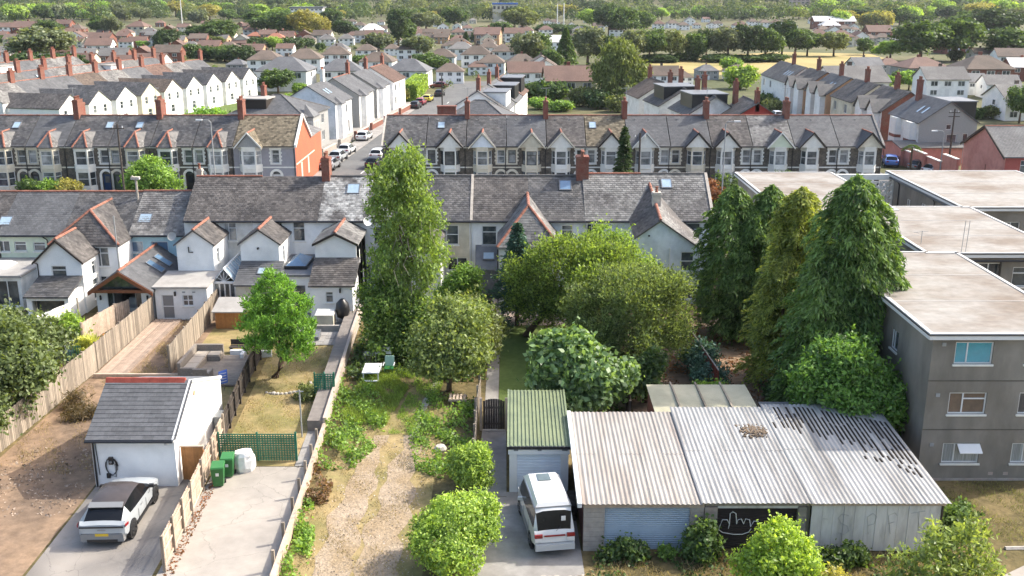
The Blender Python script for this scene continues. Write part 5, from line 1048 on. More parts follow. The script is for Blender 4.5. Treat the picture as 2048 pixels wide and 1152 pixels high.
def lbay(r, x, y, w, d, z1, m, side='r', win=True, roof=None, rz=1.2):
    """square two-storey bay on the +x face"""
    mb = MB(); c = [(x, y), (x + d, y + .3), (x + d, y + w - .3), (x, y + w)]; part('bay', MB().prism(c, 0, z1), m, r, local=True)
    for z in (.8, z1 - 2.0):
        a, b = c[1], c[2]; window(r, a, b, (w - .6) / 2, z, w - .8, 1.3, 'three', gm=m_glass, local=True, sill=False, rec=-.01)
        window(r, c[0], c[1], math.hypot(d, .3) / 2, z, d * .7, 1.3, 'one', local=True, sill=False, rec=-.01)
    ap = (x - .6, y + w / 2, z1 + rz); part('bay_roof', MB().slab([(x + d + .15, y + .1, z1), (x + d + .15, y + w - .1, z1), ap], .08).slab([(x - .3, y - .15, z1), (x + d + .15, y + .1, z1), ap], .08).slab([(x + d + .15, y + w - .1, z1), (x - .3, y + w + .15, z1), ap], .08), roof or m_slate5, r, local=True)
def dorm(r, x0, x1, y0, y1, z0, z1, m, top=m_lead):
    part('box_dormer', MB().box(x0, x1, y0, y1, z0, z1), m, r, local=True); part('dormer_roof', MB().box(x0 - .15, x1 + .15, y0 - .15, y1 + .15, z1 + .003, z1 + .14), top, r, local=True)
# side street, left side (fronts face the street on +x)
SA = -math.radians(6.2); wl = [('r', 2.2, .9, 1.6, 1.4, 'three'), ('r', 2.2, 3.4, 1.6, 1.3, 'three'), ('r', 6.2, 3.4, 1.3, 1.3, 'two')]
def D(x, y, w, d): # near street-front corner -> local origin
    c, s = math.cos(SA), math.sin(SA); return (x - w * c, y - w * s)
v = villa('grey hip-roofed semi with square bays at the street corner', D(-28.6, 141.5, 11, 12), SA, 11, 12, 5.3, 7.7, 'hip', 'x', m_grey, m_slate5, win=[('r', 9, .9, 1.4, 1.4, 'three'), ('r', 9, 3.4, 1.4, 1.3, 'three'), ('f', 9.5, 3.3, 1.2, 1.2, 'two')], ch=[(3.5, 6, 9.0)], extra=lambda r: lbay(r, 11, 1.2, 3.4, .9, 5.2, m_grey, rz=1.6))
dorm(v, 1.0, 5.2, 1.8, 6.2, 5.6, 7.4, m_dark, m_felt)
villa('pale blue sided house with white front, second along the side street', D(-26.9, 157.5, 8.5, 9.5), SA, 8.5, 9.5, 5.4, 8.1, 'gable', 'y', m_white, m_slate5, gm_wall=m_icy, ch=[(4.2, 8.5, 9.9)], chm=m_trim, win=wl + [('r', 7.5, .2, 1.0, 2.0, 'one')], ridge_m=None, extra=lambda r: (lbay(r, 8.5, 1.0, 2.6, .7, 5.3, m_white, rz=1.0), rooflight(r, (6.2, 3.2, 6.9), (0, 1, 0), (-4.25, 0, 2.7), .8, 1.3, local=True), rooflight(r, (6.2, 4.6, 6.9), (0, 1, 0), (-4.25, 0, 2.7), .8, 1.3, local=True)))
villa('grey gabled house with pink-edged roof, third along the side street', D(-25.3, 171.5, 8.5, 10), SA, 8.5, 10, 5.3, 8.1, 'gable', 'y', m_whiteold, m_slate5, gm_wall=m_grey, ch=[(4.2, 9.6, 10.0)], win=wl, ridge_m=m_ridge, extra=lambda r: lbay(r, 8.5, 1.2, 2.6, .8, 5.2, m_whiteold, rz=1.0))
villa('white gabled house with grey flank, fourth along the side street', D(-24.0, 184.5, 8.5, 10), SA, 8.5, 10, 5.3, 8.0, 'gable', 'y', m_white, m_slate5, gm_wall=m_grey, ch=[(4.2, 9.8, 9.9)], win=wl, ridge_m=None, extra=lambda r: lbay(r, 8.5, 1.2, 2.6, .8, 5.2, m_white, rz=1.0))
villa('white house with pinkish tiled roof beside the clipped hedge', D(-22.6, 197.5, 8.5, 11), SA, 8.5, 11, 5.3, 8.0, 'gable', 'y', m_white, m_tilered, gm_wall=m_white, ch=[(4.2, 10, 9.6)], win=wl, ridge_m=m_ridge)
# side street, right side
v = villa('low grey hipped house end with white walls right of side street', (-9.6, 138.5), SA, 9.5, 9, 4.9, 7.5, 'hip', 'x', m_white, m_slate5, win=[('f', 2.5, 3.0, 1.2, 1.2)], ridge_m=m_ridgeg)
villa('white extension with grey mono-pitch roof right of the side street', (-.6, 139.5), SA, 4.8, 5.5, 4.4, 5.6, 'gable', 'x', m_white, m_slate5, ridge_m=None)
for k, (x, y, lb, wmm) in enumerate(((-9.2, 151, 'white house with black box dormer, middle of three right of the street', m_white), (-7.9, 162, 'white house with grey box dormer behind the hipped house', m_white), (-6.8, 173, 'tall white house with large black dormer furthest along that side', m_white))):
    v = villa(lb, (x, y), SA, 8.5, 9.5, 5.2, 8.0, 'gable', 'y', wmm, m_slate5 if k < 2 else m_tilered, ch=[(4.2, 1.2, 9.8)], win=[('f', 2, 3, 1.2, 1.2)])
    dorm(v, 4.9, 8.2, 1.6, 7.6, 5.2, 7.6 + .3 * (k == 2), m_white if k == 0 else m_black)
# left back streets: rear wings with white gables
CA = -math.radians(14); cs, sn_ = math.cos(CA), math.sin(CA)
def Cw(ox, oy, lx, ly): return (ox + lx * cs - ly * sn_, oy + lx * sn_ + ly * cs)
o0 = (-69.5, 157.0); wcols = [m_white, m_whiteold, m_white, m_cream, m_whiteold, m_white, m_white, m_whiteold, m_white]
for k in range(9):
    lb = 'white gabled rear wing house, %s in the row running away behind the left terrace' % ordinal(k)
    org = Cw(*o0, -16.3, k * 7.2); rmk = [m_slate2, m_slate, m_slate, m_slate, m_tilebr, m_slate, m_slate, m_slate2, m_slate][k]
    def wing(r, k=k, rmk=rmk):
        mb = MB(); wall(mb, (16.6, .7), (16.6, 6.5), 0, 4.6, [op(1.5, 3.0, .8, 1.2), op(4.2, 3.0, .8, 1.2), op(2.4, .8, 1.1, 1.3)], gable=(2.9, 6.5)); wall(mb, (6.9, .7), (16.6, .7), 0, 4.6); wall(mb, (16.6, 6.5), (6.9, 6.5), 0, 4.6); part('rear_wing', mb, wcols[k], r, local=True)
        for u, z, w, h in ((1.5, 3.0, .8, 1.2), (4.2, 3.0, .8, 1.2), (2.4, .8, 1.1, 1.3)): window(r, (16.6, .7), (16.6, 6.5), u, z, w, h, 'sash', local=True, sill=False)
        gable_roof(r, 5.5, 16.6, .7, 6.5, 4.6, 6.6, 'x', rmk, over=.12, local=True, gauge=.3, wd=.4)
    villa(lb, org, CA, 7.2, 7.2, 5.3, 7.9, 'gable', 'y', m_whiteold, [m_slate3, m_slate5, m_slate5, m_tilebr, m_slate3, m_slate5, m_tilered, m_slate3, m_slate5][k], ch=[(3.6, 7.0, 9.7)], ridge_m=m_ridge, extra=wing, over=.05, group='terraces behind the left-hand row')
for row, (lx, n0, n1, nm) in enumerate(((-30, -1, 9, 'second'), (-50, 0, 9, 'third'), (-70, 1, 9, 'fourth'))):
    for k in range(n0, n1):
        def ex(r, k=k, row=row):
            if (k + row) % 5 == 1: dorm(r, 3.9, 6.5, 1.5, 5.7, 5.4, 7.4, m_white, m_felt)
            elif (k + row) % 3 == 0: rooflight(r, (5.3, 3.0, 6.75), (0, 1, 0), (-3.6, 0, 2.7), .8, 1.1, local=True)
        villa('%s house from the near end in the %s row of roofs behind left terrace' % (ordinal(k - n0), nm), Cw(*o0, lx, k * 7.2 + 4), CA, 7.2, 7.2, 5.3, 7.9, 'gable', 'y', m_whiteold, [m_slate3, m_slate5, m_tilegr, m_slate5, m_slate3][(k + row * 2) % 5], ch=[(3.6, 7.0, 9.8)], ridge_m=m_ridge, over=.05, extra=ex, win=[('r', 2, 3.2, 1, 1.3), ('r', 5, 3.2, 1, 1.3)], group='%s row of terraced roofs behind the left terrace' % nm)
# right-hand street: left side
villa('red gabled house with dark rooflights, at the end of a small street', (29.5, 140), 0, 7.5, 9, 4.9, 7.4, 'gable', 'y', m_pink, m_slate2, gm_wall=mat('red_painted_brick', (.33, .06, .05), var=.12, scale=5), win=[('f', 5.6, 3.3, .8, 1.2, 'top')], ch=[(3.7, .5, 9.0)], extra=lambda r: [rooflight(r, (5.2, 3 + k * 1.2, 6.35), (0, 1, 0), (-3.75, 0, 2.5), .7, 1.3, local=True) for k in range(2)])
for k, (x, y, lb) in enumerate(((24.8, 146, 'house with black box dormer nearest the red gabled house'), (22.5, 158, 'second house with black box dormer, behind the bay terrace'), (20.8, 170, 'brown roofed house behind the black dormers'))):
    v = villa(lb, (x, y), .12, 8, 9.5, 5.0, 7.6, 'gable', 'y', m_whiteold, [m_slate, m_slate2, m_tilebr][k], ch=[(7.2, 1.0, 9.6), (4, 9, 9.4)], pots=4)
    if k < 2: dorm(v, 1.0, 6.2, 1.4, 7.4, 5.2, 7.7, m_black, m_lead)
villa('grey slate outbuilding behind the bay terrace', (20.8, 128.5), 0, 7.2, 5, 3.4, 4.9, 'gable', 'x', m_cream, m_slate, name='outbuilding', cat='outbuilding', ridge_m=None)
villa('small white outbuilding behind the bay terrace by the red house', (14.5, 133), 0, 5.4, 4, 2.6, 3.6, 'gable', 'x', m_brick, m_tilered, name='outbuilding', cat='outbuilding', ridge_m=None)
# right-hand street: right side, fronts face -x
wf = [('l', 2.2, .9, 1.5, 1.4, 'three'), ('l', 2.2, 3.3, 1.5, 1.4, 'three'), ('l', 7.6, 3.3, 1.5, 1.4, 'three'), ('l', 7.6, .9, 1.5, 1.4, 'three')]
def lgab(m):
    def f(r):
        for y in (2.2, 7.6):
            part('front_gable', MB().hexa([(-.9, y - 1.5, 0), (0, y - 1.5, 0), (0, y + 1.5, 0), (-.9, y + 1.5, 0)], [(-.9, y - 1.5, 5.2), (0, y - 1.5, 5.2), (0, y + 1.5, 5.2), (-.9, y + 1.5, 5.2)]), m, r, local=True)
            for z in (.9, 3.3): window(r, (-.9, y + 1.5), (-.9, y - 1.5), 1.5, z, 2.4, 1.5, 'three', gm=m_glassc, local=True, sill=False, rec=-.01); window(r, (-.9, y - 1.5), (0, y - 1.5), .45, z, .6, 1.5, 'one', local=True, sill=False, rec=-.01)
            part('gable_roof', MB().slab([(-1.2, y - 1.8, 5.1), (3, y - 1.8, 5.1), (3, y, 6.9), (-1.2, y, 6.9)], .1).slab([(3, y + 1.8, 5.1), (-1.2, y + 1.8, 5.1), (-1.2, y, 6.9), (3, y, 6.9)], .1), m_slate, r, local=True)
            part('pediment', MB().face((-.95, y + 1.5, 5.2), (-.95, y - 1.5, 5.2), (-.95, y, 6.75)), m_trim, r, local=True)
    return f
ds = [('house with grey pebbledash gable and red brick bays by the pole', m_trim, m_grey, m_slate5, None), ('double-gabled white bay house, second along the right-hand street', m_whiteold, m_brick, m_slate2, 1), ('cream bay house with big slate roof, third along the right-hand street', m_cream, m_cream, m_slate2, None),
      ('slate gabled bay house, fourth along the right-hand street', m_tan, m_tan, m_slate, 1), ('brown walled bay house, fifth along the right-hand street', m_tan, m_tan, m_slate2, 1), ('white end house with three rooflights by the dry field', m_white, m_white, m_tilegr, None)]
yy = 135
for k, (lb, wm_, gw, rm_, gb_) in enumerate(ds):
    L_ = 12 if k != 5 else 20
    v = villa(lb, (53.4 - k * .35, yy), 0, 7.6, L_ - 1.2, 5.3, 8.1, 'gable', 'y', m_whiteold if k == 0 else wm_, rm_, gm_wall=gw, ch=[(3.8, L_ * .45, 10.0)] if k else [(2.9, 8.6, 10.2)], win=wf + ([('f', 4.4, 2.6, 1.3, 1.2, 'two'), ('f', 6.2, 2.9, .7, 1.0, 'one'), ('f', 3.9, 5.3 - .9, .7, .7, 'one')] if k == 0 else []), chm=m_brick, pots=4, extra=lgab(m_white if k != 0 else m_brick) if (gb_ or k == 0) and k != 0 else None, ridge_m=None)
    for q in range(2 if k in (0, 3) else (3 if k == 5 else 0)): rooflight(v, (1.7, 2.6 + q * 1.7, 6.6), (0, -1, 0), (3.8, 0, 2.8), .7, 1.4, local=True)
    if k == 0:
        dorm(v, 4.6, 9, 4, 9.6, 4.9, 7.6, m_black, m_lead)
        for yq in (2.2, 7.6):
            part('bay', MB().prism([(0, yq + 1.5), (-.7, yq + 1.0), (-.7, yq - 1.0), (0, yq - 1.5)], 0, 5.2), m_trim, v, local=True)
            for z in (.8, 3.3): window(v, (-.7, yq + 1.0), (-.7, yq - 1.0), 1.0, z, 1.8, 1.5, 'three', gm=m_glass, local=True, sill=False, rec=-.01); window(v, (-.7, yq - 1.0), (0, yq - 1.5), .43, z, .6, 1.5, 'one', local=True, sill=False, rec=-.01)
            part('brick_band', MB().prism([(0, yq + 1.55), (-.74, yq + 1.04), (-.74, yq - 1.04), (0, yq - 1.55)], 2.55, 2.95), m_brick, v, local=True)
    yy += L_ + .2 if k else 13.2
# pink corner house and wall
t = villa('pink rendered corner house with slate roof at the right edge', (52.5, 108.5), 0, 16, 10.5, 5.0, 7.6, 'gable', 'x', m_pink, m_slate5, gm_wall=mat('red_painted_wall', (.33, .09, .075), var=.1), win=[('f', 2.2, 2.9, 1.1, 1.7, 'top'), ('f', 5.4, 2.9, 1.1, 1.7, 'top'), ('f', 2.2, .6, 1.3, 1.6, 'top'), ('f', 6.5, .6, 1.3, 1.6, 'top')], ridge_m=m_ridge, gauge=.26, wd=.36)
part('blocked_slit', MB().box(-.03, -.003, 4.3, 4.5, 2.6, 3.5), m_brick, t, local=True)
part('bargeboard', MB().hexa([(-.32, -.3, 4.7), (-.26, -.3, 4.7), (-.26, 5.25, 7.45), (-.32, 5.25, 7.45)], [(-.32, -.3, 4.98), (-.26, -.3, 4.98), (-.26, 5.25, 7.7), (-.32, 5.25, 7.7)]), m_dark, t, local=True); part('bargeboard', MB().hexa([(-.32, 5.25, 7.45), (-.26, 5.25, 7.45), (-.26, 10.8, 4.7), (-.32, 10.8, 4.7)], [(-.32, 5.25, 7.7), (-.26, 5.25, 7.7), (-.26, 10.8, 4.98), (-.32, 10.8, 4.98)]), m_dark, t, local=True)
t = thing('garden_wall', 'stepped pink rendered garden wall with white coping along the street', 'wall', (51.5, 119, 0))
for k in range(7):
    y0, y1 = 119.1 + k * 4, 123 + k * 4; h = [3.0, 2.1, 2.4, 2.0, 1.9, 1.8, 1.8][k]; x = 52.1 - k * .3
    part('wall_panel', MB().box(x - .15, x + .15, y0, y1 + .1, 0, h), m_pink, t); part('coping', MB().box(x - .22, x + .22, y0, y1 + .1, h + .003, h + .1), m_trim, t)
v = villa('low garage with brown flat roof behind the pink wall', (50.6, 133), 0, 8, 6, 2.4, 2.9, 'gable', 'x', m_pink, m_tilegr, name='garage', cat='garage', ridge_m=None, sl=False)
# ---------------------------------------------------------------- estates in the distance
RM = dict(r=(m_tilered, 'red-brown'), b=(m_tilebr, 'brown'), g=(m_tilegr, 'grey'), s=(m_slate5, 'slate'), o=(m_tileor, 'orange'), p=(mat('pale_sheet_roof', (.55, .54, .52), var=.06), 'pale'))
WM = dict(w=(m_white, 'white'), k=(m_brick, 'brick'), c=(m_cream, 'cream'), t=(m_tan, 'buff'), e=(m_grey, 'grey'))
TPL = {}
def tpl(kind, rk, wk):
    """parts of a distant house, 10 x 8 m, eaves 5, ridge 7.3, origin at the middle of its foot"""
    key = (kind, rk, wk)
    if key in TPL: return TPL[key]
    wm_, rm_ = WM[wk][0], RM[rk][0]; L_ = []; x0, x1, y0, y1 = -5, 5, -5, 5
    mb = MB(); ax = 'y' if kind == 'G' else 'x'
    wall(mb, (x0, y0), (x1, y0), 0, 4.6, gable=(5, 7.2) if kind == 'G' else None); wall(mb, (x1, y0), (x1, y1), 0, 4.6, gable=(5, 7.2) if kind == 'g' else None)
    wall(mb, (x1, y1), (x0, y1), 0, 4.6); wall(mb, (x0, y1), (x0, y0), 0, 4.6, gable=(5, 7.2) if kind == 'g' else None); L_.append(('wall', mb.mesh('wall', wm_)))
    o = .35; e = [(x0 - o, y0 - o, 4.55), (x1 + o, y0 - o, 4.55), (x1 + o, y1 + o, 4.55), (x0 - o, y1 + o, 4.55)]
    if kind == 'G': a, b = (0, y0 - o, 7.4), (0, y1 + o, 7.4); mb = MB().slab([e[3], e[0], a, b], .15).slab([e[1], e[2], b, a], .15)
    elif kind == 'g': a, b = (x0 - o, 0, 7.4), (x1 + o, 0, 7.4); mb = MB().slab([e[0], e[1], b, a], .15).slab([e[2], e[3], a, b], .15)
    else: a, b = (x0 + 3.6, 0, 7.4), (x1 - 3.6, 0, 7.4); mb = MB().slab([e[0], e[1], b, a], .15).slab([e[2], e[3], a, b], .15).slab([e[3], e[0], a], .15).slab([e[1], e[2], b], .15)
    L_.append(('roof', mb.mesh('roof', rm_)))
    for x in (-3.2, 0, 3.2) if kind != 'G' else (-2.4, 2.4):
        for z in (.7, 2.9):
            if x == 0 and z < 1: L_.append(('door', MB().box(-.5, .5, y0 - .06, y0 - .003, 0, 2.1).mesh('door', m_upvc))); continue
            L_.append(('window', (MB().box(x - .85, x + .85, y0 - .07, y0 - .003, z, z + 1.25).mesh('window', m_upvc), MB().box(x - .74, x - .05, y0 - .085, y0 - .073, z + .1, z + 1.2).box(x + .05, x + .74, y0 - .085, y0 - .073, z + .1, z + 1.2).mesh('pane', m_glass))))
    for s, xx in ((-1, x0), (1, x1)): L_.append(('window', (MB().box(min(xx, xx + s * .06), max(xx, xx + s * .06), -.6, .6, 2.9, 4.1).mesh('window', m_upvc), MB().box(min(xx + s * .063, xx + s * .08), max(xx + s * .063, xx + s * .08), -.5, .5, 3.0, 4.0).mesh('pane', m_glass))))
    L_.append(('chimney', MB().box(-.36, .36, .9, 1.45, 6.2, 8.1).box(-.4, .4, .86, 1.49, 7.85, 7.98).mesh('chimney', m_brick if wk != 'w' else m_tilebr)))
    TPL[key] = L_; return L_
FAR = []
def far(x0, x1, yr, kind='h', rk='b', wk='w', zr=7.4, rot=None, dep=None, lab=None):
    xc = (x0 + x1) / 2; top = zr
    for _ in range(6): X_, Y_ = G(xc, yr, zr); w = (x1 - x0) / FOC * (Y_ * CP + (CAM_H - 4) * SP); zr = min(top, w * (.8 if kind == 'G' else .66))
    z0 = terrain_z(X_, Y_)
    FAR.append((X_, Y_, w, kind, rk, wk, zr, rot if rot is not None else rnd.uniform(-.12, .12), z0, dep, xc, x1 - x0, yr))
for a in ((28, 80, 42, 'g', 'r', 'k'), (81, 118, 49, 'g', 'r', 'w'), (113, 145, 39, 'g', 'r', 'k'), (139, 170, 49, 'h', 'b', 'k'), (181, 226, 65, 'g', 'r', 'k'), (139, 171, 74, 'g', 'r', 'c'), (174, 226, 76, 'g', 'r', 'w'),
          (237, 266, 57, 'h', 'r', 'c'), (241, 272, 75, 'g', 'r', 'w'), (281, 317, 55, 'h', 'g', 'k'), (257, 297, 42, 'h', 'r', 'c'), (169, 202, 85, 'g', 'g', 'c'), (145, 194, 96, 'g', 'g', 'c'), (201, 259, 95, 'g', 'g', 'k'), (201, 232, 99, 'G', 'g', 'k'), (258, 299, 93, 'G', 'r', 'k'),
          (291, 314, 81, 'g', 'g', 'w'), (0, 33, 45, 'g', 'r', 'w'), (20, 50, 56, 'G', 'r', 'k'), (53, 78, 65, 'G', 'r', 'w'), (17, 70, 80, 'g', 'r', 'k'), (-10, 18, 62, 'g', 'r', 'k'), (355, 381, 47, 'g', 'r', 'c'), (370, 386, 62, 'G', 'r', 'c'), (375, 398, 72, 'g', 'b', 'k'),
          (398, 443, 80, 'g', 'r', 'k'), (438, 478, 83, 'h', 'b', 'k'), (464, 496, 77, 'g', 'r', 'k'), (496, 524, 64, 'h', 'o', 'k'), (532, 572, 66, 'h', 'o', 'k'), (473, 486, 44, 'G', 'r', 'k'), (581, 601, 73, 'g', 'b', 'c'), (599, 632, 70, 'h', 'b', 'c'), (639, 668, 68, 'h', 'g', 'w'),
          (498, 566, 100, 'h', 'b', 'w'), (574, 645, 97, 'h', 'b', 'w'), (519, 624, 113, 'h', 's', 'w'), (456, 494, 118, 'h', 's', 'e'), (640, 671, 70, 'h', 'g', 'w'), (676, 709, 68, 'h', 'g', 'w'), (720, 768, 47, 'h', 'p', 'w'), (730, 768, 60, 'g', 'r', 'k'), (803, 844, 58, 'g', 'r', 'c'),
          (839, 868, 57, 'g', 'b', 't'), (868, 901, 58, 'g', 'b', 't'), (843, 872, 67, 'g', 'b', 'w'), (868, 899, 66, 'g', 'b', 't'), (901, 932, 56, 'h', 'r', 'c'), (932, 962, 62, 'g', 'b', 'c'), (947, 985, 56, 'g', 'r', 'k'), (643, 702, 92, 'h', 'b', 'w'), (711, 755, 88, 'h', 'b', 'w'), (768, 801, 88, 'h', 'b', 'w'),
          (721, 791, 103, 'h', 'b', 'w'), (854, 913, 97, 'h', 'b', 'w'), (882, 916, 82, 'h', 'b', 'w'), (896, 944, 76, 'h', 'b', 'c'), (922, 985, 91, 'h', 'b', 'w'), (846, 866, 82, 'g', 'b', 'w'), (640, 725, 117, 'h', 's', 'w'), (775, 861, 117, 'h', 's', 'w'), (871, 929, 126, 'h', 'b', 'w', 5.2), (935, 975, 122, 'h', 'r', 'w', 5.2),
          (962, 991, 76, 'h', 'b', 'w'), (983, 1035, 88, 'h', 'b', 'w'), (1023, 1053, 74, 'h', 'g', 'w'), (950, 1003, 54, 'g', 'r', 't'), (1008, 1050, 55, 'g', 'r', 'w'), (1078, 1128, 70, 'g', 'p', 'w'), (1140, 1163, 64, 'h', 'b', 'w'), (1178, 1194, 84, 'G', 'b', 'w'), (1088, 1103, 46, 'G', 'r', 'w'), (1104, 1118, 45, 'G', 'r', 'w'), (1120, 1134, 44, 'G', 'r', 'c'), (1136, 1150, 44, 'G', 'r', 'w'),
          (1086, 1190, 131, 'g', 'r', 'c'), (1290, 1358, 131, 'g', 'b', 'w'), (1392, 1435, 129, 'h', 's', 'e'), (1450, 1496, 129, 'h', 'b', 'w'), (1340, 1385, 141, 'h', 'b', 'w'), (1305, 1330, 41, 'h', 'r', 'w'), (1333, 1357, 40, 'h', 'b', 'w'), (1385, 1402, 45, 'h', 'b', 'w'), (1416, 1430, 45, 'G', 'b', 'w'), (1465, 1496, 42, 'h', 'r', 'w'), (1517, 1540, 39, 'h', 'b', 'w'), (1541, 1562, 39, 'h', 'r', 'w'), (1440, 1460, 52, 'g', 'b', 'w'),
          (1615, 1657, 58, 'h', 'r', 'c'), (1659, 1707, 60, 'h', 'r', 'c'), (1696, 1725, 72, 'h', 'b', 'e'), (1722, 1753, 68, 'h', 'b', 'e'), (1750, 1780, 66, 'h', 'b', 'c'), (1778, 1808, 62, 'h', 'b', 'w'), (1731, 1780, 50, 'g', 'r', 'k'), (1805, 1830, 49, 'h', 'r', 'c'), (1790, 1812, 53, 'h', 'r', 'w'), (1640, 1660, 46, 'h', 'r', 'w'), (1700, 1720, 47, 'G', 'b', 'w'),
          (1753, 1799, 116, 'h', 'r', 'e', 6), (1797, 1887, 114, 'h', 'r', 'e', 6), (1915, 2015, 110, 'h', 'b', 'k'), (2013, 2080, 115, 'g', 'p', 'k'), (1644, 1764, 131, 'g', 'g', 'w'), (1840, 1928, 133, 'g', 'g', 'w'), (1906, 1968, 146, 'g', 's', 'w'), (1965, 2034, 149, 'g', 'g', 'w'), (1988, 2090, 168, 'g', 'g', 'w'), (1700, 1760, 114, 'g', 's', 'w', 5), (1880, 1940, 66, 'g', 'b', 'k'), (1624, 1708, 32, 'g', 'p', 'k'), (1722, 1750, 31, 'h', 'p', 'k'), (1640, 1680, 40, 'h', 'p', 'k'), (1895, 1925, 85, 'g', 'b', 'k')): far(*a)
for yr, n, wpx, x0, x1 in ((37, 26, 17, 560, 1640), (44, 34, 20, 0, 2048), (52, 30, 24, 0, 1240), (52, 10, 24, 1600, 1840), (61, 26, 29, 0, 1010), (70, 22, 34, 0, 1000), (84, 14, 42, 300, 990), (92, 7, 46, -20, 330), (107, 5, 54, -20, 300), (108, 4, 56, 930, 1070), (60, 6, 29, 1610, 1830), (122, 4, 60, 1000, 1090), (96, 3, 50, 1930, 2090)):
    for k in range(n):
        xx = x0 + (x1 - x0) * (k + rnd.random() * .8) / n; w_ = wpx * rnd.uniform(.85, 1.35); y_ = yr + rnd.uniform(-3.5, 3.5)
        if any(abs(xx + w_ / 2 - q[10]) < (w_ + q[11]) * .27 and abs(y_ - q[12]) < 5 for q in FAR): continue
        far(xx, xx + w_, y_, rnd.choice('hhhgG' if xx > 640 else 'hgggG'), rnd.choice('bbbgr' if xx > 640 else 'rrrbg'), rnd.choice('wwwcw' if xx > 640 else 'kkcwt'))
FAR.sort(key=lambda q: q[0] / q[1]); cnt = {}; tot = {}
def zone(X_, Y_):
    q = X_ / Y_; a = 'left' if q < -.19 else ('middle' if q < .12 else 'right'); return a + (' far' if Y_ > 330 else ' nearer')
ZN = {'left far': 'far left estate', 'left nearer': 'behind left-hand terraces', 'middle far': 'estate beyond side street', 'middle nearer': 'head of side street', 'right far': 'estate beyond dry field', 'right nearer': 'near right-hand street'}
KN = {'h': 'hip-roofed', 'g': 'gable-roofed', 'G': 'gable-fronted'}
for q in FAR: k = (*q[3:6], zone(q[0], q[1])); tot[k] = tot.get(k, 0) + 1
for X_, Y_, w, kind, rk, wk, zr, rot, z0, dep, *_ in FAR:
    k = (kind, rk, wk, zone(X_, Y_)); i = cnt[k] = cnt.get(k, 0) + 1
    lb = '%s%s house, %s roof, %s walls, %s' % ((ordinal(i - 1) + ' from left ' if tot[k] > 1 and i <= 28 else ''), KN[kind], RM[rk][1], WM[wk][1], ZN[k[3]])
    r = thing('house', lb, 'house', (X_, Y_ + (0 if kind != 'G' else 3), z0), rot, 'distant houses ' + ZN[k[3]])
    r.scale = (w / 10.7, min(1.1, max(.6, w / 11)), zr / 7.4)
    for nm, me in tpl(kind, rk, wk):
        if isinstance(me, tuple): o = link(nm, me[0], r); link('pane', me[1], o)
        else: link(nm, me, r)
# larger buildings on the skyline
def slabb(label, px0, px1, ytop, ybot, Y_, wm_, rows, cols, roof=None, name='building'):
    z1 = ZA(ytop, Y_); x0, x1 = XA(px0, Y_, z1), XA(px1, Y_, z1); zb = terrain_z((x0 + x1) / 2, Y_) - 1
    t = thing(name, label, 'building', ((x0 + x1) / 2, Y_, 0)); part('wall', MB().box(x0, x1, Y_, Y_ + 14, zb, z1), wm_, t); part('roof', MB().box(x0 - .4, x1 + .4, Y_ - .4, Y_ + 14.4, z1 + .01, z1 + 1), roof or m_upvc, t)
    zb = max(zb, ZA(ybot, Y_))
    for i in range(cols):
        for j in range(rows): a = x0 + (x1 - x0) * (i + .2) / cols; z = zb + (z1 - zb) * (j + .3) / rows; part('window', MB().box(a, a + (x1 - x0) * .55 / cols, Y_ - .15, Y_ - .01, z, z + (z1 - zb) * .45 / rows), m_glass, t)
m_tower = mat('pinkish_tower_concrete', (.4, .32, .29), var=.08)
slabb('leftmost tower block rising from trees on the skyline', 1588, 1622, -32, 14, 1000, m_tower, 8, 4); slabb('second tower block on the skyline, middle of three', 1645, 1668, -30, 10, 1060, m_tower, 8, 3); slabb('third tower block on the skyline, right of the others', 1676, 1700, -30, 8, 1060, m_tower, 8, 3)
m_bluero = mat('blue_stand_roof', (.04, .12, .4), rough=.5); slabb('stadium stand with blue roof among far trees', 985, 1035, 9, 22, 760, m_cream, 1, 6, m_bluero, 'stadium_stand')
slabb('long white low building at far left skyline', 580, 645, 17, 22, 700, m_white, 1, 8, m_lead)
for px, top in ((1115, 8), (1128, 6), (360, -5)):
    Y_ = 620; z1 = ZA(top, Y_); solo('floodlight_mast', MB().cyl((XA(px, Y_, z1), Y_, 0), (XA(px, Y_, z1), Y_, z1), .4, .25, 6), m_upvc, 'thin pale mast on the skyline %s' % {1115: 'left of a pair', 1128: 'right of a pair', 360: 'far left'}[px], 'mast', loc=(XA(px, Y_, z1), Y_, 0))
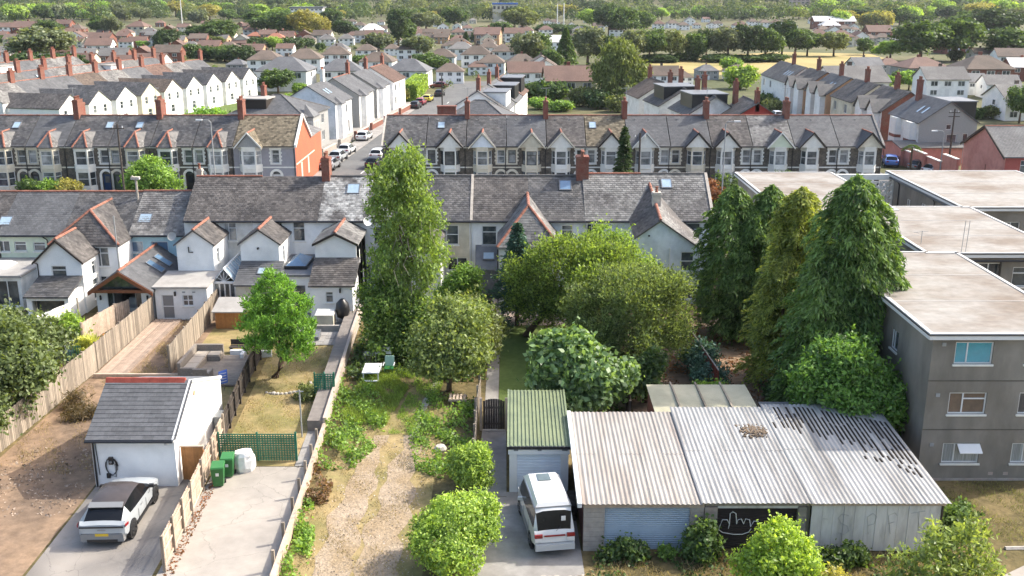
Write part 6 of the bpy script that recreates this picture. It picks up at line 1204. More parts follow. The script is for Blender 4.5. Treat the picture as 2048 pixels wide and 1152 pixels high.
# ---------------------------------------------------------------- trees and shrubs
def leaf_mesh(name, P, N, size, asp, m, bias=.8, T=None, tj=.5, sj=.35, fold=0):
    """many small leaf-shaped faces at points P, turned towards N (or hanging along T)"""
    n = len(P); r = rng
    Nn = N * bias + r.normal(size=(n, 3)); Nn /= np.linalg.norm(Nn, axis=1, keepdims=True) + 1e-9
    t = r.normal(size=(n, 3)) if T is None else T + r.normal(size=(n, 3)) * tj
    t -= Nn * (t * Nn).sum(1, keepdims=True) if T is None else 0; t /= np.linalg.norm(t, axis=1, keepdims=True) + 1e-9
    b = np.cross(Nn, t); b /= np.linalg.norm(b, axis=1, keepdims=True) + 1e-9
    s = (size * (1 + r.uniform(-sj, sj, n)))[:, None]
    V = np.empty((n, 4, 3)); V[:, 0] = P - t * s * .5; V[:, 1] = P + b * s * asp * .5 + t * s * .08; V[:, 2] = P + t * s * .5; V[:, 3] = P - b * s * asp * .5 + t * s * .08
    me = bpy.data.meshes.new(name); me.vertices.add(4 * n); me.vertices.foreach_set('co', V.reshape(-1).astype(np.float32))
    me.loops.add(4 * n); me.loops.foreach_set('vertex_index', np.arange(4 * n, dtype=np.int32)); me.polygons.add(n)
    me.polygons.foreach_set('loop_start', np.arange(0, 4 * n, 4, dtype=np.int32)); me.polygons.foreach_set('loop_total', np.full(n, 4, dtype=np.int32))
    me.update(calc_edges=True); me.materials.append(m); return me
def crown_pts(lobes, n, per, cl, shell=(.62, 1.02), zmin=-.75, gaps=.25, inner=.55, sub=7):
    lb = np.array(lobes, float)
    if sub:
        S_ = []
        for l in lb:   # boughs: smaller lobes standing out of each lobe
            for k in range(sub):
                d = rng.normal(size=3); d[2] = d[2] * .8 + .25; d /= np.linalg.norm(d); f = rng.uniform(.24, .42); S_.append([*(l[:3] + d * l[3:6] * rng.uniform(.68, .92)), *(l[3:6] * f * np.array([1, 1, .85]))])
        lb2 = lb.copy(); lb2[:, 3:6] *= .8; lb = np.concatenate([lb2, np.array(S_)])
    w = (lb[:, 3] * lb[:, 4] + lb[:, 4] * lb[:, 5] + lb[:, 3] * lb[:, 5]); idx = rng.choice(len(lb), size=int(n * 1.9), p=w / w.sum())
    d = rng.normal(size=(len(idx), 3)); d /= np.linalg.norm(d, axis=1, keepdims=True); ok = d[:, 2] > zmin
    ph = rng.uniform(0, 6.28, 6); bump = np.sin(d[:, 0] * 7 + ph[0] + idx) * np.sin(d[:, 1] * 7 + ph[1]) + np.sin(d[:, 2] * 8 + ph[2] + idx * 2) * np.sin(d[:, 0] * 5 + ph[3])
    rad = shell[0] + (shell[1] - shell[0]) * np.sqrt(rng.uniform(0, 1, len(idx))); rad *= 1 + .1 * bump; ok &= ~((bump < -.75) & (rng.uniform(0, 1, len(idx)) < gaps * 2))
    C = lb[idx, :3] + d * lb[idx, 3:6] * rad[:, None]
    for k in range(len(lb)):
        q = np.linalg.norm((C - lb[k, :3]) / lb[k, 3:6], axis=1); ok &= ~((q < inner) & (idx != k))
    C, d = C[ok][:n], d[ok][:n]
    P = np.repeat(C, per, 0) + rng.normal(size=(len(C) * per, 3)) * cl; N = np.repeat(d, per, 0) + np.array([0, 0, .35]); return P, N
def limbs(base, lobes, r0, lean=(0, 0), n=6):
    """tapered trunk and limbs reaching into the lobes"""
    mb = MB(); top = np.mean([l[:3] for l in lobes], 0); zt = base[2] + (min(l[2] - l[5] * .4 for l in lobes) - base[2]) * .95; zt = max(zt, base[2] + .3)
    fork = (base[0] + lean[0] + (top[0] - base[0]) * .4, base[1] + lean[1] + (top[1] - base[1]) * .4, zt)
    mb.tube([base, ((base[0] + fork[0]) / 2 + lean[0] * .2, (base[1] + fork[1]) / 2, (base[2] + fork[2]) / 2), fork], [r0 * 1.25, r0, r0 * .8], 8)
    for l in list(lobes)[:n]:
        e = (l[0], l[1], l[2] + l[5] * .3); mid = ((fork[0] + e[0]) / 2 + rnd.uniform(-.2, .2), (fork[1] + e[1]) / 2 + rnd.uniform(-.2, .2), (fork[2] * .6 + e[2] * .4) + .2); mb.tube([fork, mid, e], [r0 * .6, r0 * .35, r0 * .1], 6)
    return mb
def tree(name, label, cat, base, lobes, m, n=900, per=20, cl=.3, size=.2, asp=.6, r0=.15, bias=1.2, trunk=True, shell=(.62, 1.02), zmin=-.75, extra=None, bark=None, T=None, tj=.5, gaps=.25, lean=(0, 0), group=None, inner=.55, sub=7, shoots=.22):
    r = thing(name, label, cat, (*base[:2], base[2] if len(base) > 2 else 0), group=group); b3 = (base[0], base[1], base[2] if len(base) > 2 else 0)
    P, N = crown_pts(lobes, n, per, cl, shell, zmin, gaps, inner, sub); P[:, 2] = np.maximum(P[:, 2], b3[2] + .03)
    TT = None if T is None else np.tile(np.array(T, float), (len(P), 1)) if not callable(T) else T(P, N)
    if shoots:   # stray shoots standing out of the outline
        k = int(n * shoots); i = rng.integers(0, len(P), k); d = N[i] + rng.normal(size=(k, 3)) * .35; d[:, 2] += .3; d /= np.linalg.norm(d, axis=1, keepdims=True); ln = rng.uniform(.15, 1, k) * cl * 3
        s = np.linspace(0, 1, 8); Q = (P[i][:, None, :] + d[:, None, :] * (ln[:, None] * s[None, :])[:, :, None]).reshape(-1, 3) + rng.normal(size=(k * 8, 3)) * cl * .16
        Q[:, 2] = np.maximum(Q[:, 2], b3[2] + .03); P = np.concatenate([P, Q]); N = np.concatenate([N, np.repeat(d, 8, 0)])
        if TT is not None: TT = np.concatenate([TT, np.repeat(d, 8, 0)])
    me = leaf_mesh('crown', P - np.array(b3), N, size, asp, m, bias, TT, tj, .5); link('crown', me, r)
    if trunk: part('trunk', limbs(b3, lobes, r0, lean), bark or m_bark, r, smooth=True)
    if extra: extra(r)
    return r
def lob(cx, cy, cz, rx, ry=None, rz=None): return (cx, cy, cz, rx, ry or rx, rz or rx)
def rlobes(c, R, n, k=.6, seed=1):
    """a main mass and n smaller lobes round it"""
    q = random.Random(seed); L_ = [lob(*c, R[0] * .8, R[1] * .8, R[2] * .8)]
    for i in range(n):
        a = 2 * math.pi * i / n + q.uniform(-.4, .4); e = q.uniform(-.45, .75); f = q.uniform(.38, .55)
        L_.append(lob(c[0] + R[0] * k * math.cos(a) * math.cos(e), c[1] + R[1] * k * math.sin(a) * math.cos(e), c[2] + R[2] * k * math.sin(e), R[0] * f, R[1] * f, R[2] * f))
    return L_
# --- distant trees: a few crown meshes shared by many trees
def tpl_tree(kind, seed):
    global rng
    q = random.Random(seed)
    if kind == 'round': L_ = rlobes((0, 0, 5.5), (4.6, 4.6, 4.5), 9, .62, seed)
    elif kind == 'tall': L_ = rlobes((0, 0, 5.6), (3.2, 3.2, 5.0), 8, .66, seed)
    elif kind == 'bush': L_ = rlobes((0, 0, 2.2), (3.2, 3.0, 2.1), 7, .6, seed)
    else: L_ = None
    if L_: P, N = crown_pts(L_, 620, 9, .36, (.6, 1.03), -.9, sub=4); P[:, 2] = np.maximum(P[:, 2], .2); me = leaf_mesh('crown', P, N, .62, .75, L_mid, 1.7)
    else:
        n = 4200; h = rng.uniform(.04, 1, n) ** .8; a = rng.uniform(0, 6.283, n); rr = 2.6 * (1 - h) ** .85 * (.75 + .3 * rng.uniform(0, 1, n)) * (1 + .15 * np.sin(a * 5 + h * 30)) + .1
        P = np.stack([rr * np.cos(a), rr * np.sin(a), h * 10 + .3], 1); N = np.stack([np.cos(a), np.sin(a), .4 + 0 * a], 1); T = np.stack([np.cos(a), np.sin(a), -.5 + 0 * a], 1); me = leaf_mesh('crown', P, N, .7, .4, L_dark, .8, T, .4)
        L_ = [lob(0, 0, 6, 1, 1, 3)]
    return me, limbs((0, 0, 0), L_, .28).mesh('trunk', m_bark, smooth=True)
TT_ = {k: [tpl_tree(k, s) for s in ss] for k, ss in dict(round=(1, 2, 3), tall=(4, 5), bush=(6, 7), cone=(8,)).items()}
LM = dict(m=(L_mid, 'mid green'), b=(L_bright, 'bright green'), l=(L_lime, 'lime green'), d=(L_dark, 'dark green'), g=(L_grey, 'grey-green'), y=(L_yel, 'yellowing'), o=(L_olive, 'olive'), r=(L_red, 'rusty'), w=(L_birch, 'light drooping'))
TREES = []
def ftree(px, py, hpx, wpx, mk, kind='round', Y_=None):
    X_, Yy = G(px, py) if Y_ is None else (XA(px, Y_), Y_); dep = Yy * CP + CAM_H * SP; TREES.append((X_, Yy, hpx * dep / FOC * 1.06, wpx * dep / FOC * ((1.15 if wpx < 70 else 1.0) if kind in ('round', 'tall') else 1.0), mk, kind))
for a in ((88, 128, 72, 125, 'g'), (55, 152, 46, 85, 'd', 'bush'), (120, 150, 42, 90, 'd', 'bush'), (100, 78, 38, 50, 'm'), (205, 74, 42, 44, 'm'), (225, 76, 44, 38, 'g'), (335, 98, 40, 45, 'd'), (318, 100, 32, 26, 'd', 'cone'), (436, 88, 48, 84, 'm'), (400, 84, 34, 50, 'd'),
          (535, 74, 52, 90, 'm'), (575, 77, 54, 74, 'm'), (612, 79, 58, 62, 'y'), (642, 82, 48, 36, 'y'), (310, 122, 28, 50, 'd', 'bush'), (345, 118, 26, 50, 'd', 'bush'), (380, 116, 28, 46, 'm', 'bush'), (415, 121, 28, 56, 'd', 'bush'), (450, 123, 32, 50, 'm', 'bush'), (482, 125, 34, 50, 'd', 'bush'), (505, 118, 30, 44, 'd', 'bush'),
          (545, 101, 28, 34, 'l'), (585, 99, 24, 46, 'd', 'bush'), (520, 101, 26, 44, 'd', 'bush'), (610, 96, 20, 36, 'd', 'bush'), (557, 188, 50, 66, 'm'), (535, 172, 34, 30, 'd', 'cone'), (690, 80, 40, 50, 'd'), (660, 62, 44, 44, 'm'), (797, 96, 76, 40, 'd', 'tall'), (815, 92, 52, 30, 'm', 'tall'), (760, 99, 32, 52, 'g', 'bush'), (835, 120, 48, 72, 'g'), (856, 146, 40, 62, 'm'), (886, 140, 22, 34, 'm', 'bush'),
          (825, 62, 42, 48, 'm'), (852, 64, 40, 52, 'g'), (910, 60, 46, 46, 'm'), (932, 102, 36, 26, 'd', 'cone'), (926, 114, 32, 28, 'r'), (968, 84, 28, 40, 'd', 'bush'), (1000, 68, 24, 46, 'm', 'bush'), (1055, 132, 66, 62, 'g'), (1078, 127, 62, 52, 'm'), (1131, 136, 74, 48, 'm', 'cone'), (1175, 131, 78, 54, 'g', 'tall'), (1102, 142, 44, 44, 'm'), (1205, 130, 60, 50, 'd'),
          (1045, 62, 46, 64, 'o'), (1030, 60, 44, 34, 'd'), (1185, 60, 42, 50, 'l'), (1217, 72, 62, 50, 'd'), (1247, 77, 62, 58, 'm'), (1285, 68, 44, 48, 'm'), (1140, 66, 16, 70, 'd', 'bush'), (1100, 66, 18, 60, 'd', 'bush'),
          (1105, 205, 46, 66, 'm', 'bush'), (1140, 188, 44, 54, 'b', 'bush'), (1165, 212, 38, 52, 'o', 'bush'), (1080, 218, 24, 40, 'b', 'bush'), (1195, 217, 38, 52, 'd', 'bush'), (1262, 217, 44, 44, 'g', 'bush'), (1290, 222, 40, 36, 'b', 'bush'), (1045, 167, 42, 42, 'd', 'bush'), (1120, 222, 22, 50, 'b', 'bush'), (1235, 224, 34, 44, 'o', 'bush'), (1060, 196, 30, 50, 'm', 'bush'),
          (1265, 125, 64, 52, 'g', 'tall'), (1298, 124, 67, 58, 'm'), (1340, 123, 62, 54, 'o'), (1388, 122, 57, 42, 'm', 'tall'), (1412, 120, 62, 44, 'd'), (1455, 122, 68, 64, 'g'), (1495, 122, 74, 58, 'd'), (1530, 122, 67, 64, 'm'), (1563, 112, 72, 56, 'd'), (1590, 113, 57, 62, 'm'), (1614, 112, 52, 50, 'm'), (1440, 124, 16, 70, 'm', 'bush'), (1500, 123, 14, 90, 'm', 'bush'), (1547, 123, 16, 60, 'm', 'bush'), (1320, 124, 16, 80, 'd', 'bush'), (1373, 122, 18, 50, 'd', 'bush'),
          (1667, 113, 50, 54, 'o'), (1727, 110, 34, 28, 'm', 'tall'), (1752, 106, 14, 24, 'm', 'bush'), (1780, 120, 40, 58, 'b'), (1840, 124, 80, 112, 'm'), (1905, 122, 86, 112, 'm'), (2022, 126, 70, 118, 'm'), (1985, 82, 66, 100, 'd'), (1930, 74, 50, 80, 'm'), (1680, 56, 22, 46, 'd', 'bush'), (1480, 178, 46, 60, 'l', 'bush'), (1462, 142, 26, 40, 'b', 'bush'), (1817, 180, 40, 46, 'b'), (1772, 172, 22, 30, 'b', 'bush'), (1745, 176, 22, 30, 'l', 'bush'), (1912, 122, 22, 30, 'd', 'bush'), (1795, 168, 26, 26, 'm', 'bush'),
          (2038, 246, 76, 56, 'm'), (2046, 232, 34, 40, 'b', 'bush'), (1985, 236, 26, 50, 'o', 'bush'), (1945, 236, 22, 50, 'm', 'bush'), (1545, 228, 30, 40, 'o', 'bush'), (1560, 216, 22, 34, 'g', 'bush'), (1530, 212, 26, 30, 'm', 'bush'), (800, 202, 34, 44, 'y', 'bush'), (828, 194, 30, 40, 'b', 'bush'), (755, 218, 24, 22, 'b', 'bush'), (700, 150, 18, 30, 'b', 'bush'), (726, 128, 18, 40, 'm', 'bush'), (1015, 138, 18, 30, 'o', 'bush'), (960, 132, 14, 44, 'm', 'bush'), (640, 196, 30, 30, 'm', 'bush'), (600, 190, 24, 30, 'b', 'bush'), (575, 205, 18, 40, 'b', 'bush')): ftree(*a)
for x0, x1, y0, y1, n, h0, h1, ks in ((-10, 650, 30, 46, 40, 24, 36, 'mblggmdy'), (640, 1260, 28, 46, 34, 18, 30, 'mmdgloy'), (1250, 1640, 30, 40, 24, 16, 26, 'llbmgm'), (1640, 2060, 30, 60, 36, 26, 42, 'lmlydmo'), (0, 640, 60, 100, 9, 12, 22, 'mbdo'), (640, 1000, 60, 116, 14, 10, 18, 'mmob')):
    for k in range(n):
        px = x0 + (x1 - x0) * (k + rnd.random()) / n; h = rnd.uniform(h0, h1); ftree(px, rnd.uniform(y0, y1), h, h * rnd.uniform(1.0, 1.5), rnd.choice(ks), rnd.choice(['round', 'round', 'tall', 'bush'] if h > 16 else ['bush']))
TREES.sort(key=lambda q: q[0] / q[1]); cnt = {}
def tzone(X_, Y_):
    q = X_ / Y_; return ('left' if q < -.3 else 'left of centre' if q < -.1 else 'centre' if q < .1 else 'right of centre' if q < .3 else 'right', 0 if Y_ < 240 else 1 if Y_ < 420 else 2)
HD = {0: 'among nearer streets', 1: 'among middle-distance houses', 2: 'below the skyline'}
for X_, Yy, h, w, mk, kind in TREES:
    z = tzone(X_, Yy); k = (mk, kind, z); i = cnt[k] = cnt.get(k, 0) + 1; kn = {'round': 'broad', 'tall': 'upright', 'bush': 'low bushy', 'cone': 'pointed'}[kind]
    lb = '%s%s %s tree %s, %s' % ('' if i == 1 else ordinal(min(i, 28) - 1) + ' from left ', kn, LM[mk][1], HD[z[1]], z[0])
    r = thing('conifer' if kind == 'cone' else 'tree', lb, 'tree', (X_, Yy, terrain_z(X_, Yy) - .1), rnd.uniform(0, 6.28), 'distant trees ' + HD[z[1]])
    me, tr = rnd.choice(TT_[kind]); ref = dict(round=(10.2, 9.4), tall=(10.8, 6.8), bush=(4.4, 6.4), cone=(10.3, 5.4))[kind]; r.scale = (w / ref[1], w / ref[1], h / ref[0])
    o = link('crown', me, r); o.material_slots[0].link = 'OBJECT'; o.material_slots[0].material = LM[mk][0] if kind != 'cone' or mk != 'd' else L_dark; link('trunk', tr, r)
# far wood on the rising ground, and the nearer belts that read as one mass
def mass(name, label, n, y0, y1, pw, R0, R1, c, size, m, f=.62):
    PW, NW = [], []
    for k in range(n):
        Yy = y0 + (y1 - y0) * rnd.random() ** pw; X_ = rnd.uniform(-f, f) * Yy; z = terrain_z(X_, Yy); R = rnd.uniform(R0, R1)
        if Yy < 420 and .1 < X_ / Yy < .38: continue
        d = rng.normal(size=(c, 3)); d[:, 2] = np.abs(d[:, 2]) * 1.1 - .25; d /= np.linalg.norm(d, axis=1, keepdims=True)
        PW.append(np.array([X_, Yy, z + R * .7]) + d * np.array([R, R, R * 1.15]) * rng.uniform(.8, 1.08, (c, 1))); NW.append(d)
    PW, NW = np.concatenate(PW), np.concatenate(NW); tag(link(name, leaf_mesh(name, PW, NW, size, .8, m, 2.6)), label, None, None, 'stuff')
mass('woodland', 'dense dark wood covering the rising ground on the skyline', 2200, 1150, 2500, 1.4, 6, 11, 55, 3.4, leafmat('far_wood_leaf', (.03, .046, .024), (.014, .024, .014), scale=.03, rw=.25))
mass('tree_belt', 'belt of light green trees massed below the skyline', 420, 760, 1300, 1.1, 3.5, 8, 150, 1.5, leafmat('belt_leaf', (.1, .118, .03), (.024, .04, .013), scale=.05, trans=.3, rw=.2))
mass('tree_belt', 'belt of deeper green trees massed below the skyline', 560, 740, 1300, 1.1, 3.5, 8, 150, 1.5, leafmat('belt_leaf_deep', (.042, .066, .021), (.014, .026, .011), scale=.05, trans=.3, rw=.2))
mass('shrubbery', 'hedges and shrubs filling the gardens between distant houses', 380, 240, 560, .9, .6, 1.3, 40, .5, leafmat('garden_mass_leaf', (.075, .105, .028), (.028, .045, .014), scale=.1, rw=.3), .5)
# ---------------------------------------------------------------- garden trees and shrubs, one by one
def hang(P, N): T = N * np.array([.6, .6, 0]); T[:, 2] = -.9; return T
def outup(P, N): T = N.copy(); T[:, 2] += .5; return T
tree('elder_tree', 'spreading dull green tree leaning over the closeboard fence at left edge', 'tree', (-26.6, 50.5), [lob(-26.6, 50.8, 3.2, 2.3, 2.6, 2.0), lob(-25.6, 49.6, 2.6, 1.4, 1.8, 1.4), lob(-28, 52.5, 3.6, 2.2, 2.2, 1.9), lob(-26.0, 53.5, 2.9, 1.3, 2.0, 1.4), lob(-27.4, 47.6, 2.8, 2.0, 2.4, 1.9), lob(-26.0, 46.2, 2.0, 1.5, 1.8, 1.3), lob(-29, 55.5, 3.0, 2, 2, 1.6)], L_dull, 1500, 18, .26, .24, .6)
# pine with chunky tufts
pl = [lob(-13.6, 56.7, 5.2, 1.3, 1.3, .75), lob(-12.6, 56.2, 4.7, 1.2, 1.3, .7), lob(-14.6, 56.8, 4.6, 1.2, 1.3, .6), lob(-13.7, 56.2, 3.7, 1.7, 1.5, .75), lob(-12.4, 56.3, 3.2, 1.3, 1.2, .8), lob(-14.9, 56.9, 3.3, 1.0, 1.1, .55), lob(-13.2, 55.8, 2.6, 1.5, 1.2, .8), lob(-14.7, 56.2, 2.3, 1.0, 1.0, .5), lob(-12.6, 55.8, 2.0, 1.1, 1.0, .65), lob(-13.8, 56.9, 5.9, .8, .8, .5)]
def dead(r):
    for k in range(9):
        a = rnd.uniform(0, 6.3); z = rnd.uniform(3.8, 5.2); part('dead_branch', MB().tube([(-13.3, 56.5, z), (-13.3 + .5 * math.cos(a), 56.4 + .4 * math.sin(a), z + .25), (-13.3 + 1.1 * math.cos(a), 56.4 + .9 * math.sin(a), z + .3 + rnd.uniform(-.2, .2))], [.04, .03, .012], 5), m_barkp, r)
tree('pine_tree', 'bright green tufted pine with leaning trunk on the yellowed lawn', 'tree', (-14.0, 56.7), pl, leafmat('pine_tuft', (.11, .22, .016), (.035, .085, .01), trans=.3), 480, 50, .13, .2, .3, .2, 1.3, lean=(.5, 0), extra=dead, T=outup, tj=.7, gaps=.5)
# tall drooping tree
tl = [lob(-6.60, 62, 11.9, 1.09, 1.3, 1.2), lob(-7.13, 62, 10.6, 1.51, 1.7, 1.5), lob(-5.90, 62, 10.2, 1.18, 1.5, 1.5), lob(-7.48, 62, 8.8, 1.34, 1.7, 1.5), lob(-5.72, 61.8, 8.6, 1.26, 1.6, 1.6), lob(-6.69, 61.6, 7.2, 1.85, 1.8, 1.6), lob(-5.46, 61.7, 6.0, 1.34, 1.6, 1.5), lob(-7.57, 61.8, 5.6, 1.34, 1.7, 1.5), lob(-6.34, 61.3, 4.6, 1.68, 1.6, 1.5)]
def twigs(r):
    for k in range(26):
        x, y, z = -6.2 + rnd.gauss(.3, .9), 61.0 + rnd.gauss(0, .5), rnd.uniform(4.5, 9.2); part('bare_twig', MB().tube([(x, y, z), (x + rnd.gauss(0, .2), y - .2, z - .5), (x + rnd.gauss(0, .4), y - .3, z - rnd.uniform(.9, 1.6))], [.025, .018, .008], 4), m_barkp, r)
tree('birch_tree', 'tall light green drooping tree standing before the terrace roofs', 'tree', (-6.6, 62.4), tl, L_birch, 1150, 20, .24, .2, .5, .18, .9, T=hang, tj=.55, extra=twigs, gaps=.8, sub=9, shoots=.6)
tree('laurel_bush', 'dense green bush massed at the foot of the tall drooping tree', 'bush', (-6.8, 61), [lob(-7.5, 61, 2.5, 1.9, 1.7, 1.7), lob(-5.6, 61, 2.2, 1.9, 1.7, 1.8), lob(-6.7, 60, 1.5, 2.0, 1.4, 1.4), lob(-8.3, 62, 3.2, 1.3, 1.5, 1.5), lob(-5.0, 60.6, 1.4, 1.5, 1.3, 1.2), lob(-7.8, 59.6, 1.0, 1.2, 1.2, .9)], leafmat('bush_leaf', (.115, .185, .024), (.045, .085, .016)), 1300, 20, .22, .18, .6, .14)
tree('round_bush', 'round bright green bush beside the cream house wall', 'bush', (-3.4, 66), [lob(-3.5, 66, 2.7, 1.35, 1.3, 1.5), lob(-2.9, 65.8, 3.7, .9, .9, .9), lob(-4.2, 65.8, 2.2, 1.0, 1.0, 1.2), lob(-2.6, 65.5, 1.6, .9, .9, 1.0)], L_bright, 520, 22, .18, .17, .6)
tree('apple_tree', 'yellow-green orchard tree with wooden bench beneath it', 'tree', (-3.6, 54.6), [lob(-3.8, 54.5, 3.0, 1.6, 1.6, 1.4), lob(-2.9, 55.3, 4.0, 1.5, 1.5, 1.3), lob(-4.9, 54.3, 2.8, 1.2, 1.2, 1.0), lob(-2.6, 54, 2.4, 1.4, 1.5, 1.2), lob(-4.1, 53.6, 2.0, 1.5, 1.2, .9), lob(-2.4, 56.3, 3.9, 1.1, 1.2, 1.0)], L_apple, 820, 18, .24, .19, .6, .13, gaps=.8, shoots=.5)
tree('shrub', 'dark olive shrubs between the orchard tree and the blue-green conifer', 'shrub', (-1.8, 60), [lob(-2.0, 60, 2.2, 1.2, 1.5, 1.5), lob(-1.7, 58.5, 1.6, 1.0, 1.2, 1.2), lob(-2.6, 61.5, 2.2, 1.1, 1.1, 1.4)], L_olive, 420, 18, .22, .19, .6)
# blue-green conifer
def cone_tree(name, label, base, h, R, m, n, size, asp, drop=.6, top=.6, taper=.8, z0=.25, wob=.16, tj=.35, extra=None, shoulders=(), bushy=1., clip=None):
    r = thing(name, label, 'tree', (*base, 0)); q = []
    for bx, by, hh, RR, f in [(0, 0, h, R, 1.)] + list(shoulders):
        k = int(n * f); nb = k // 26; hb = rng.uniform(0, 1, nb) ** .85; ab = rng.uniform(0, 6.2832, nb); ph = rng.uniform(0, 6.28, 4)
        rb = RR * (1 - hb ** (1 / taper)) ** taper * (1 + wob * np.sin(ab * 4 + ph[0] + hb * 9) + wob * np.sin(ab * 7 + hb * 17 + ph[1])) * rng.uniform(.6, 1.08, nb) + .1
        hh_ = np.repeat(hb, 26); a_ = np.repeat(ab, 26); r_ = np.repeat(rb, 26); s = rng.uniform(0, 1, nb * 26)
        tw = rng.normal(size=nb * 26) * .16 * bushy; ln = .62 + .05 * RR
        rad = r_ - .1 + (s - .5) * ln * .75; zz = z0 + hh_ * (hh - z0) + .25 - s * s * drop * ln - np.abs(tw) * .25 + rng.normal(size=nb * 26) * .05
        ta = a_ + tw / np.maximum(r_, .35); P = np.stack([bx + rad * np.cos(ta), by + rad * np.sin(ta), np.maximum(zz, .1)], 1)
        N = np.stack([np.cos(ta), np.sin(ta), .8 + 0 * ta], 1); T = np.stack([np.cos(ta + tw * 2), np.sin(ta + tw * 2), -drop * (.3 + 1.5 * s)], 1); q.append((P, N, T))
    P, N, T = [np.concatenate(v) for v in zip(*q)]
    if clip: k = clip(P + np.array([*base, 0])); P, N, T = P[k], N[k], T[k]
    link('crown', leaf_mesh('crown', P, N, size, asp, m, .9, T, tj), r); part('trunk', MB().cyl((base[0], base[1], 0), (base[0], base[1], h * .93), R * .09, .04, 8), m_bark, r)
    for bx, by, hh, RR, f in shoulders: part('trunk', MB().cyl((base[0] + bx, base[1] + by, 0), (base[0] + bx, base[1] + by, hh * .93), RR * .09, .04, 8), m_bark, r)
    if extra: extra(r)
    return r
cone_tree('blue_pine', 'small blue-green conifer in front of the hipped wing', (.35, 66.5), 6.9, 1.9, L_blue, 13000, .3, .3, drop=.1, taper=.95, wob=.22)
# big olive trees
tree('holm_oak', 'large dark olive tree shading the green lawn', 'tree', (.9, 64.3), [lob(3.2, 64, 4.3, 3.2, 2.8, 2.6), lob(1.4, 63.6, 3.8, 1.9, 2.0, 2.2), lob(4.8, 64.5, 5.2, 2.2, 2.2, 1.9), lob(5.6, 61.4, 4.0, 2.2, 1.8, 2.0), lob(2.6, 63, 5.6, 1.8, 1.8, 1.5), lob(6.4, 64.5, 4.6, 2.0, 2, 2), lob(4.4, 62.4, 3.4, 2.2, 1.8, 2), lob(1.8, 63, 2.4, 1.6, 1.6, 1.4), lob(5.8, 63, 5.6, 1.5, 1.5, 1.2)], leafmat('holm_leaf', (.12, .175, .022), (.036, .06, .012), trans=.4), 2100, 20, .24, .18, .5, .2, T=outup, tj=.8)
tree('olive_tree', 'broad grey-olive tree behind the fig bush, widest crown in the gardens', 'tree', (7.4, 59.5), [lob(7.4, 58.5, 3.9, 3.3, 2.8, 2.4), lob(5.2, 58.2, 3.4, 2.2, 2.2, 2.0), lob(9.0, 58.5, 3.3, 2.0, 2.2, 1.8), lob(6.6, 57.5, 5.0, 2.0, 2, 1.5), lob(8.6, 58.2, 4.9, 1.9, 1.9, 1.4), lob(7.2, 56.6, 2.6, 2.4, 1.7, 1.7), lob(9.0, 57.4, 2.4, 1.4, 1.4, 1.3), lob(5.0, 57, 2.0, 1.5, 1.5, 1.3)], leafmat('silver_olive_leaf', (.13, .175, .05), (.044, .066, .02), trans=.35, gloss=.05), 2300, 20, .25, .17, .42, .22, T=outup, tj=.8)
tree('lime_tree', 'yellow-green tree top rising behind the broad olive tree', 'tree', (6.6, 69), [lob(6.4, 69, 4.6, 1.7, 1.6, 2.0), lob(7.6, 69, 4.3, 1.4, 1.4, 1.6), lob(5.4, 69, 4.0, 1.3, 1.4, 1.5), lob(9.0, 68.6, 3.2, 1.4, 1.3, 1.6)], L_lime, 560, 20, .2, .18, .55, shoots=.4)
tree('fig_tree', 'pale broad-leaved fig bush overhanging the green garage roof', 'tree', (3.6, 50.6), [lob(3.4, 50.5, 2.9, 1.7, 1.6, 1.5), lob(2.3, 51, 3.6, 1.2, 1.2, 1.1), lob(4.4, 50.2, 2.6, 1.6, 1.4, 1.4), lob(3.2, 50.8, 4.0, 1.1, 1.1, .9), lob(3.9, 49.6, 1.9, 1.5, 1.1, 1.1), lob(5.2, 50.8, 2.2, 1.2, 1.2, 1.2), lob(1.8, 50.2, 2.9, .9, .9, .9)], L_fig, 900, 13, .2, .3, .72, .12, .9)
tree('shrub', 'small bright shrub right of the fig bush behind the sheds', 'shrub', (7.4, 53), [lob(7.4, 53, 1.6, 1.0, 1.0, 1.1), lob(7.9, 53.2, 2.3, .6, .6, .7), lob(7.0, 52.7, 1.0, .8, .8, .7)], L_mid, 320, 14, .17, .22, .6)
# cypresses
cone_tree('cypress', 'dark green twin-topped cypress nearest the white end house', (14.2, 64.5), 9.8, 2.3, L_con, 30000, .3, .28, drop=.5, taper=.5, wob=.15, tj=.5, shoulders=[(2.3, -.4, 9.9, 2.1, .9), (1.2, -1.2, 8.4, 2.0, .6)])
cone_tree('golden_cypress', 'golden green cypress between the two dark cypresses', (16.2, 56.4), 11.2, 2.1, L_gold, 28000, .28, .3, drop=.4, taper=.48, wob=.18, tj=.5, shoulders=[(-.9, -1.2, 7.6, 1.9, .5), (.4, .5, 9.6, 1.7, .4)])
cone_tree('cypress', 'tallest cypress, with drooping sprays, beside the grey flats', (17.6, 51.6), 12.7, 2.9, leafmat('tall_cypress_spray', (.095, .16, .03), (.034, .07, .015), trans=.3), 42000, .32, .26, drop=.6, taper=.5, wob=.15, tj=.5, shoulders=[(1.0, -.5, 10.4, 2.3, .55), (-1.2, -.6, 9.0, 2.2, .5)], clip=lambda P: (P[:, 0] < 18.7) | (P[:, 2] > 7.4))
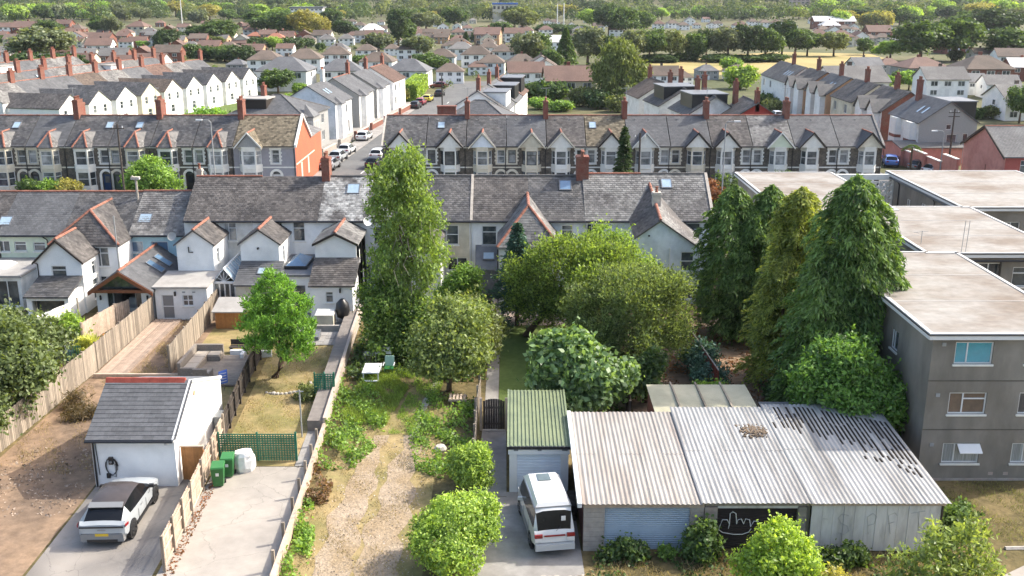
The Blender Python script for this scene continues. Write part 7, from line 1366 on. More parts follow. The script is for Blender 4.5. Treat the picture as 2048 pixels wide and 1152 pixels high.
tree('round_shrub', 'big round glossy green shrub overhanging the mossy garage roof', 'bush', (16.6, 47.3), [lob(16.5, 47.0, 3.3, 2.5, 1.9, 2.1), lob(17.7, 46.6, 2.9, 1.6, 1.5, 1.9), lob(15.2, 47.2, 3.1, 1.5, 1.5, 1.6), lob(17.0, 46.0, 2.9, 1.8, 1.2, 1.6), lob(16.2, 47.2, 4.5, 1.6, 1.5, 1.1), lob(18.0, 45.9, 2.6, 1.1, 1.1, 1.2)], leafmat('glossy_shrub_leaf', (.11, .215, .024), (.042, .1, .014), gloss=.08), 1600, 18, .2, .2, .55, shell=(.72, 1.02), shoots=.4)
# clipped bushes by the van, and in front of the garages
m_euo = leafmat('variegated_leaf', (.2, .275, .03), (.085, .15, .018), trans=.35)
tree('clipped_bush', 'upper of two clipped bright bushes left of the white van', 'bush', (-1.9, 42.3), [lob(-1.9, 42.3, 1.3, 1.0, .95, 1.15), lob(-1.55, 41.9, 1.2, .8, .7, 1.0), lob(-2.2, 42.9, 1.1, .8, .8, .9)], m_euo, 620, 20, .1, .12, .6, sub=5, shoots=.45, shell=(.82, 1.03))
tree('clipped_bush', 'larger clipped bright bush at the bottom edge left of van', 'bush', (-2.2, 36.6), [lob(-2.2, 36.6, 1.6, 1.6, 1.5, 1.4), lob(-3.0, 36.0, 1.2, 1.1, 1.2, 1.2), lob(-1.4, 37.2, 1.5, 1.0, 1.2, 1.25), lob(-2.2, 35.2, 1.0, 1.3, 1.0, 1.0)], m_euo, 1200, 20, .11, .12, .6, sub=5, shoots=.45, shell=(.82, 1.03))
tree('lime_bush', 'rounded yellow-green bush in front of the black shutter garage', 'bush', (10.0, 34.3), [lob(10.0, 34.3, 1.7, 1.25, 1.2, 1.2), lob(9.3, 34, 1.1, .9, .9, 1.0), lob(10.7, 34.2, 1.2, .95, .9, 1.0), lob(10.0, 33.6, .9, 1.2, .9, .8)], leafmat('lime_bush_leaf', (.22, .3, .02), (.1, .17, .014), trans=.4), 700, 20, .12, .13, .6, shell=(.75, 1.03), shoots=.5)
tree('autumn_bush', 'small yellowing bush at the bottom edge beside the yellow-green bush', 'bush', (11.9, 32.9), [lob(11.9, 32.9, .8, .9, .8, .7), lob(12.6, 32.6, .6, .6, .6, .6)], L_yel, 260, 18, .11, .13, .6)
tree('sapling', 'sparse pale sapling in front of the white boarded garage', 'tree', (15.9, 33.6), [lob(15.6, 33.6, 1.8, 1.3, 1, .9), lob(17.0, 33.8, 2.3, .9, .7, .8), lob(14.9, 33.4, 1.1, .9, .8, .7), lob(16.5, 33.4, 1.0, 1.2, .8, .7), lob(15.6, 33.6, 2.8, .5, .5, .6), lob(17.7, 34, 1.3, .7, .6, .6)], leafmat('sapling_leaf', (.17, .22, .055), (.09, .125, .03), trans=.4), 420, 9, .2, .2, .45, .05, .3, gaps=.7, shell=(.3, 1.05))
tree('climbing_shrub', 'dark ivy shrub between the blue and black shutters', 'shrub', (7.6, 36.4), [lob(7.6, 36.5, .7, .6, .45, .8), lob(7.4, 36.4, .4, .6, .5, .4), lob(7.8, 36.7, 1.2, .35, .3, .45)], L_mid, 240, 14, .14, .16, .7, trunk=False)
tree('weed_clump', 'leafy weed clump at the foot of the blue-grey shutter', 'weeds', (4.6, 36.6), [lob(4.5, 36.7, .4, .5, .35, .5), lob(5.0, 36.6, .3, .4, .35, .3), lob(3.9, 36.5, .25, .4, .3, .3)], L_mid, 120, 14, .14, .17, .6, trunk=False)
tree('weed_clump', 'small bright weed before the blue-grey shutter', 'weeds', (6.2, 36.7), [lob(6.2, 36.7, .25, .3, .25, .3)], L_bright, 40, 14, .08, .14, .6, trunk=False)
tree('shrub', 'low green shrub at the foot of the white boarded garage', 'shrub', (13.3, 36.2), [lob(13.3, 36.2, .35, .9, .5, .4), lob(12.6, 36.0, .3, .5, .4, .35)], L_mid, 160, 14, .14, .17, .6, trunk=False)
tree('shrub', 'scrubby shrub at the corner of the flats and garages', 'shrub', (18.3, 38), [lob(18.3, 38.2, .7, .8, .8, .8), lob(18.9, 39, .5, .7, .7, .6)], L_mid, 220, 14, .16, .18, .6, trunk=False)
tree('shrub', 'bright shrub at the end of the red metal fence', 'shrub', (10.9, 51.2), [lob(10.9, 51.2, 1.1, 1.0, .9, .9), lob(11.6, 50.6, .8, .8, .8, .7), lob(10.3, 50.4, .7, .7, .7, .7)], L_bright, 360, 16, .16, .17, .6, trunk=False)
tree('shrub', 'grey-blue shrub beyond the red metal fence', 'shrub', (11.5, 55), [lob(11.5, 55, .8, 1.1, 1.2, .8), lob(11.2, 57.5, 1.0, 1, 1.3, 1.0)], L_blue, 300, 16, .18, .18, .6, trunk=False)
tree('shrub', 'dark undergrowth beneath the golden cypress', 'shrub', (14.4, 53.5), [lob(14.9, 53.0, .6, .9, 1.2, .6), lob(14.3, 49.6, .4, .8, .9, .45)], L_mid, 260, 16, .2, .2, .6, trunk=False)
tree('garden_shrub', 'yellow-green garden shrub behind the white cloth', 'shrub', (-29.2, 63.5), [lob(-29.2, 63.5, 1.0, 1.2, .9, .9), lob(-28.3, 63.3, .7, .8, .8, .6)], L_lime, 300, 14, .16, .2, .5, trunk=False)
tree('spiky_plant', 'spiky yellow-green plant by the closeboard fence', 'plant', (-26.4, 60.4), [lob(-26.4, 60.4, .6, .8, .8, .6)], leafmat('spiky_leaf', (.3, .3, .07), (.17, .19, .04)), 60, 14, .12, .7, .1, .5, trunk=False, T=outup, tj=.5)
tree('flower_bed', 'reddish flowering bed by the closeboard fence', 'plants', (-25.9, 62.2), [lob(-25.9, 62.2, .3, .6, 1.2, .4)], leafmat('red_flower', (.4, .13, .05), (.2, .16, .04)), 120, 12, .14, .14, .7, trunk=False)
tree('bramble', 'dry brown brush heap on the bare earth', 'brush', (-23.0, 50.9), [lob(-23.0, 50.9, .25, 1.0, .8, .35), lob(-23.9, 52.2, .3, .6, .9, .5), lob(-21.6, 53.5, .15, .7, .7, .25)], leafmat('dead_brush', (.11, .08, .04), (.06, .045, .022)), 240, 12, .16, .3, .12, .3, trunk=False)
tree('shrub', 'dark low shrub beside the small trellis panel', 'shrub', (-11.3, 53.6), [lob(-11.3, 53.5, .35, .7, .8, .45)], L_olive, 130, 14, .14, .14, .6, trunk=False)
# street trees between the terraces
tree('street_tree', 'round green street tree in front of the left bay terrace', 'tree', (XA(302, 110), 110), [lob(XA(302, 110, 2.4), 110, 2.5, 2.4, 2.2, 1.8), lob(XA(275, 110, 2.2), 109.6, 2.0, 1.6, 1.6, 1.4), lob(XA(332, 110, 2.2), 109.7, 2.2, 1.5, 1.5, 1.5), lob(XA(300, 110, 3.6), 110, 3.6, 1.5, 1.5, 1.1)], L_bright, 800, 16, .26, .26, .6)
cone_tree('slim_conifer', 'slim dark conifer in front of the right bay terrace', (XA(1248, 111, 3), 111), 7.6, 1.25, L_dark, 7000, .4, .3, drop=.2, taper=.9, wob=.25)
for px, Yg, R, m, lb in ((60, 112, 1.1, L_mid, 'dark green front-garden bush by the left doorways'), (97, 112, 1.1, L_bright, 'green front-garden bush under the cream bay'), (136, 111.5, 1.2, L_yel, 'yellow front-garden bush under the white bay'), (1565, 111.5, 1.3, L_mid, 'green shrub climbing the tenth bay house'), (895, 111, .9, L_bright, 'green plant below the second right-hand bay'), (1455, 108, 1.8, L_mid, 'green shrub beside the lamp post before the flats'), (1420, 107, 1.5, L_red, 'rusty red shrub beside the pale slate roof end')):
    z = R * (1.3 if px != 1565 else 1.9); tree('garden_bush', lb, 'bush', (XA(px, Yg, 1), Yg), [lob(XA(px, Yg, 1), Yg, z * .7, R, R, z * .6), lob(XA(px, Yg, 1) + R * .5, Yg - .2, z * .5, R * .7, R * .7, z * .5)], m, 170, 14, .2, .26, .6, trunk=False)
tree('laurel_tree', 'wide bright green tree behind the left terrace roofs', 'tree', (XA(418, 148, 2), 148), [lob(XA(418, 148, 4), 148, 3.0, 3.6, 3, 2.6), lob(XA(385, 148, 4), 148, 2.6, 2.6, 2.6, 2.3), lob(XA(448, 148, 4), 148, 2.8, 2.6, 2.6, 2.3), lob(XA(420, 148, 5), 148, 4.2, 2.4, 2.2, 1.6)], leafmat('laurel_leaf', (.12, .22, .02), (.055, .115, .014)), 900, 15, .35, .38, .6)
wx_ = XA(1237, 205, 6); tree('willow_tree', 'large drooping willow behind the right-hand terrace roofs', 'tree', (wx_, 205), [lob(wx_, 205, 8.5, 3.8, 3.8, 3.4), lob(wx_ - 2.4, 204, 6.0, 3.0, 3, 3.4), lob(wx_ + 2.6, 204.5, 6.0, 3.0, 3, 3.4), lob(wx_, 203, 4.0, 3.8, 3, 3.2), lob(wx_ + .5, 205, 10.4, 2.4, 2.4, 1.8)], leafmat('willow_leaf', (.105, .135, .03), (.055, .075, .018), trans=.35), 1500, 14, .5, .55, .4, .3, T=hang, tj=.4)
# clipped hedge on the side street
hx = [G(812, 188), G(884, 176)]
def box_cloud(x0, x1, y0, y1, z1, n):
    f = rng.integers(0, 5, n); u, v = rng.uniform(0, 1, n), rng.uniform(0, 1, n); P = np.empty((n, 3)); N = np.zeros((n, 3))
    P[:, 0] = np.where(f == 0, x0, np.where(f == 1, x1, x0 + (x1 - x0) * u)); P[:, 1] = np.where(f == 2, y0, np.where(f == 3, y1, y0 + (y1 - y0) * np.where(f < 2, u, v))); P[:, 2] = np.where(f == 4, z1, z1 * v * np.where(f < 4, 1, 0) + np.where(f == 4, 0, 0)); P[:, 2] = np.where(f == 4, z1, z1 * np.where(f >= 2, rng.uniform(0, 1, n), v))
    N[f == 0, 0] = -1; N[f == 1, 0] = 1; N[f == 2, 1] = -1; N[f == 3, 1] = 1; N[f == 4, 2] = 1; return P + rng.normal(size=(n, 3)) * .09, N
for k, (x0, x1, y0, y1, lb) in enumerate(((-22.5, -19.6, 214, 242, 'tall clipped bright hedge along the side street'), (-28, -22.4, 212, 214, 'clipped hedge turning the corner by the white house'))):
    P, N = box_cloud(x0, x1, y0, y1, 3.4, 5200 if k == 0 else 1600); r = thing('hedge', lb, 'hedge', ((x0 + x1) / 2, (y0 + y1) / 2, 0)); link('foliage', leaf_mesh('foliage', P - np.array([(x0 + x1) / 2, (y0 + y1) / 2, 0]), N, .5, .7, L_lime, .9), r)
    part('stems', MB().box(x0 + .4, x1 - .4, y0 + .4, y1 - .4, 0, 3.0), m_bark, r)
# ---------------------------------------------------------------- grass, weeds, fallen leaves
def in_poly(P, poly):
    x, y = P[:, 0], P[:, 1]; c = np.zeros(len(P), bool); n = len(poly)
    for i in range(n):
        (xa, ya), (xb, yb) = poly[i], poly[i - 1]; k = ((ya > y) != (yb > y)) & (x < (xb - xa) * (y - ya) / (yb - ya + 1e-9) + xa); c ^= k
    return c
def scatter(poly, n, patch=0, seed=0):
    a = np.array(poly); P = np.stack([rng.uniform(a[:, 0].min(), a[:, 0].max(), n * 2), rng.uniform(a[:, 1].min(), a[:, 1].max(), n * 2)], 1); P = P[in_poly(P, poly)]
    if patch:
        f = np.sin(P[:, 0] * 1.7 + seed) * np.sin(P[:, 1] * 1.3 + seed * 2) + .6 * np.sin(P[:, 0] * 4.1 + P[:, 1] * 2.3 + seed) + rng.normal(size=len(P)) * .4; P = P[f > patch - 1]
    return P[:n]
def grass(name, label, poly, n, m, h=.18, w=.12, patch=0, seed=0, lean=.6):
    P = scatter(poly, n, patch, seed); k = len(P); P3 = np.concatenate([P, np.full((k, 1), h * .42)], 1); T = np.tile(np.array([0, 0, 1.]), (k, 1)); N = rng.normal(size=(k, 3)); N[:, 2] = 0
    tag(link(name, leaf_mesh(name, P3, N, h, w, m, 1., T, lean)), label, None, None, 'stuff')
def carpet(name, label, poly, n, m, h=.35, size=.14, patch=0, seed=0):
    P = scatter(poly, n, patch, seed); k = len(P); hz = np.abs(rng.normal(size=(k, 1))) * h * .6 * (1 + .6 * np.sin(P[:, :1] * 2.2 + seed) * np.sin(P[:, 1:2] * 1.7)); P3 = np.concatenate([P, np.clip(hz, .02, h * 2)], 1); N = np.tile(np.array([0, 0, 1.]), (k, 1))
    tag(link(name, leaf_mesh(name, P3, N, size, .7, m, .9)), label, None, None, 'stuff')
plot = [(-9.2, 33), (-1.9, 33), (-1.9, 43), (-1.9, 64), (-10, 64), (-9.4, 44)]
grass('dry_grass', 'straw-coloured dry grass on the gravel parking strip', [(-8.9, 33), (-3.4, 33), (-3.7, 44), (-3.2, 53), (-8.6, 51), (-9, 42)], 9000, L_dry, .13, .14, 1.25, 1)
grass('long_grass', 'long bright grass below the white garden table', [(-9.2, 50), (-6.6, 49.6), (-5.6, 57.5), (-8.9, 58)], 8000, leafmat('lush_grass', (.13, .19, .022), (.09, .12, .02)), .36, .09, .7, 2, .45)
grass('grass', 'rough green grass along the garden path', [(-6.4, 48.6), (-4.4, 48.6), (-4.0, 56), (-5.6, 57)], 4500, L_grass, .2, .12, .9, 3)
carpet('ivy', 'bright bramble and ivy spilling along the low wall', [(-9.4, 44.5), (-7.6, 44.5), (-6.6, 47.6), (-6.6, 50.5), (-8.0, 55), (-10, 56)], 5200, L_bright, .45, .16, .9, 4)
carpet('weeds', 'leafy weeds under the orchard tree beside the gate fence', [(-4.6, 44.5), (-2.0, 42.5), (-2.0, 53), (-4.6, 53.5), (-5.6, 49.5)], 5600, L_bright, .42, .16, 1.0, 5)
carpet('weeds', 'green weeds at the near end of the low wall', [(-9.0, 34.5), (-8.0, 34.5), (-8.2, 38), (-8.8, 41), (-9.3, 42)], 2400, L_bright, .35, .15, .9, 6)
carpet('dock_weeds', 'rusty dry weeds at the bend of the low wall', [(-9.2, 41), (-8.2, 41), (-8.3, 44.6), (-9.5, 44.6)], 1100, leafmat('dock_leaf', (.13, .07, .035), (.07, .05, .02)), .45, .16, 1.1, 7)
grass('dry_grass', 'yellowed lawn grass around the pine', [(-14.1, 46), (-10.7, 46), (-11.2, 63), (-15.6, 63)], 9000, L_dry, .1, .16, .9, 8)
grass('grass', 'patchy green grass in the yellowed lawn', [(-14.1, 46), (-10.7, 46), (-11.2, 63), (-15.6, 63)], 4200, leafmat('tired_grass', (.22, .2, .05), (.16, .16, .035)), .1, .16, 1.3, 9)
grass('dry_grass', 'scrubby dry grass on the verge before the garages', [(-1, 31), (18, 31), (18.2, 37), (3.5, 36.9), (2.8, 35.2), (-1.2, 34.8)], 12000, L_dry, .22, .1, .9, 10)
carpet('weeds', 'low green weeds on the verge before the garages', [(1, 32), (17.5, 32), (17.5, 36.9), (3.6, 36.9)], 5200, L_mid, .2, .14, 1.4, 11)
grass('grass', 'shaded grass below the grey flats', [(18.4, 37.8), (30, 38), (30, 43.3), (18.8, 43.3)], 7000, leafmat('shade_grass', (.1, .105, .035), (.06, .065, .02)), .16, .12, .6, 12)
grass('dry_grass', 'wispy dry grass on the bare earth strip', [(-25, 44), (-19.8, 44), (-20, 57), (-24.7, 57)], 4200, L_dry, .16, .12, 1.2, 13)
grass('dry_grass', 'dry grass in the earth strip behind the deck', [(-22.7, 57), (-20.6, 57.5), (-21, 68), (-22.8, 68)], 2600, L_dry, .16, .12, .9, 14)
carpet('fallen_leaves', 'brown fallen leaves along the driveway fence', [(-13.6, 35), (-13.25, 35), (-13.7, 43.5), (-14.1, 43.5)], 420, L_red, .05, .12, 0, 15)
carpet('fallen_leaves', 'brown leaf litter under the conifers', [(8.6, 47.5), (15, 47.5), (15.5, 66), (9, 66)], 3600, L_red, .05, .15, .9, 16)
carpet('weeds', 'dark undergrowth below the drooping tree', [(-9.8, 56), (-4.5, 57), (-3, 64), (-10, 66)], 5200, L_mid, .5, .2, .2, 17)
carpet('weeds', 'tangled green understory between the orchard tree and lawn', [(-4.5, 56), (-1.6, 56), (-1.7, 65), (-4.5, 65)], 3600, L_mid, .8, .22, .3, 21)
carpet('weeds', 'shaded plants under the broad olive trees', [(2.4, 51.5), (6, 51.5), (8.4, 57), (8, 66), (2.4, 66)], 3600, L_mid, .5, .22, .8, 22)
carpet('rubble', 'scattered pale stones on the bare earth', [(-25, 40), (-19.4, 40), (-19.7, 47), (-24, 47)], 700, mat('rubble_stone', (.34, .27, .21), var=.3, isl=.3), .03, .12, .8, 18)
carpet('gravel', 'loose pale stones on the parking strip', [(-8.2, 33), (-3.8, 33), (-4.2, 48), (-8.0, 48)], 1500, mat('gravel_stone', (.44, .37, .31), var=.3, isl=.35), .02, .09, .5, 19)
# ---------------------------------------------------------------- vehicles
WHL = {}
def wheel(parent, x, y, R, s, rimm, wd=.22):
    """tyre and spoked rim; s is the outward side"""
    k = (R, wd, rimm.name, s)
    if k not in WHL:
        t = MB().lathe([(R * .62, -wd/2), (R * .95, -wd/2), (R, -wd * .3), (R, wd * .3), (R * .95, wd/2), (R * .62, wd/2)], n=20).xf(Matrix.Rotation(math.pi / 2, 4, 'Y'))
        f = MB(); x0 = s * (wd/2 - .02)
        f.cyl((x0 - s * .06, 0, 0), (x0, 0, 0), R * .16, n=10); n = 5
        for i in range(n):
            a = 2 * math.pi * i / n; c, q = math.cos(a), math.sin(a); f.hexa([(x0 - .03, -q * .06, c * .06), (x0 + .0, -q * .06, c * .06), (x0, q * .06, -c * .06), (x0 - .03, q * .06, -c * .06)], [(x0 - .03, c * R * .64 - q * .045, q * R * .64 + c * .045), (x0, c * R * .64 - q * .045, q * R * .64 + c * .045), (x0, c * R * .64 + q * .045, q * R * .64 - c * .045), (x0 - .03, c * R * .64 + q * .045, q * R * .64 - c * .045)])
        f.lathe([(R * .6, -.04), (R * .66, -.04), (R * .66, .02), (R * .6, .02)], n=20).v
        b = MB().cyl((x0 - s * .1, 0, 0), (x0 - s * .05, 0, 0), R * .63, n=20)
        WHL[k] = (t.mesh('tyre', m_rubber, smooth=True), f, b)
        ff = MB(); ff.v, ff.f = list(f.v), list(f.f); WHL[k] = (WHL[k][0], ff.mesh('rim', rimm), b.mesh('hub_well', m_black))
    o = link('wheel', WHL[k][0], parent, (x, y, R)); link('rim', WHL[k][1], o); link('hub_well', WHL[k][2], o); return o
CARM = {}
def car(label, loc, rz, paint, kind='hatch', name='parked_car', cat='car', group=None, roofm=None, rimm=None, plate=True, scale=1.):
    """body lofted through cross-sections; rear at y=0, front at +y"""
    if kind == 'ev': L_, Wd, zb = 4.7, 1.92, .24; st = [(0, .62, .62, .8), (.015, .95, .95, .93), (.05, 1.05, 1.06, .96), (.17, 1.08, 1.47, .97), (.3, 1.06, 1.58, 1), (.45, 1.03, 1.6, 1), (.57, 1.0, 1.53, 1), (.73, .97, 1.07, .99), (.86, .9, .96, .97), (.955, .74, .82, .92), (1, .52, .56, .78)]
    elif kind == 'van': L_, Wd, zb = 4.6, 1.72, .28; st = [(0, .62, .62, .93), (.012, 1.0, 1.0, .97), (.03, 1.14, 1.16, .98), (.075, 1.16, 1.9, .98), (.11, 1.16, 2.05, 1), (.4, 1.14, 2.1, 1), (.62, 1.12, 2.08, 1), (.72, 1.1, 1.98, 1), (.88, 1.08, 1.22, .98), (.96, .9, .98, .93), (1, .6, .64, .82)]
    else: L_, Wd, zb = 4.3, 1.78, .22; st = [(0, .55, .55, .85), (.015, .85, .85, .95), (.05, .95, .97, .96), (.15, .96, 1.38, .97), (.28, .95, 1.48, 1), (.5, .92, 1.48, 1), (.58, .9, 1.42, 1), (.72, .9, .98, .99), (.9, .8, .86, .97), (.97, .65, .7, .92), (1, .48, .5, .8)]
    cab0, cab1, ws, rw, rb = (3, 6, 6, 2, 3)
    if kind == 'van': cab0, cab1, ws, rw, rb = 3, 7, 7, 2, 3
    hw = Wd / 2; key = kind
    def ring(t, zl, zt, wf):
        w = hw * wf; cabin = zt - zl > .2; wt = w * (.74 if cabin else .8); wb = w * .97
        if kind == 'van' and cabin: wt = w * .86
        y = t * L_; b = zb + (.06 if .03 < t < .97 else .16)
        return [(w * .86, y, b), (w, y, b + .16), (w, y, min(.62, zl - .1) if zl > .75 else (b + zl) / 2 + .1), (wb, y, zl), (wt, y, zt - (.09 if cabin else .035)), (wt * .6, y, zt - .012), (0, y, zt)]
    rings = [ring(*s) for s in st]; sets = dict(body=MB(), side_window=MB(), side_window_=MB(), windscreen=MB(), rear_window=MB(), roof=MB())
    for i in range(len(st) - 1):
        A, B = rings[i], rings[i + 1]
        for j in range(6):
            k = 'body'
            if j == 3 and cab0 <= i <= cab1: k = 'side_window'
            elif j >= 4 and i == ws: k = 'windscreen'
            elif j >= 4 and i == rw: k = 'rear_window'
            elif j >= 4 and rb <= i < ws and roofm: k = 'roof'
            for s in (1, -1):
                q = [(s * p[0], p[1], p[2]) for p in (A[j], B[j], B[j + 1], A[j + 1])]
                sets[k + '_' if k == 'side_window' and s < 0 else k].face(*(q if s > 0 else q[::-1]))
    for Rn, fl in ((rings[0], 1), (rings[-1], -1)):
        q = [(p[0], p[1], p[2]) for p in Rn] + [(-p[0], p[1], p[2]) for p in Rn[::-1][1:]]; sets['body'].face(*(q[::-1] if fl > 0 else q))
    r = thing(name, label, cat, (*loc, 0.02), rz, group); r.scale = (scale,) * 3
    for k, mb in sets.items():
        if not mb.v: continue
        me = mb.mesh(k, paint if k == 'body' else (roofm if k == 'roof' else m_carwin))
        import bmesh as _b
        bm = _b.new(); bm.from_mesh(me); _b.ops.remove_doubles(bm, verts=bm.verts, dist=.001); bm.to_mesh(me); bm.free()
        me.shade_smooth(); me.set_sharp_from_angle(angle=math.radians(32)); link(k.strip('_'), me, r)
    R = .36 if kind == 'ev' else (.32 if kind == 'van' else .31); ya, yf = (.86, L_ - .92) if kind != 'van' else (.95, L_ - .85)
    for s in (-1, 1):
        for y in (ya, yf):
            part('wheel_arch', MB().cyl((s * (hw - .16), y, R), (s * (hw + .004), y, R), R + .06, n=22), m_black, r, local=True); wheel(r, s * (hw - .1), y, R, s, rimm or m_rim)
        part('door_mirror', MB().hexa([(s * hw * .96, L_ * .66, 1.0), (s * (hw + .17), L_ * .665, 1.0), (s * (hw + .17), L_ * .69, 1.0), (s * hw * .96, L_ * .69, 1.0)], [(s * hw * .96, L_ * .66, 1.14), (s * (hw + .15), L_ * .665, 1.13), (s * (hw + .15), L_ * .69, 1.13), (s * hw * .96, L_ * .69, 1.14)]), m_black if kind == 'ev' else paint, r, local=True)
        if kind == 'hatch':
            part('tail_light', MB().box(s * hw * .62 - .14, s * hw * .62 + .14, -.012, .05, .7, .86), m_tail, r, local=True); part('headlight', MB().box(s * hw * .6 - .16, s * hw * .6 + .16, L_ - .1, L_ + .006, .52, .64), m_clear, r, local=True)
    part('underbody', MB().box(-hw * .84, hw * .84, .25, L_ - .25, .16, .42), m_black, r, local=True)
    if plate: part('number_plate', MB().box(-.26, .26, -.022, -.004, .5, .61), m_plate if kind != 'front' else m_clear, r, local=True)
    return r
ev = car('pale silver electric car with dark glass roof before the white garage', (-16.78, 37.45), math.radians(2), m_carsil, 'ev', scale=1.04, roofm=m_roofcar, rimm=mat('dark_alloy', (.1, .1, .1), rough=.3, metal=.7))
for s in (-1, 1):
    part('tail_light', MB().hexa([(s * .93, .06, .86), (s * .97, .3, .86), (s * .965, .3, .98), (s * .925, .06, .98)] if s > 0 else [(s * .97, .3, .86), (s * .93, .06, .86), (s * .925, .06, .98), (s * .965, .3, .98)], [(s * .94, .045, .87), (s * .985, .3, .87), (s * .985, .3, .97), (s * .94, .045, .97)] if s > 0 else [(s * .985, .3, .87), (s * .94, .045, .87), (s * .94, .045, .97), (s * .985, .3, .97)]), m_tail, ev, local=True)
part('light_bar', MB().box(-.86, .86, -.004, .02, .84, .9), m_black, ev, local=True); part('rear_bumper', MB().box(-.84, .84, -.02, .25, .26, .58), m_cargrey, ev, local=True); part('diffuser', MB().box(-.6, .6, -.03, .1, .25, .36), m_black, ev, local=True)
part('spoiler', MB().hexa([(-.68, .62, 1.4), (.68, .62, 1.4), (.66, .86, 1.5), (-.66, .86, 1.5)], [(-.68, .6, 1.44), (.68, .6, 1.44), (.66, .86, 1.545), (-.66, .86, 1.545)]), m_cargrey, ev, local=True)
for s in (-1, 1): part('sill_trim', MB().box(s * .95 - .02, s * .95 + .02, 1.35, 3.3, .26, .38), m_black, ev, local=True)
for y in (1.9, 2.9): part('door_handle', MB().box(.965, .98, y, y + .2, .86, .89), m_cargrey, ev, local=True)
for s in (-1, 1):
    for y in (1.55, 2.5, 3.4): part('panel_gap', MB().box(s * .972 - .006, s * .972 + .006, y, y + .012, .42, .86), m_black, ev, local=True)
part('rear_emblem', MB().box(-.16, .16, -.012, .01, .74, .765), m_rim, ev, local=True); part('hatch_gap', MB().box(-.8, .8, -.01, .01, .6, .612), m_black, ev, local=True)
van = car('white high-roofed van parked before the green-roofed garage', (1.72, 36.75), math.radians(8.5), m_carwhite, 'van', name='white_van', cat='van')
part('roof_hatch', MB().box(-.27, .27, 2.35, 2.95, 2.2, 2.235), mat('hatch_glass', (.1, .13, .13), rough=.1, spec=.5), van, local=True); part('raised_roof', MB().hexa([(-.73, .42, 1.98), (.73, .42, 1.98), (.72, 3.3, 2.0), (-.72, 3.3, 2.0)], [(-.62, .55, 2.16), (.62, .55, 2.16), (.58, 3.05, 2.215), (-.58, 3.05, 2.215)]), m_carwhite, van, local=True)
part('roof_joint', MB().box(-.72, .72, .42, .5, 1.99, 2.03), m_cargrey, van, local=True)
for s in (-1, 1):
    part('tail_light', MB().box(s * .66 - .16, s * .66 + .16, -.03, .06, .88, 1.02), m_tail, van, local=True); part('reverse_light', MB().box(s * .66 - .15, s * .66 + .15, -.028, .05, .74, .87), m_clear, van, local=True); part('headlight', MB().box(s * .6 - .18, s * .6 + .18, 4.45, 4.585, .68, .82), m_clear, van, local=True)
part('light_bar', MB().box(-.43, .43, -.022, .03, .92, .97), m_tail, van, local=True); part('bumper', MB().box(-.8, .8, -.13, .12, .36, .62), m_carsil, van, local=True); part('wiper', MB().tube([(.05, -.0, 1.16), (.25, .08, 1.28)], .012, 4), m_black, van, local=True)
for s in (-1, 1):
    for y in (1.3, 2.55, 3.5): part('panel_gap', MB().box(s * .864 - .006, s * .864 + .006, y, y + .014, .45, 1.05), m_cargrey, van, local=True)
    part('rub_strip', MB().box(s * .87 - .008, s * .87 + .008, 1.3, 3.45, .62, .68), m_cargrey, van, local=True); part('roof_gutter', MB().box(s * .75 - .02, s * .75 + .02, .5, 3.3, 1.95, 1.99), m_cargrey, van, local=True)
part('tailgate_gap', MB().box(-.78, .78, -.008, .02, .64, .652), m_black, van, local=True); part('window_sticker', MB().box(.28, .46, .14, .155, 1.52, 1.72), m_bag, van, local=True); part('side_skirt', MB().box(-.875, -.845, 1.3, 3.4, .34, .56), m_cargrey, van, local=True)
cg = 'cars parked along the streets'; cc = lambda n, c: mat('car_' + n, c, rough=.3, spec=.5, var=.02, coat=.5)
for px, py, an, pm, lb in ((722, 284, SA, m_carwhite, 'white car driving up the side street'), (686, 312, SA, m_carwhite, 'white car parked on the left of the side street'), (668, 326, SA, cc('silver', (.35, .37, .38)), 'silver car parked below the white one on the side street'), (652, 343, SA, cc('grey', (.25, .26, .27)), 'grey car nearest the orange brick house corner'),
                           (742, 340, SA, m_black, 'dark car at the right kerb beside the tall tree'), (750, 322, SA, m_carwhite, 'white car at the right kerb beside the tall tree'), (694, 262, SA + 1.2, m_black, 'black car on the drive of the white house'), (682, 271, SA + 1.2, cc('darkgrey', (.06, .06, .065)), 'dark car on the nearest drive off the side street'), (827, 219, SA, m_black, 'black car parked by the brick garden wall'), (838, 212, SA, cc('red', (.25, .02, .03)), 'red car parked between black and yellow cars'),
                           (852, 205, SA, cc('yellow', (.6, .5, .03)), 'yellow car parked up the side street'), (876, 194, SA, m_black, 'black car parked furthest up the side street'), (1783, 336, -.25, cc('blue', (.03, .1, .35)), 'blue car parked by the pink garden wall'), (1822, 344, -1.1, cc('darkgrey', (.06, .06, .065)), 'dark grey car parked by the pink garden wall'), (1850, 352, -1.1, m_carwhite, 'white car roof just showing above the flats'), (895, 176, 1.5, cc('maroon', (.16, .02, .03)), 'maroon car outside the bungalow at the junction'),
                           (1560, 240, .1, m_carwhite, 'white car parked in the right-hand street'), (1486, 226, .1, m_carwhite, 'white car behind the red gabled house'), (712, 252, SA + 1.2, m_black, 'black car on the drive of the third house')):
    X_, Y_ = G(px, py); car(lb, (X_, Y_), an, pm, 'hatch', group=cg, plate=False)
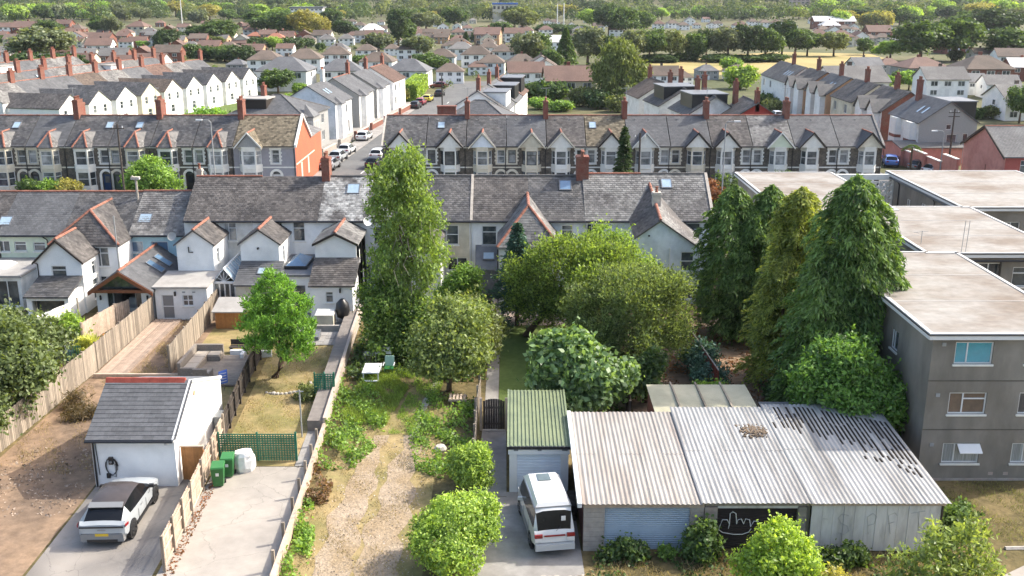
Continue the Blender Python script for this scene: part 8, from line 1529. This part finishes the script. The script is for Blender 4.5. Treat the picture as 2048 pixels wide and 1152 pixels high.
# ---------------------------------------------------------------- street furniture
def lamp_post(label, px, ytop, Y_, arm=-1):
    z = ZA(ytop, Y_); x = XA(px, Y_, z / 2); t = thing('street_lamp', label, 'street lamp', (x, Y_, 0)); part('post', MB().tube([(x, Y_, 0), (x, Y_, 1.5), (x, Y_, z - .25), (x + arm * .2, Y_, z - .02), (x + arm * .9, Y_, z)], [.1, .08, .055, .05, .045], 8), m_steel, t)
    part('lantern', MB().box(min(x + arm * .85, x + arm * 1.5), max(x + arm * .85, x + arm * 1.5), Y_ - .13, Y_ + .13, z - .06, z + .08), m_upvc, t)
def pole(label, px, ytop, Y_, arms=1):
    z = ZA(ytop, Y_); x = XA(px, Y_, z / 2); t = thing('telegraph_pole', label, 'pole', (x, Y_, 0)); part('shaft', MB().cyl((x, Y_, 0), (x, Y_, z), .14, .09, 8), m_wooddk, t)
    for k in range(arms): part('cross_arm', MB().box(x - .7, x + .7, Y_ - .05, Y_ + .05, z - .5 - k * .5, z - .4 - k * .5), m_wooddk, t)
    for k in (-1, 1): part('insulator', MB().cyl((x + k * .5, Y_, z - .4), (x + k * .5, Y_, z - .2), .05, n=6), m_upvc, t)
lamp_post('street lamp in front of the left bay terrace', 428, 240, 107, -1); lamp_post('tall street lamp beside the flats and pale slate roof', 1447, 243, 106, 1); lamp_post('street lamp by the pink wall', 1883, 262, 121, -1)
pole('telegraph pole left of the round street tree', 243, 248, 107); pole('telegraph pole in front of the right bay terrace', 1278, 266, 107, 0); pole('telegraph pole with cross-arms by the pebbledash gable', 1903, 218, 131, 2); pole('telegraph pole on the side street near the junction', 884, 150, 200, 0)
t = thing('palm_tree', 'small palm by the dark grey car and pink wall', 'tree', (49.9, 127.5, 0)); part('trunk', MB().cyl((49.9, 127.5, 0), (49.9, 127.5, 3.2), .14, .1, 8), m_bark, t)
P = np.repeat(np.array([[0, 0, 3.2]]), 400, 0); a = rng.uniform(0, 6.28, 400); s = rng.uniform(.1, 1.2, 400); P = P + np.stack([s * np.cos(a), s * np.sin(a), .3 - .5 * s * s], 1); link('crown', leaf_mesh('crown', P, np.tile([0, 0, 1.], (400, 1)), .5, .12, L_mid, .5, np.stack([np.cos(a), np.sin(a), -.5 * s], 1), .2), t)
# front garden walls
def brick_wall(label, pts, h, m=None, pier=True):
    t = thing('garden_wall', label, 'wall', (*pts[0], 0)); m = m or m_brick
    for (xa, ya), (xb, yb) in zip(pts, pts[1:]):
        L_ = math.hypot(xb - xa, yb - ya); an = math.atan2(yb - ya, xb - xa); M_ = Matrix.Translation((xa - pts[0][0], ya - pts[0][1], 0)) @ Matrix.Rotation(an, 4, 'Z')
        part('wall_panel', MB().box(.22, L_ - .22, -.11, .11, 0, h).xf(M_), m, t, local=True); part('coping', MB().box(.22, L_ - .22, -.16, .16, h + .003, h + .09).xf(M_), m_stonep, t, local=True)
        if pier: part('pier', MB().box(-.22, .215, -.22, .22, 0, h + .3).xf(M_), m, t, local=True)
fx = lambda y: -27.5 + (y - 141) * .109
wn = ['nearest', 'second', 'third', 'fourth', 'fifth', 'sixth', 'seventh']
for k, (a, b) in enumerate(((140, 147), (149, 156), (158, 166), (168, 176), (178, 188), (190, 200), (202, 212))): brick_wall('%s low brick garden wall on the left of the side street' % wn[k], [(fx(a) + 1.6, a), (fx(b) + 1.6, b)], .9, m_block if k < 2 else m_brick)
brick_wall('low wall before the left bay terrace', [(-62, 109.5), (-52, 109.5), (-43, 109.5), (-34, 109.5), (-27, 109.5)], .8, m_brick); brick_wall('low wall before the right bay terrace', [(-13, 109.5), (-2, 109.5), (9, 109.5), (20, 109.5), (31, 109.5), (40, 109.5)], .8, m_brick)
sheet('forecourt', [(fx(139) - 3.5, 139), (fx(139) + 1.6, 139), (fx(212) + 1.6, 212), (fx(212) - 3.5, 212)], m_paving, .02); sheet('forecourt', rect(-62, -25, 109.6, 115), m_paving, .012); sheet('forecourt', rect(-14.4, 41, 109.6, 115), m_paving, .012)
sheet('yard', rect(-13, 41, 124.1, 138), m_verge, .012); sheet('yard', [(-75, 150), (-52, 150), (-40, 215), (-56, 222)], m_lawn, .012)
t = thing('chimney_stack', 'broad low brick stack behind the right bay terrace roof', 'chimney', (XA(893, 126), 126, 0)); part('stack', MB().box(XA(875, 126, 8), XA(912, 126, 8), 125.6, 126.6, 3, 8.35), m_brick, t); part('cap', MB().box(XA(874, 126, 8), XA(913, 126, 8), 125.5, 126.7, 8.353, 8.5), m_brick, t)
# television aerials on the bay terrace chimneys
for k, px in enumerate((936, 1092, 1252, 1412, 1572, 150, 315, 480)):
    x = XA(px, 119.5, 9.5); t = thing('tv_aerial', 'thin aerial on the %s chimney of the %s bay terrace' % (ordinal(k if k < 5 else k - 5), 'right' if k < 5 else 'left'), 'aerial', (x, 119.2, 9.7)); part('mast', MB().cyl((x, 119.2, 9.5), (x, 119.2, 11.3), .025, n=5), m_steel, t); part('boom', MB().tube([(x - .6, 119.2, 11.2), (x + .5, 119.2, 11.25)], .02, 4), m_steel, t)
    for q in range(5): part('element', MB().tube([(x - .5 + q * .22, 118.9, 11.22), (x - .5 + q * .22, 119.5, 11.22)], .012, 4), m_steel, t)
# ---------------------------------------------------------------- things in the gardens
def bin_(label, x, y, rz):
    t = thing('wheelie_bin', label, 'bin', (x, y, 0), rz, 'green wheelie bins')
    part('body', MB().hexa([(-.22, -.26, .08), (.22, -.26, .08), (.22, .24, .08), (-.22, .24, .08)], [(-.29, -.34, .98), (.29, -.34, .98), (.29, .34, .98), (-.29, .34, .98)]), m_green, t, local=True)
    part('lid', MB().hexa([(-.31, -.37, .985), (.31, -.37, .985), (.31, .36, 1.0), (-.31, .36, 1.0)], [(-.28, -.33, 1.05), (.28, -.33, 1.05), (.28, .33, 1.1), (-.28, .33, 1.1)]), mat('green_lid', (.04, .17, .05), rough=.4, var=.05), t, local=True)
    part('handle', MB().tube([(-.24, .4, 1.0), (.24, .4, 1.0)], .025, 6), m_green, t, local=True); part('label_plate', MB().box(-.07, .07, -.34, -.322, .62, .76), m_upvc, t, local=True)
    for s in (-1, 1): part('wheel', MB().cyl((s * .24, .24, .1), (s * .29, .24, .1), .1, n=12), m_rubber, t, local=True)
bin_('green wheelie bin nearest the camera beside driveway fence', -13.55, 43.0, .15); bin_('green wheelie bin tucked behind the first by the fence', -13.35, 43.95, .1)
mb = MB(); n = 10; rr = random.Random(5); rows = []
for j, (z, k) in enumerate(((0, .42), (.25, .5), (.6, .52), (.85, .46), (.98, .36), (.9, .2))):
    rows.append([((k + rr.uniform(-.05, .05)) * math.cos(2 * math.pi * i / n), (k + rr.uniform(-.05, .05)) * math.sin(2 * math.pi * i / n), z + rr.uniform(-.05, .05) * (j > 0)) for i in range(n)])
for a, b in zip(rows, rows[1:]):
    for i in range(n): q = (i + 1) % n; mb.face(a[i], a[q], b[q], b[i])
mb.face(*rows[-1]); mb.v = [(x - 12.75, y + 44.6, z) for x, y, z in mb.v]
t = thing('builders_bag', 'white woven bulk bag beside the green bins', 'bag', (-12.75, 44.6, 0)); part('sack', mb, m_bag, t)
for s in (-1, 1): part('strap', MB().tube([(-12.75 + s * .4, 44.3, .8), (-12.75 + s * .3, 44.2, 1.05), (-12.75 + s * .1, 44.3, .95)], .03, 4), m_bag, t)
def trellis(label, x0, x1, y, h, step=.15, tilt=0.):
    t = thing('trellis', label, 'trellis', (x0, y, 0)); n = int((x1 - x0) / step); m = int(h / step)
    for i in range(n + 1): x = x0 + (x1 - x0) * i / n; part('slat', MB().box(x - .026, x + .026, y - .02, y, .05, h + tilt * i / n), m_trell, t)
    for j in range(m + 1): z = .08 + (h - .1) * j / m; part('slat', MB().box(x0, x1, y + .002, y + .02, z - .026, z + .026), m_trell, t)
    for x in (x0 - .04, (x0 + x1) / 2, x1 + .04): part('frame_post', MB().box(x - .04, x + .04, y + .022, y + .09, 0, h + .08), m_trell, t)
    mb = MB(); k = int(h * .9 / .06)
    for i in range(k): mb.box(x0 + .02, x1 - .02, y + .03, y + .034, .06 + i * .06, .094 + i * .06)
    part('netting', mb, m_net, t, kind='stuff'); return t
trellis('wide green lattice trellis screen behind the bins', -14.15, -10.5, 45.5, 1.45, .13); trellis('small green lattice panel standing at the raised path', -10.95, -9.95, 53.3, 1.55, .13)
t = thing('washing_line_post', 'thin pale post standing in the yellowed lawn', 'post', (-10.75, 48.3, 0)); part('shaft', MB().cyl((-10.75, 48.3, 0), (-10.75, 48.3, 2.6), .04, n=8), m_steel, t); part('hook_bar', MB().box(-10.95, -10.55, 48.28, 48.32, 2.5, 2.54), m_steel, t)
# patio with rattan sofa
px0, px1, py0, py1 = -19.6, -15.9, 55.2, 60.2; t = thing('garden_deck', 'grey plank decking beneath the rattan sofa', 'deck', (px0, py0, 0)); n = 24
for i in range(n): y = py0 + (py1 - py0) * i / n; part('plank', MB().box(px0, px1, y + .006, y + (py1 - py0) / n - .006, .05, .16), mat('grey_deck', (.24, .205, .17), var=.2, scale=3, orand=.15), t)
t = thing('corner_sofa', 'L-shaped grey rattan corner sofa on the decking', 'sofa', (-19.2, 57.5, .16))
part('base', MB().box(-19.5, -18.7, 56.6, 59.9, .17, .45), m_rattan, t); part('base', MB().box(-18.695, -17.9, 59.1, 59.9, .17, .45), m_rattan, t); part('backrest', MB().box(-19.7, -19.5, 56.6, 60.1, .17, .95), m_rattan, t); part('backrest', MB().box(-19.495, -17.9, 59.905, 60.1, .17, .95), m_rattan, t)
for a, b, c, d in ((-19.45, -18.72, 56.65, 57.7), (-19.45, -18.72, 57.75, 58.8), (-19.45, -18.72, 58.85, 59.85), (-18.66, -17.95, 59.12, 59.85)): part('cushion', MB().box(a, b, c, d, .453, .57), m_cushion, t)
part('armrest', MB().box(-19.5, -18.7, 56.4, 56.595, .17, .7), m_rattan, t)
t = thing('armchair', 'grey rattan armchair facing the corner sofa', 'chair', (-18.1, 56.2, .16)); part('seat', MB().box(-18.5, -17.7, 55.9, 56.6, .17, .45), m_rattan, t); part('backrest', MB().hexa([(-18.5, 55.7, .17), (-17.7, 55.7, .17), (-17.7, 55.895, .17), (-18.5, 55.895, .17)], [(-18.5, 55.55, .95), (-17.7, 55.55, .95), (-17.7, 55.75, .95), (-18.5, 55.75, .95)]), m_rattan, t); part('cushion', MB().box(-18.45, -17.75, 55.95, 56.58, .453, .55), m_cushion, t)
for s in (-18.6, -17.69): part('armrest', MB().box(s, s + .1, 55.7, 56.6, .17, .65), m_rattan, t)
t = thing('garden_bench', 'dark low bench behind the corner sofa', 'bench', (-17.4, 61, 0))
for k in range(4): part('seat_slat', MB().box(-17.8, -16.8, 60.8 + k * .13, 60.92 + k * .13, .4, .44), m_wooddk, t)
for x in (-17.75, -16.9): part('leg', MB().box(x, x + .06, 60.82, 61.3, 0, .4), m_wooddk, t)
part('backrest', MB().box(-17.8, -16.8, 61.34, 61.38, .45, .8), m_wooddk, t)
t = thing('planter_wall', 'white painted low planter wall with a gap beside the decking', 'wall', (-16.6, 60.4, 0))
for a, b, c, d in ((-17.6, -16.6, 60.3, 60.5), (-16.8, -16.6, 59.6, 60.29), (-15.9, -15.7, 59.6, 60.4), (-15.69, -15.0, 60.2, 60.4)): part('wall_block', MB().box(a, b, c, d, 0, .42), m_white, t)
t = thing('blue_board', 'small blue lettered board propped by the decking', 'board', (-16.4, 54.6, 0)); part('panel', MB().hexa([(-16.65, 54.5, .45), (-16.25, 54.8, .45), (-16.27, 54.83, .45), (-16.67, 54.53, .45)], [(-16.65, 54.5, 1.2), (-16.25, 54.8, 1.25), (-16.27, 54.83, 1.25), (-16.67, 54.53, 1.2)]), mat('blue_board_paint', (.1, .18, .55), var=.15), t)
for k in range(4): part('lettering', MB().hexa([(-16.62, 54.51, .55 + k * .16), (-16.3, 54.75, .56 + k * .16), (-16.3, 54.752, .56 + k * .16), (-16.62, 54.512, .55 + k * .16)], [(-16.622, 54.5, .6 + k * .16), (-16.302, 54.74, .61 + k * .16), (-16.3, 54.745, .61 + k * .16), (-16.62, 54.505, .6 + k * .16)]), m_icy, t)
part('stake', MB().box(-16.48, -16.44, 54.66, 54.7, 0, .6), m_wood, t)
# storage chests and bits behind
t = thing('storage_shed', 'small orange-brown shed with pale sheet roof by the board fence', 'shed', (-18.9, 66.4, 0)); part('wall', MB().box(-20.0, -17.9, 65.8, 67.3, 0, 1.25), m_woodor, t)
for i in range(14): x = -20.0 + i * .15; part('board', MB().box(x + .004, x + .146, 65.77, 65.798, .05, 1.25), m_woodor, t)
part('roof', MB().slab([(-20.15, 65.5, 1.3), (-17.75, 65.5, 1.3), (-17.75, 67.5, 1.75), (-20.15, 67.5, 1.75)], .08), m_felt, t)
t = thing('storage_chest', 'pale plastic garden chest behind the pine', 'chest', (-12.6, 66.4, 0)); part('body', MB().box(-13.3, -12.1, 66.0, 66.9, 0, .9), m_cream, t); part('lid', MB().hexa([(-13.35, 65.95, .903), (-12.05, 65.95, .903), (-12.05, 66.95, .903), (-13.35, 66.95, .903)], [(-13.3, 66.1, 1.0), (-12.1, 66.1, 1.0), (-12.1, 66.9, 1.08), (-13.3, 66.9, 1.08)]), m_trim, t)
t = thing('egg_chair', 'black curved hanging chair against white lean-to wall', 'chair', (-11.3, 66.9, 0)); part('shell', MB().lathe([(.05, .3), (.4, .5), (.5, .95), (.42, 1.45), (.15, 1.75)], c=(-11.6, 67.0, 0), n=12), m_black, t, smooth=True); part('seat', MB().cyl((-11.0, 66.6, .45), (-11.0, 66.6, .55), .45, n=14), m_trell, t)
for a in range(3): part('leg', MB().tube([(-11.0, 66.6, .45), (-11.0 + .4 * math.cos(a * 2.1), 66.6 + .4 * math.sin(a * 2.1), .02)], .025, 5), m_black, t)
t = thing('patio_step', 'concrete step and low wall before the white lean-to', 'wall', (-12.2, 65.3, 0)); part('wall_top', MB().box(-13.2, -10.9, 65.2, 65.45, 0, .42), m_paving, t); part('side_post', MB().box(-10.9, -10.8, 64.4, 65.45, 0, .5), m_stonep, t)
t = thing('paving', 'dark square patio slabs before the white lean-to', 'paving', (-12.5, 63.2, 0))
for i in range(5):
    for j in range(4): part('slab', MB().box(-13.9 + i * .56, -13.36 + i * .56, 62.4 + j * .62, 63.0 + j * .62, .02, .06 + .008 * ((i + j) % 2)), m_paving, t)
solo('cold_frame', MB().hexa([(-13.9, 63.2, .06), (-12.6, 63.2, .06), (-12.6, 64.2, .06), (-13.9, 64.2, .06)], [(-13.9, 63.2, .3), (-12.6, 63.2, .3), (-12.6, 64.2, .5), (-13.9, 64.2, .5)]), m_lead, 'blue-grey covered frame on the patio slabs', 'frame', loc=(-13.2, 63.7, 0))
t = thing('rockery', 'ring of pale stones under the pine trunk', 'stones', (-13, 54.6, 0))
for k in range(16):
    a = math.pi * (.95 + .75 * k / 15); x, y, s = -13.2 + 1.5 * math.cos(a + 1.2), 55.5 + 1.4 * math.sin(a + 1.2), rnd.uniform(.08, .16); part('stone', MB().lathe([(.01, 0), (s, s * .1), (s * .9, s * .7), (s * .3, s), (.01, s)], c=(x, y, 0), n=6), m_stonep, t)
# plot with white table and chairs
t = thing('white_table', 'white plastic garden table on the overgrown plot', 'table', (-8.2, 57.2, 0)); part('table_top', MB().hexa([(-8.7, 55.6, .68), (-7.7, 55.6, .68), (-7.7, 57.2, .68), (-8.7, 57.2, .68)], [(-8.7, 55.6, .74), (-7.7, 55.6, .74), (-7.7, 57.2, .74), (-8.7, 57.2, .74)]), m_upvc, t)
for x in (-8.65, -7.8):
    for y in (55.65, 57.1): part('leg', MB().box(x, x + .06, y, y + .06, 0, .68), m_upvc, t)
part('shelf', MB().box(-8.6, -7.8, 55.4, 55.58, .25, .3), m_upvc, t)
t = thing('green_chair', 'green plastic garden chair beside the white table', 'chair', (-7.3, 57.4, 0)); part('seat', MB().box(-7.6, -7.05, 57.0, 57.55, .4, .45), m_green, t); part('backrest', MB().hexa([(-7.6, 57.55, .42), (-7.05, 57.55, .42), (-7.05, 57.6, .42), (-7.6, 57.6, .42)], [(-7.6, 57.75, 1.0), (-7.05, 57.75, 1.0), (-7.05, 57.8, 1.0), (-7.6, 57.8, 1.0)]), mat('pale_green_plastic', (.3, .45, .38), var=.05), t)
for x in (-7.58, -7.12):
    for y in (57.02, 57.5): part('leg', MB().box(x, x + .05, y, y + .05, 0, .4), m_green, t)
for s in (-7.66, -7.04): part('armrest', MB().box(s, s + .05, 57.0, 57.6, .62, .66), m_upvc, t)
t = thing('barbecue', 'white hooded barbecue trolley behind the green chair', 'barbecue', (-8.0, 59, 0)); part('hood', MB().hexa([(-8.3, 58.6, .8), (-7.3, 58.6, .8), (-7.3, 59.3, .8), (-8.3, 59.3, .8)], [(-8.25, 58.75, 1.1), (-7.35, 58.75, 1.1), (-7.35, 59.2, 1.15), (-8.25, 59.2, 1.15)]), m_upvc, t); part('shelf', MB().box(-9.0, -8.31, 58.5, 59.1, .74, .79), m_metal, t)
for x in (-8.95, -8.3, -7.4): part('leg', MB().box(x, x + .05, 58.6, 58.65, 0, .78), m_metal, t)
t = thing('stepping_path', 'line of old stone slabs winding up the overgrown plot', 'path', (-4.9, 49, 0))
for k in range(15):
    f = k / 14; x = -5.0 + 1.0 * f ** 1.5 - .1 * math.sin(f * 3); y = 48.6 + 9.2 * f; part('slab', MB().box(-.2, .2, -.27, .27, .015, .05).xf(Matrix.Translation((x + 4.9, y - 49, 0)) @ Matrix.Rotation(-.12 + rnd.uniform(-.1, .1), 4, 'Z')), m_stonep, t, local=True)
t = thing('pallet_bench', 'pale slatted timber bench under the orchard tree', 'bench', (-3.0, 52.6, 0))
for k in range(5): part('slat', MB().box(-3.45 + k * .19, -3.33 + k * .19, 52.3, 53.1, .42, .45), m_woodlt, t)
for y in (52.35, 52.95): part('bearer', MB().box(-3.5, -2.5, y, y + .08, .3, .415), m_woodlt, t)
for x in (-3.4, -2.65): part('leg', MB().box(x, x + .08, 52.6, 52.68, 0, .3), m_woodlt, t)
t = thing('rock', 'grey boulder on the gravel strip', 'rock', (-3.55, 46.7, 0)); part('stone', MB().lathe([(.01, 0), (.3, .02), (.34, .14), (.24, .28), (.01, .32)], c=(-3.55, 46.7, 0), n=8), m_stonep, t)
# stack of slates by the van
t = thing('slate_stack', 'stack of old roof tiles between van and garage', 'tiles', (2.72, 40.4, 0))
for c_ in range(3):
    for k in range(13): a = rnd.uniform(-.15, .15); part('tile', MB().box(-.16, .16, -.22, .22, 0, .05).xf(Matrix.Translation((-.1 + .05 * rnd.uniform(-1, 1), -.5 + c_ * .5, .055 * k)) @ Matrix.Rotation(a, 4, 'Z')), m_wooddk, t, local=True)
# washing on the line at far left
t = thing('washing', 'white sheet hanging on a sagging line at far left', 'laundry', (-30.5, 62, 0)); part('pole', MB().cyl((-28.6, 64.5, 0), (-28.6, 64.5, 2.6), .06, n=8), m_wood, t); part('line', MB().tube([(-28.6, 64.5, 2.5), (-30.2, 62, 2.0), (-32.0, 59.2, 1.9)], .01, 4), m_upvc, t)
mb = MB(); nn = 14
for i in range(nn):
    f0, f1 = i / nn, (i + 1) / nn
    def W3(f, z): return (-28.9 - 2.6 * f + .06 * math.sin(f * 25), 64.0 - 4.1 * f + .1 * math.sin(f * 19 + z), 2.4 - .5 * f - z * (1.3 if .15 < f else .8))
    for a, b in ((0, .5), (.5, 1)): mb.face(W3(f0, b), W3(f1, b), W3(f1, a), W3(f0, a))
part('sheet', mb, m_cloth, t, smooth=True)
t = thing('planter', 'grey raised bed with pale rim near the left tree', 'planter', (-27.8, 60.2, 0)); part('bed', MB().box(-29.4, -27.0, 59.6, 61.2, 0, .6), m_lead, t); part('rim', MB().box(-29.5, -26.9, 61.21, 61.4, 0, .75), m_mint, t)
for k in range(7): x = -26.95 + k * .12; o = solo('railing_bar', MB().box(x, x + .04, 59.0, 59.04, 0, 1.1), m_trell, 'green railing bar by the spiky plant', 'railing', 'green railing bars', (x, 59, 0)) if 0 else None
t = thing('railing', 'short dark green railing by the spiky plant', 'railing', (-26.8, 59, 0))
for k in range(7): x = -27.2 + k * .14; part('bar', MB().box(x, x + .03, 59.0, 59.03, 0, 1.2), m_trell, t)
part('rail', MB().box(-27.25, -26.3, 58.98, 58.997, 1.1, 1.16), m_trell, t)
t = thing('garden_gravel_edging', 'row of rough stones along the drive edge at bottom', 'stones', (-.5, 35, 0))
for k in range(14): s = rnd.uniform(.08, .17); part('stone', MB().lathe([(.01, 0), (s, s * .1), (s * .9, s * .6), (.01, s * .8)], c=(-.6 + k * .26, 34.85 + .03 * k + rnd.uniform(-.1, .1), 0), n=6), m_stonep, t)
mb = MB().tube([(20.2, 37.35, .03), (24, 37.5, .03), (31, 38, .03)], .1, 5); struct('kerb', mb, m_stonep)
# ---------------------------------------------------------------- air
hz = MB().box(-2600, 2600, -60, 2600, -2, 140); o = struct('haze', hz, None, 'stuff')
hm = bpy.data.materials.new('air'); hm.use_nodes = True; n = hm.node_tree.nodes; n.remove(n['Principled BSDF']); pv = n.new('ShaderNodeVolumePrincipled')
pv.inputs['Color'].default_value = (.86, .92, 1, 1); pv.inputs['Density'].default_value = .00006; pv.inputs['Anisotropy'].default_value = .3; hm.node_tree.links.new(pv.outputs[0], n['Material Output'].inputs['Volume']); o.data.materials.append(hm)
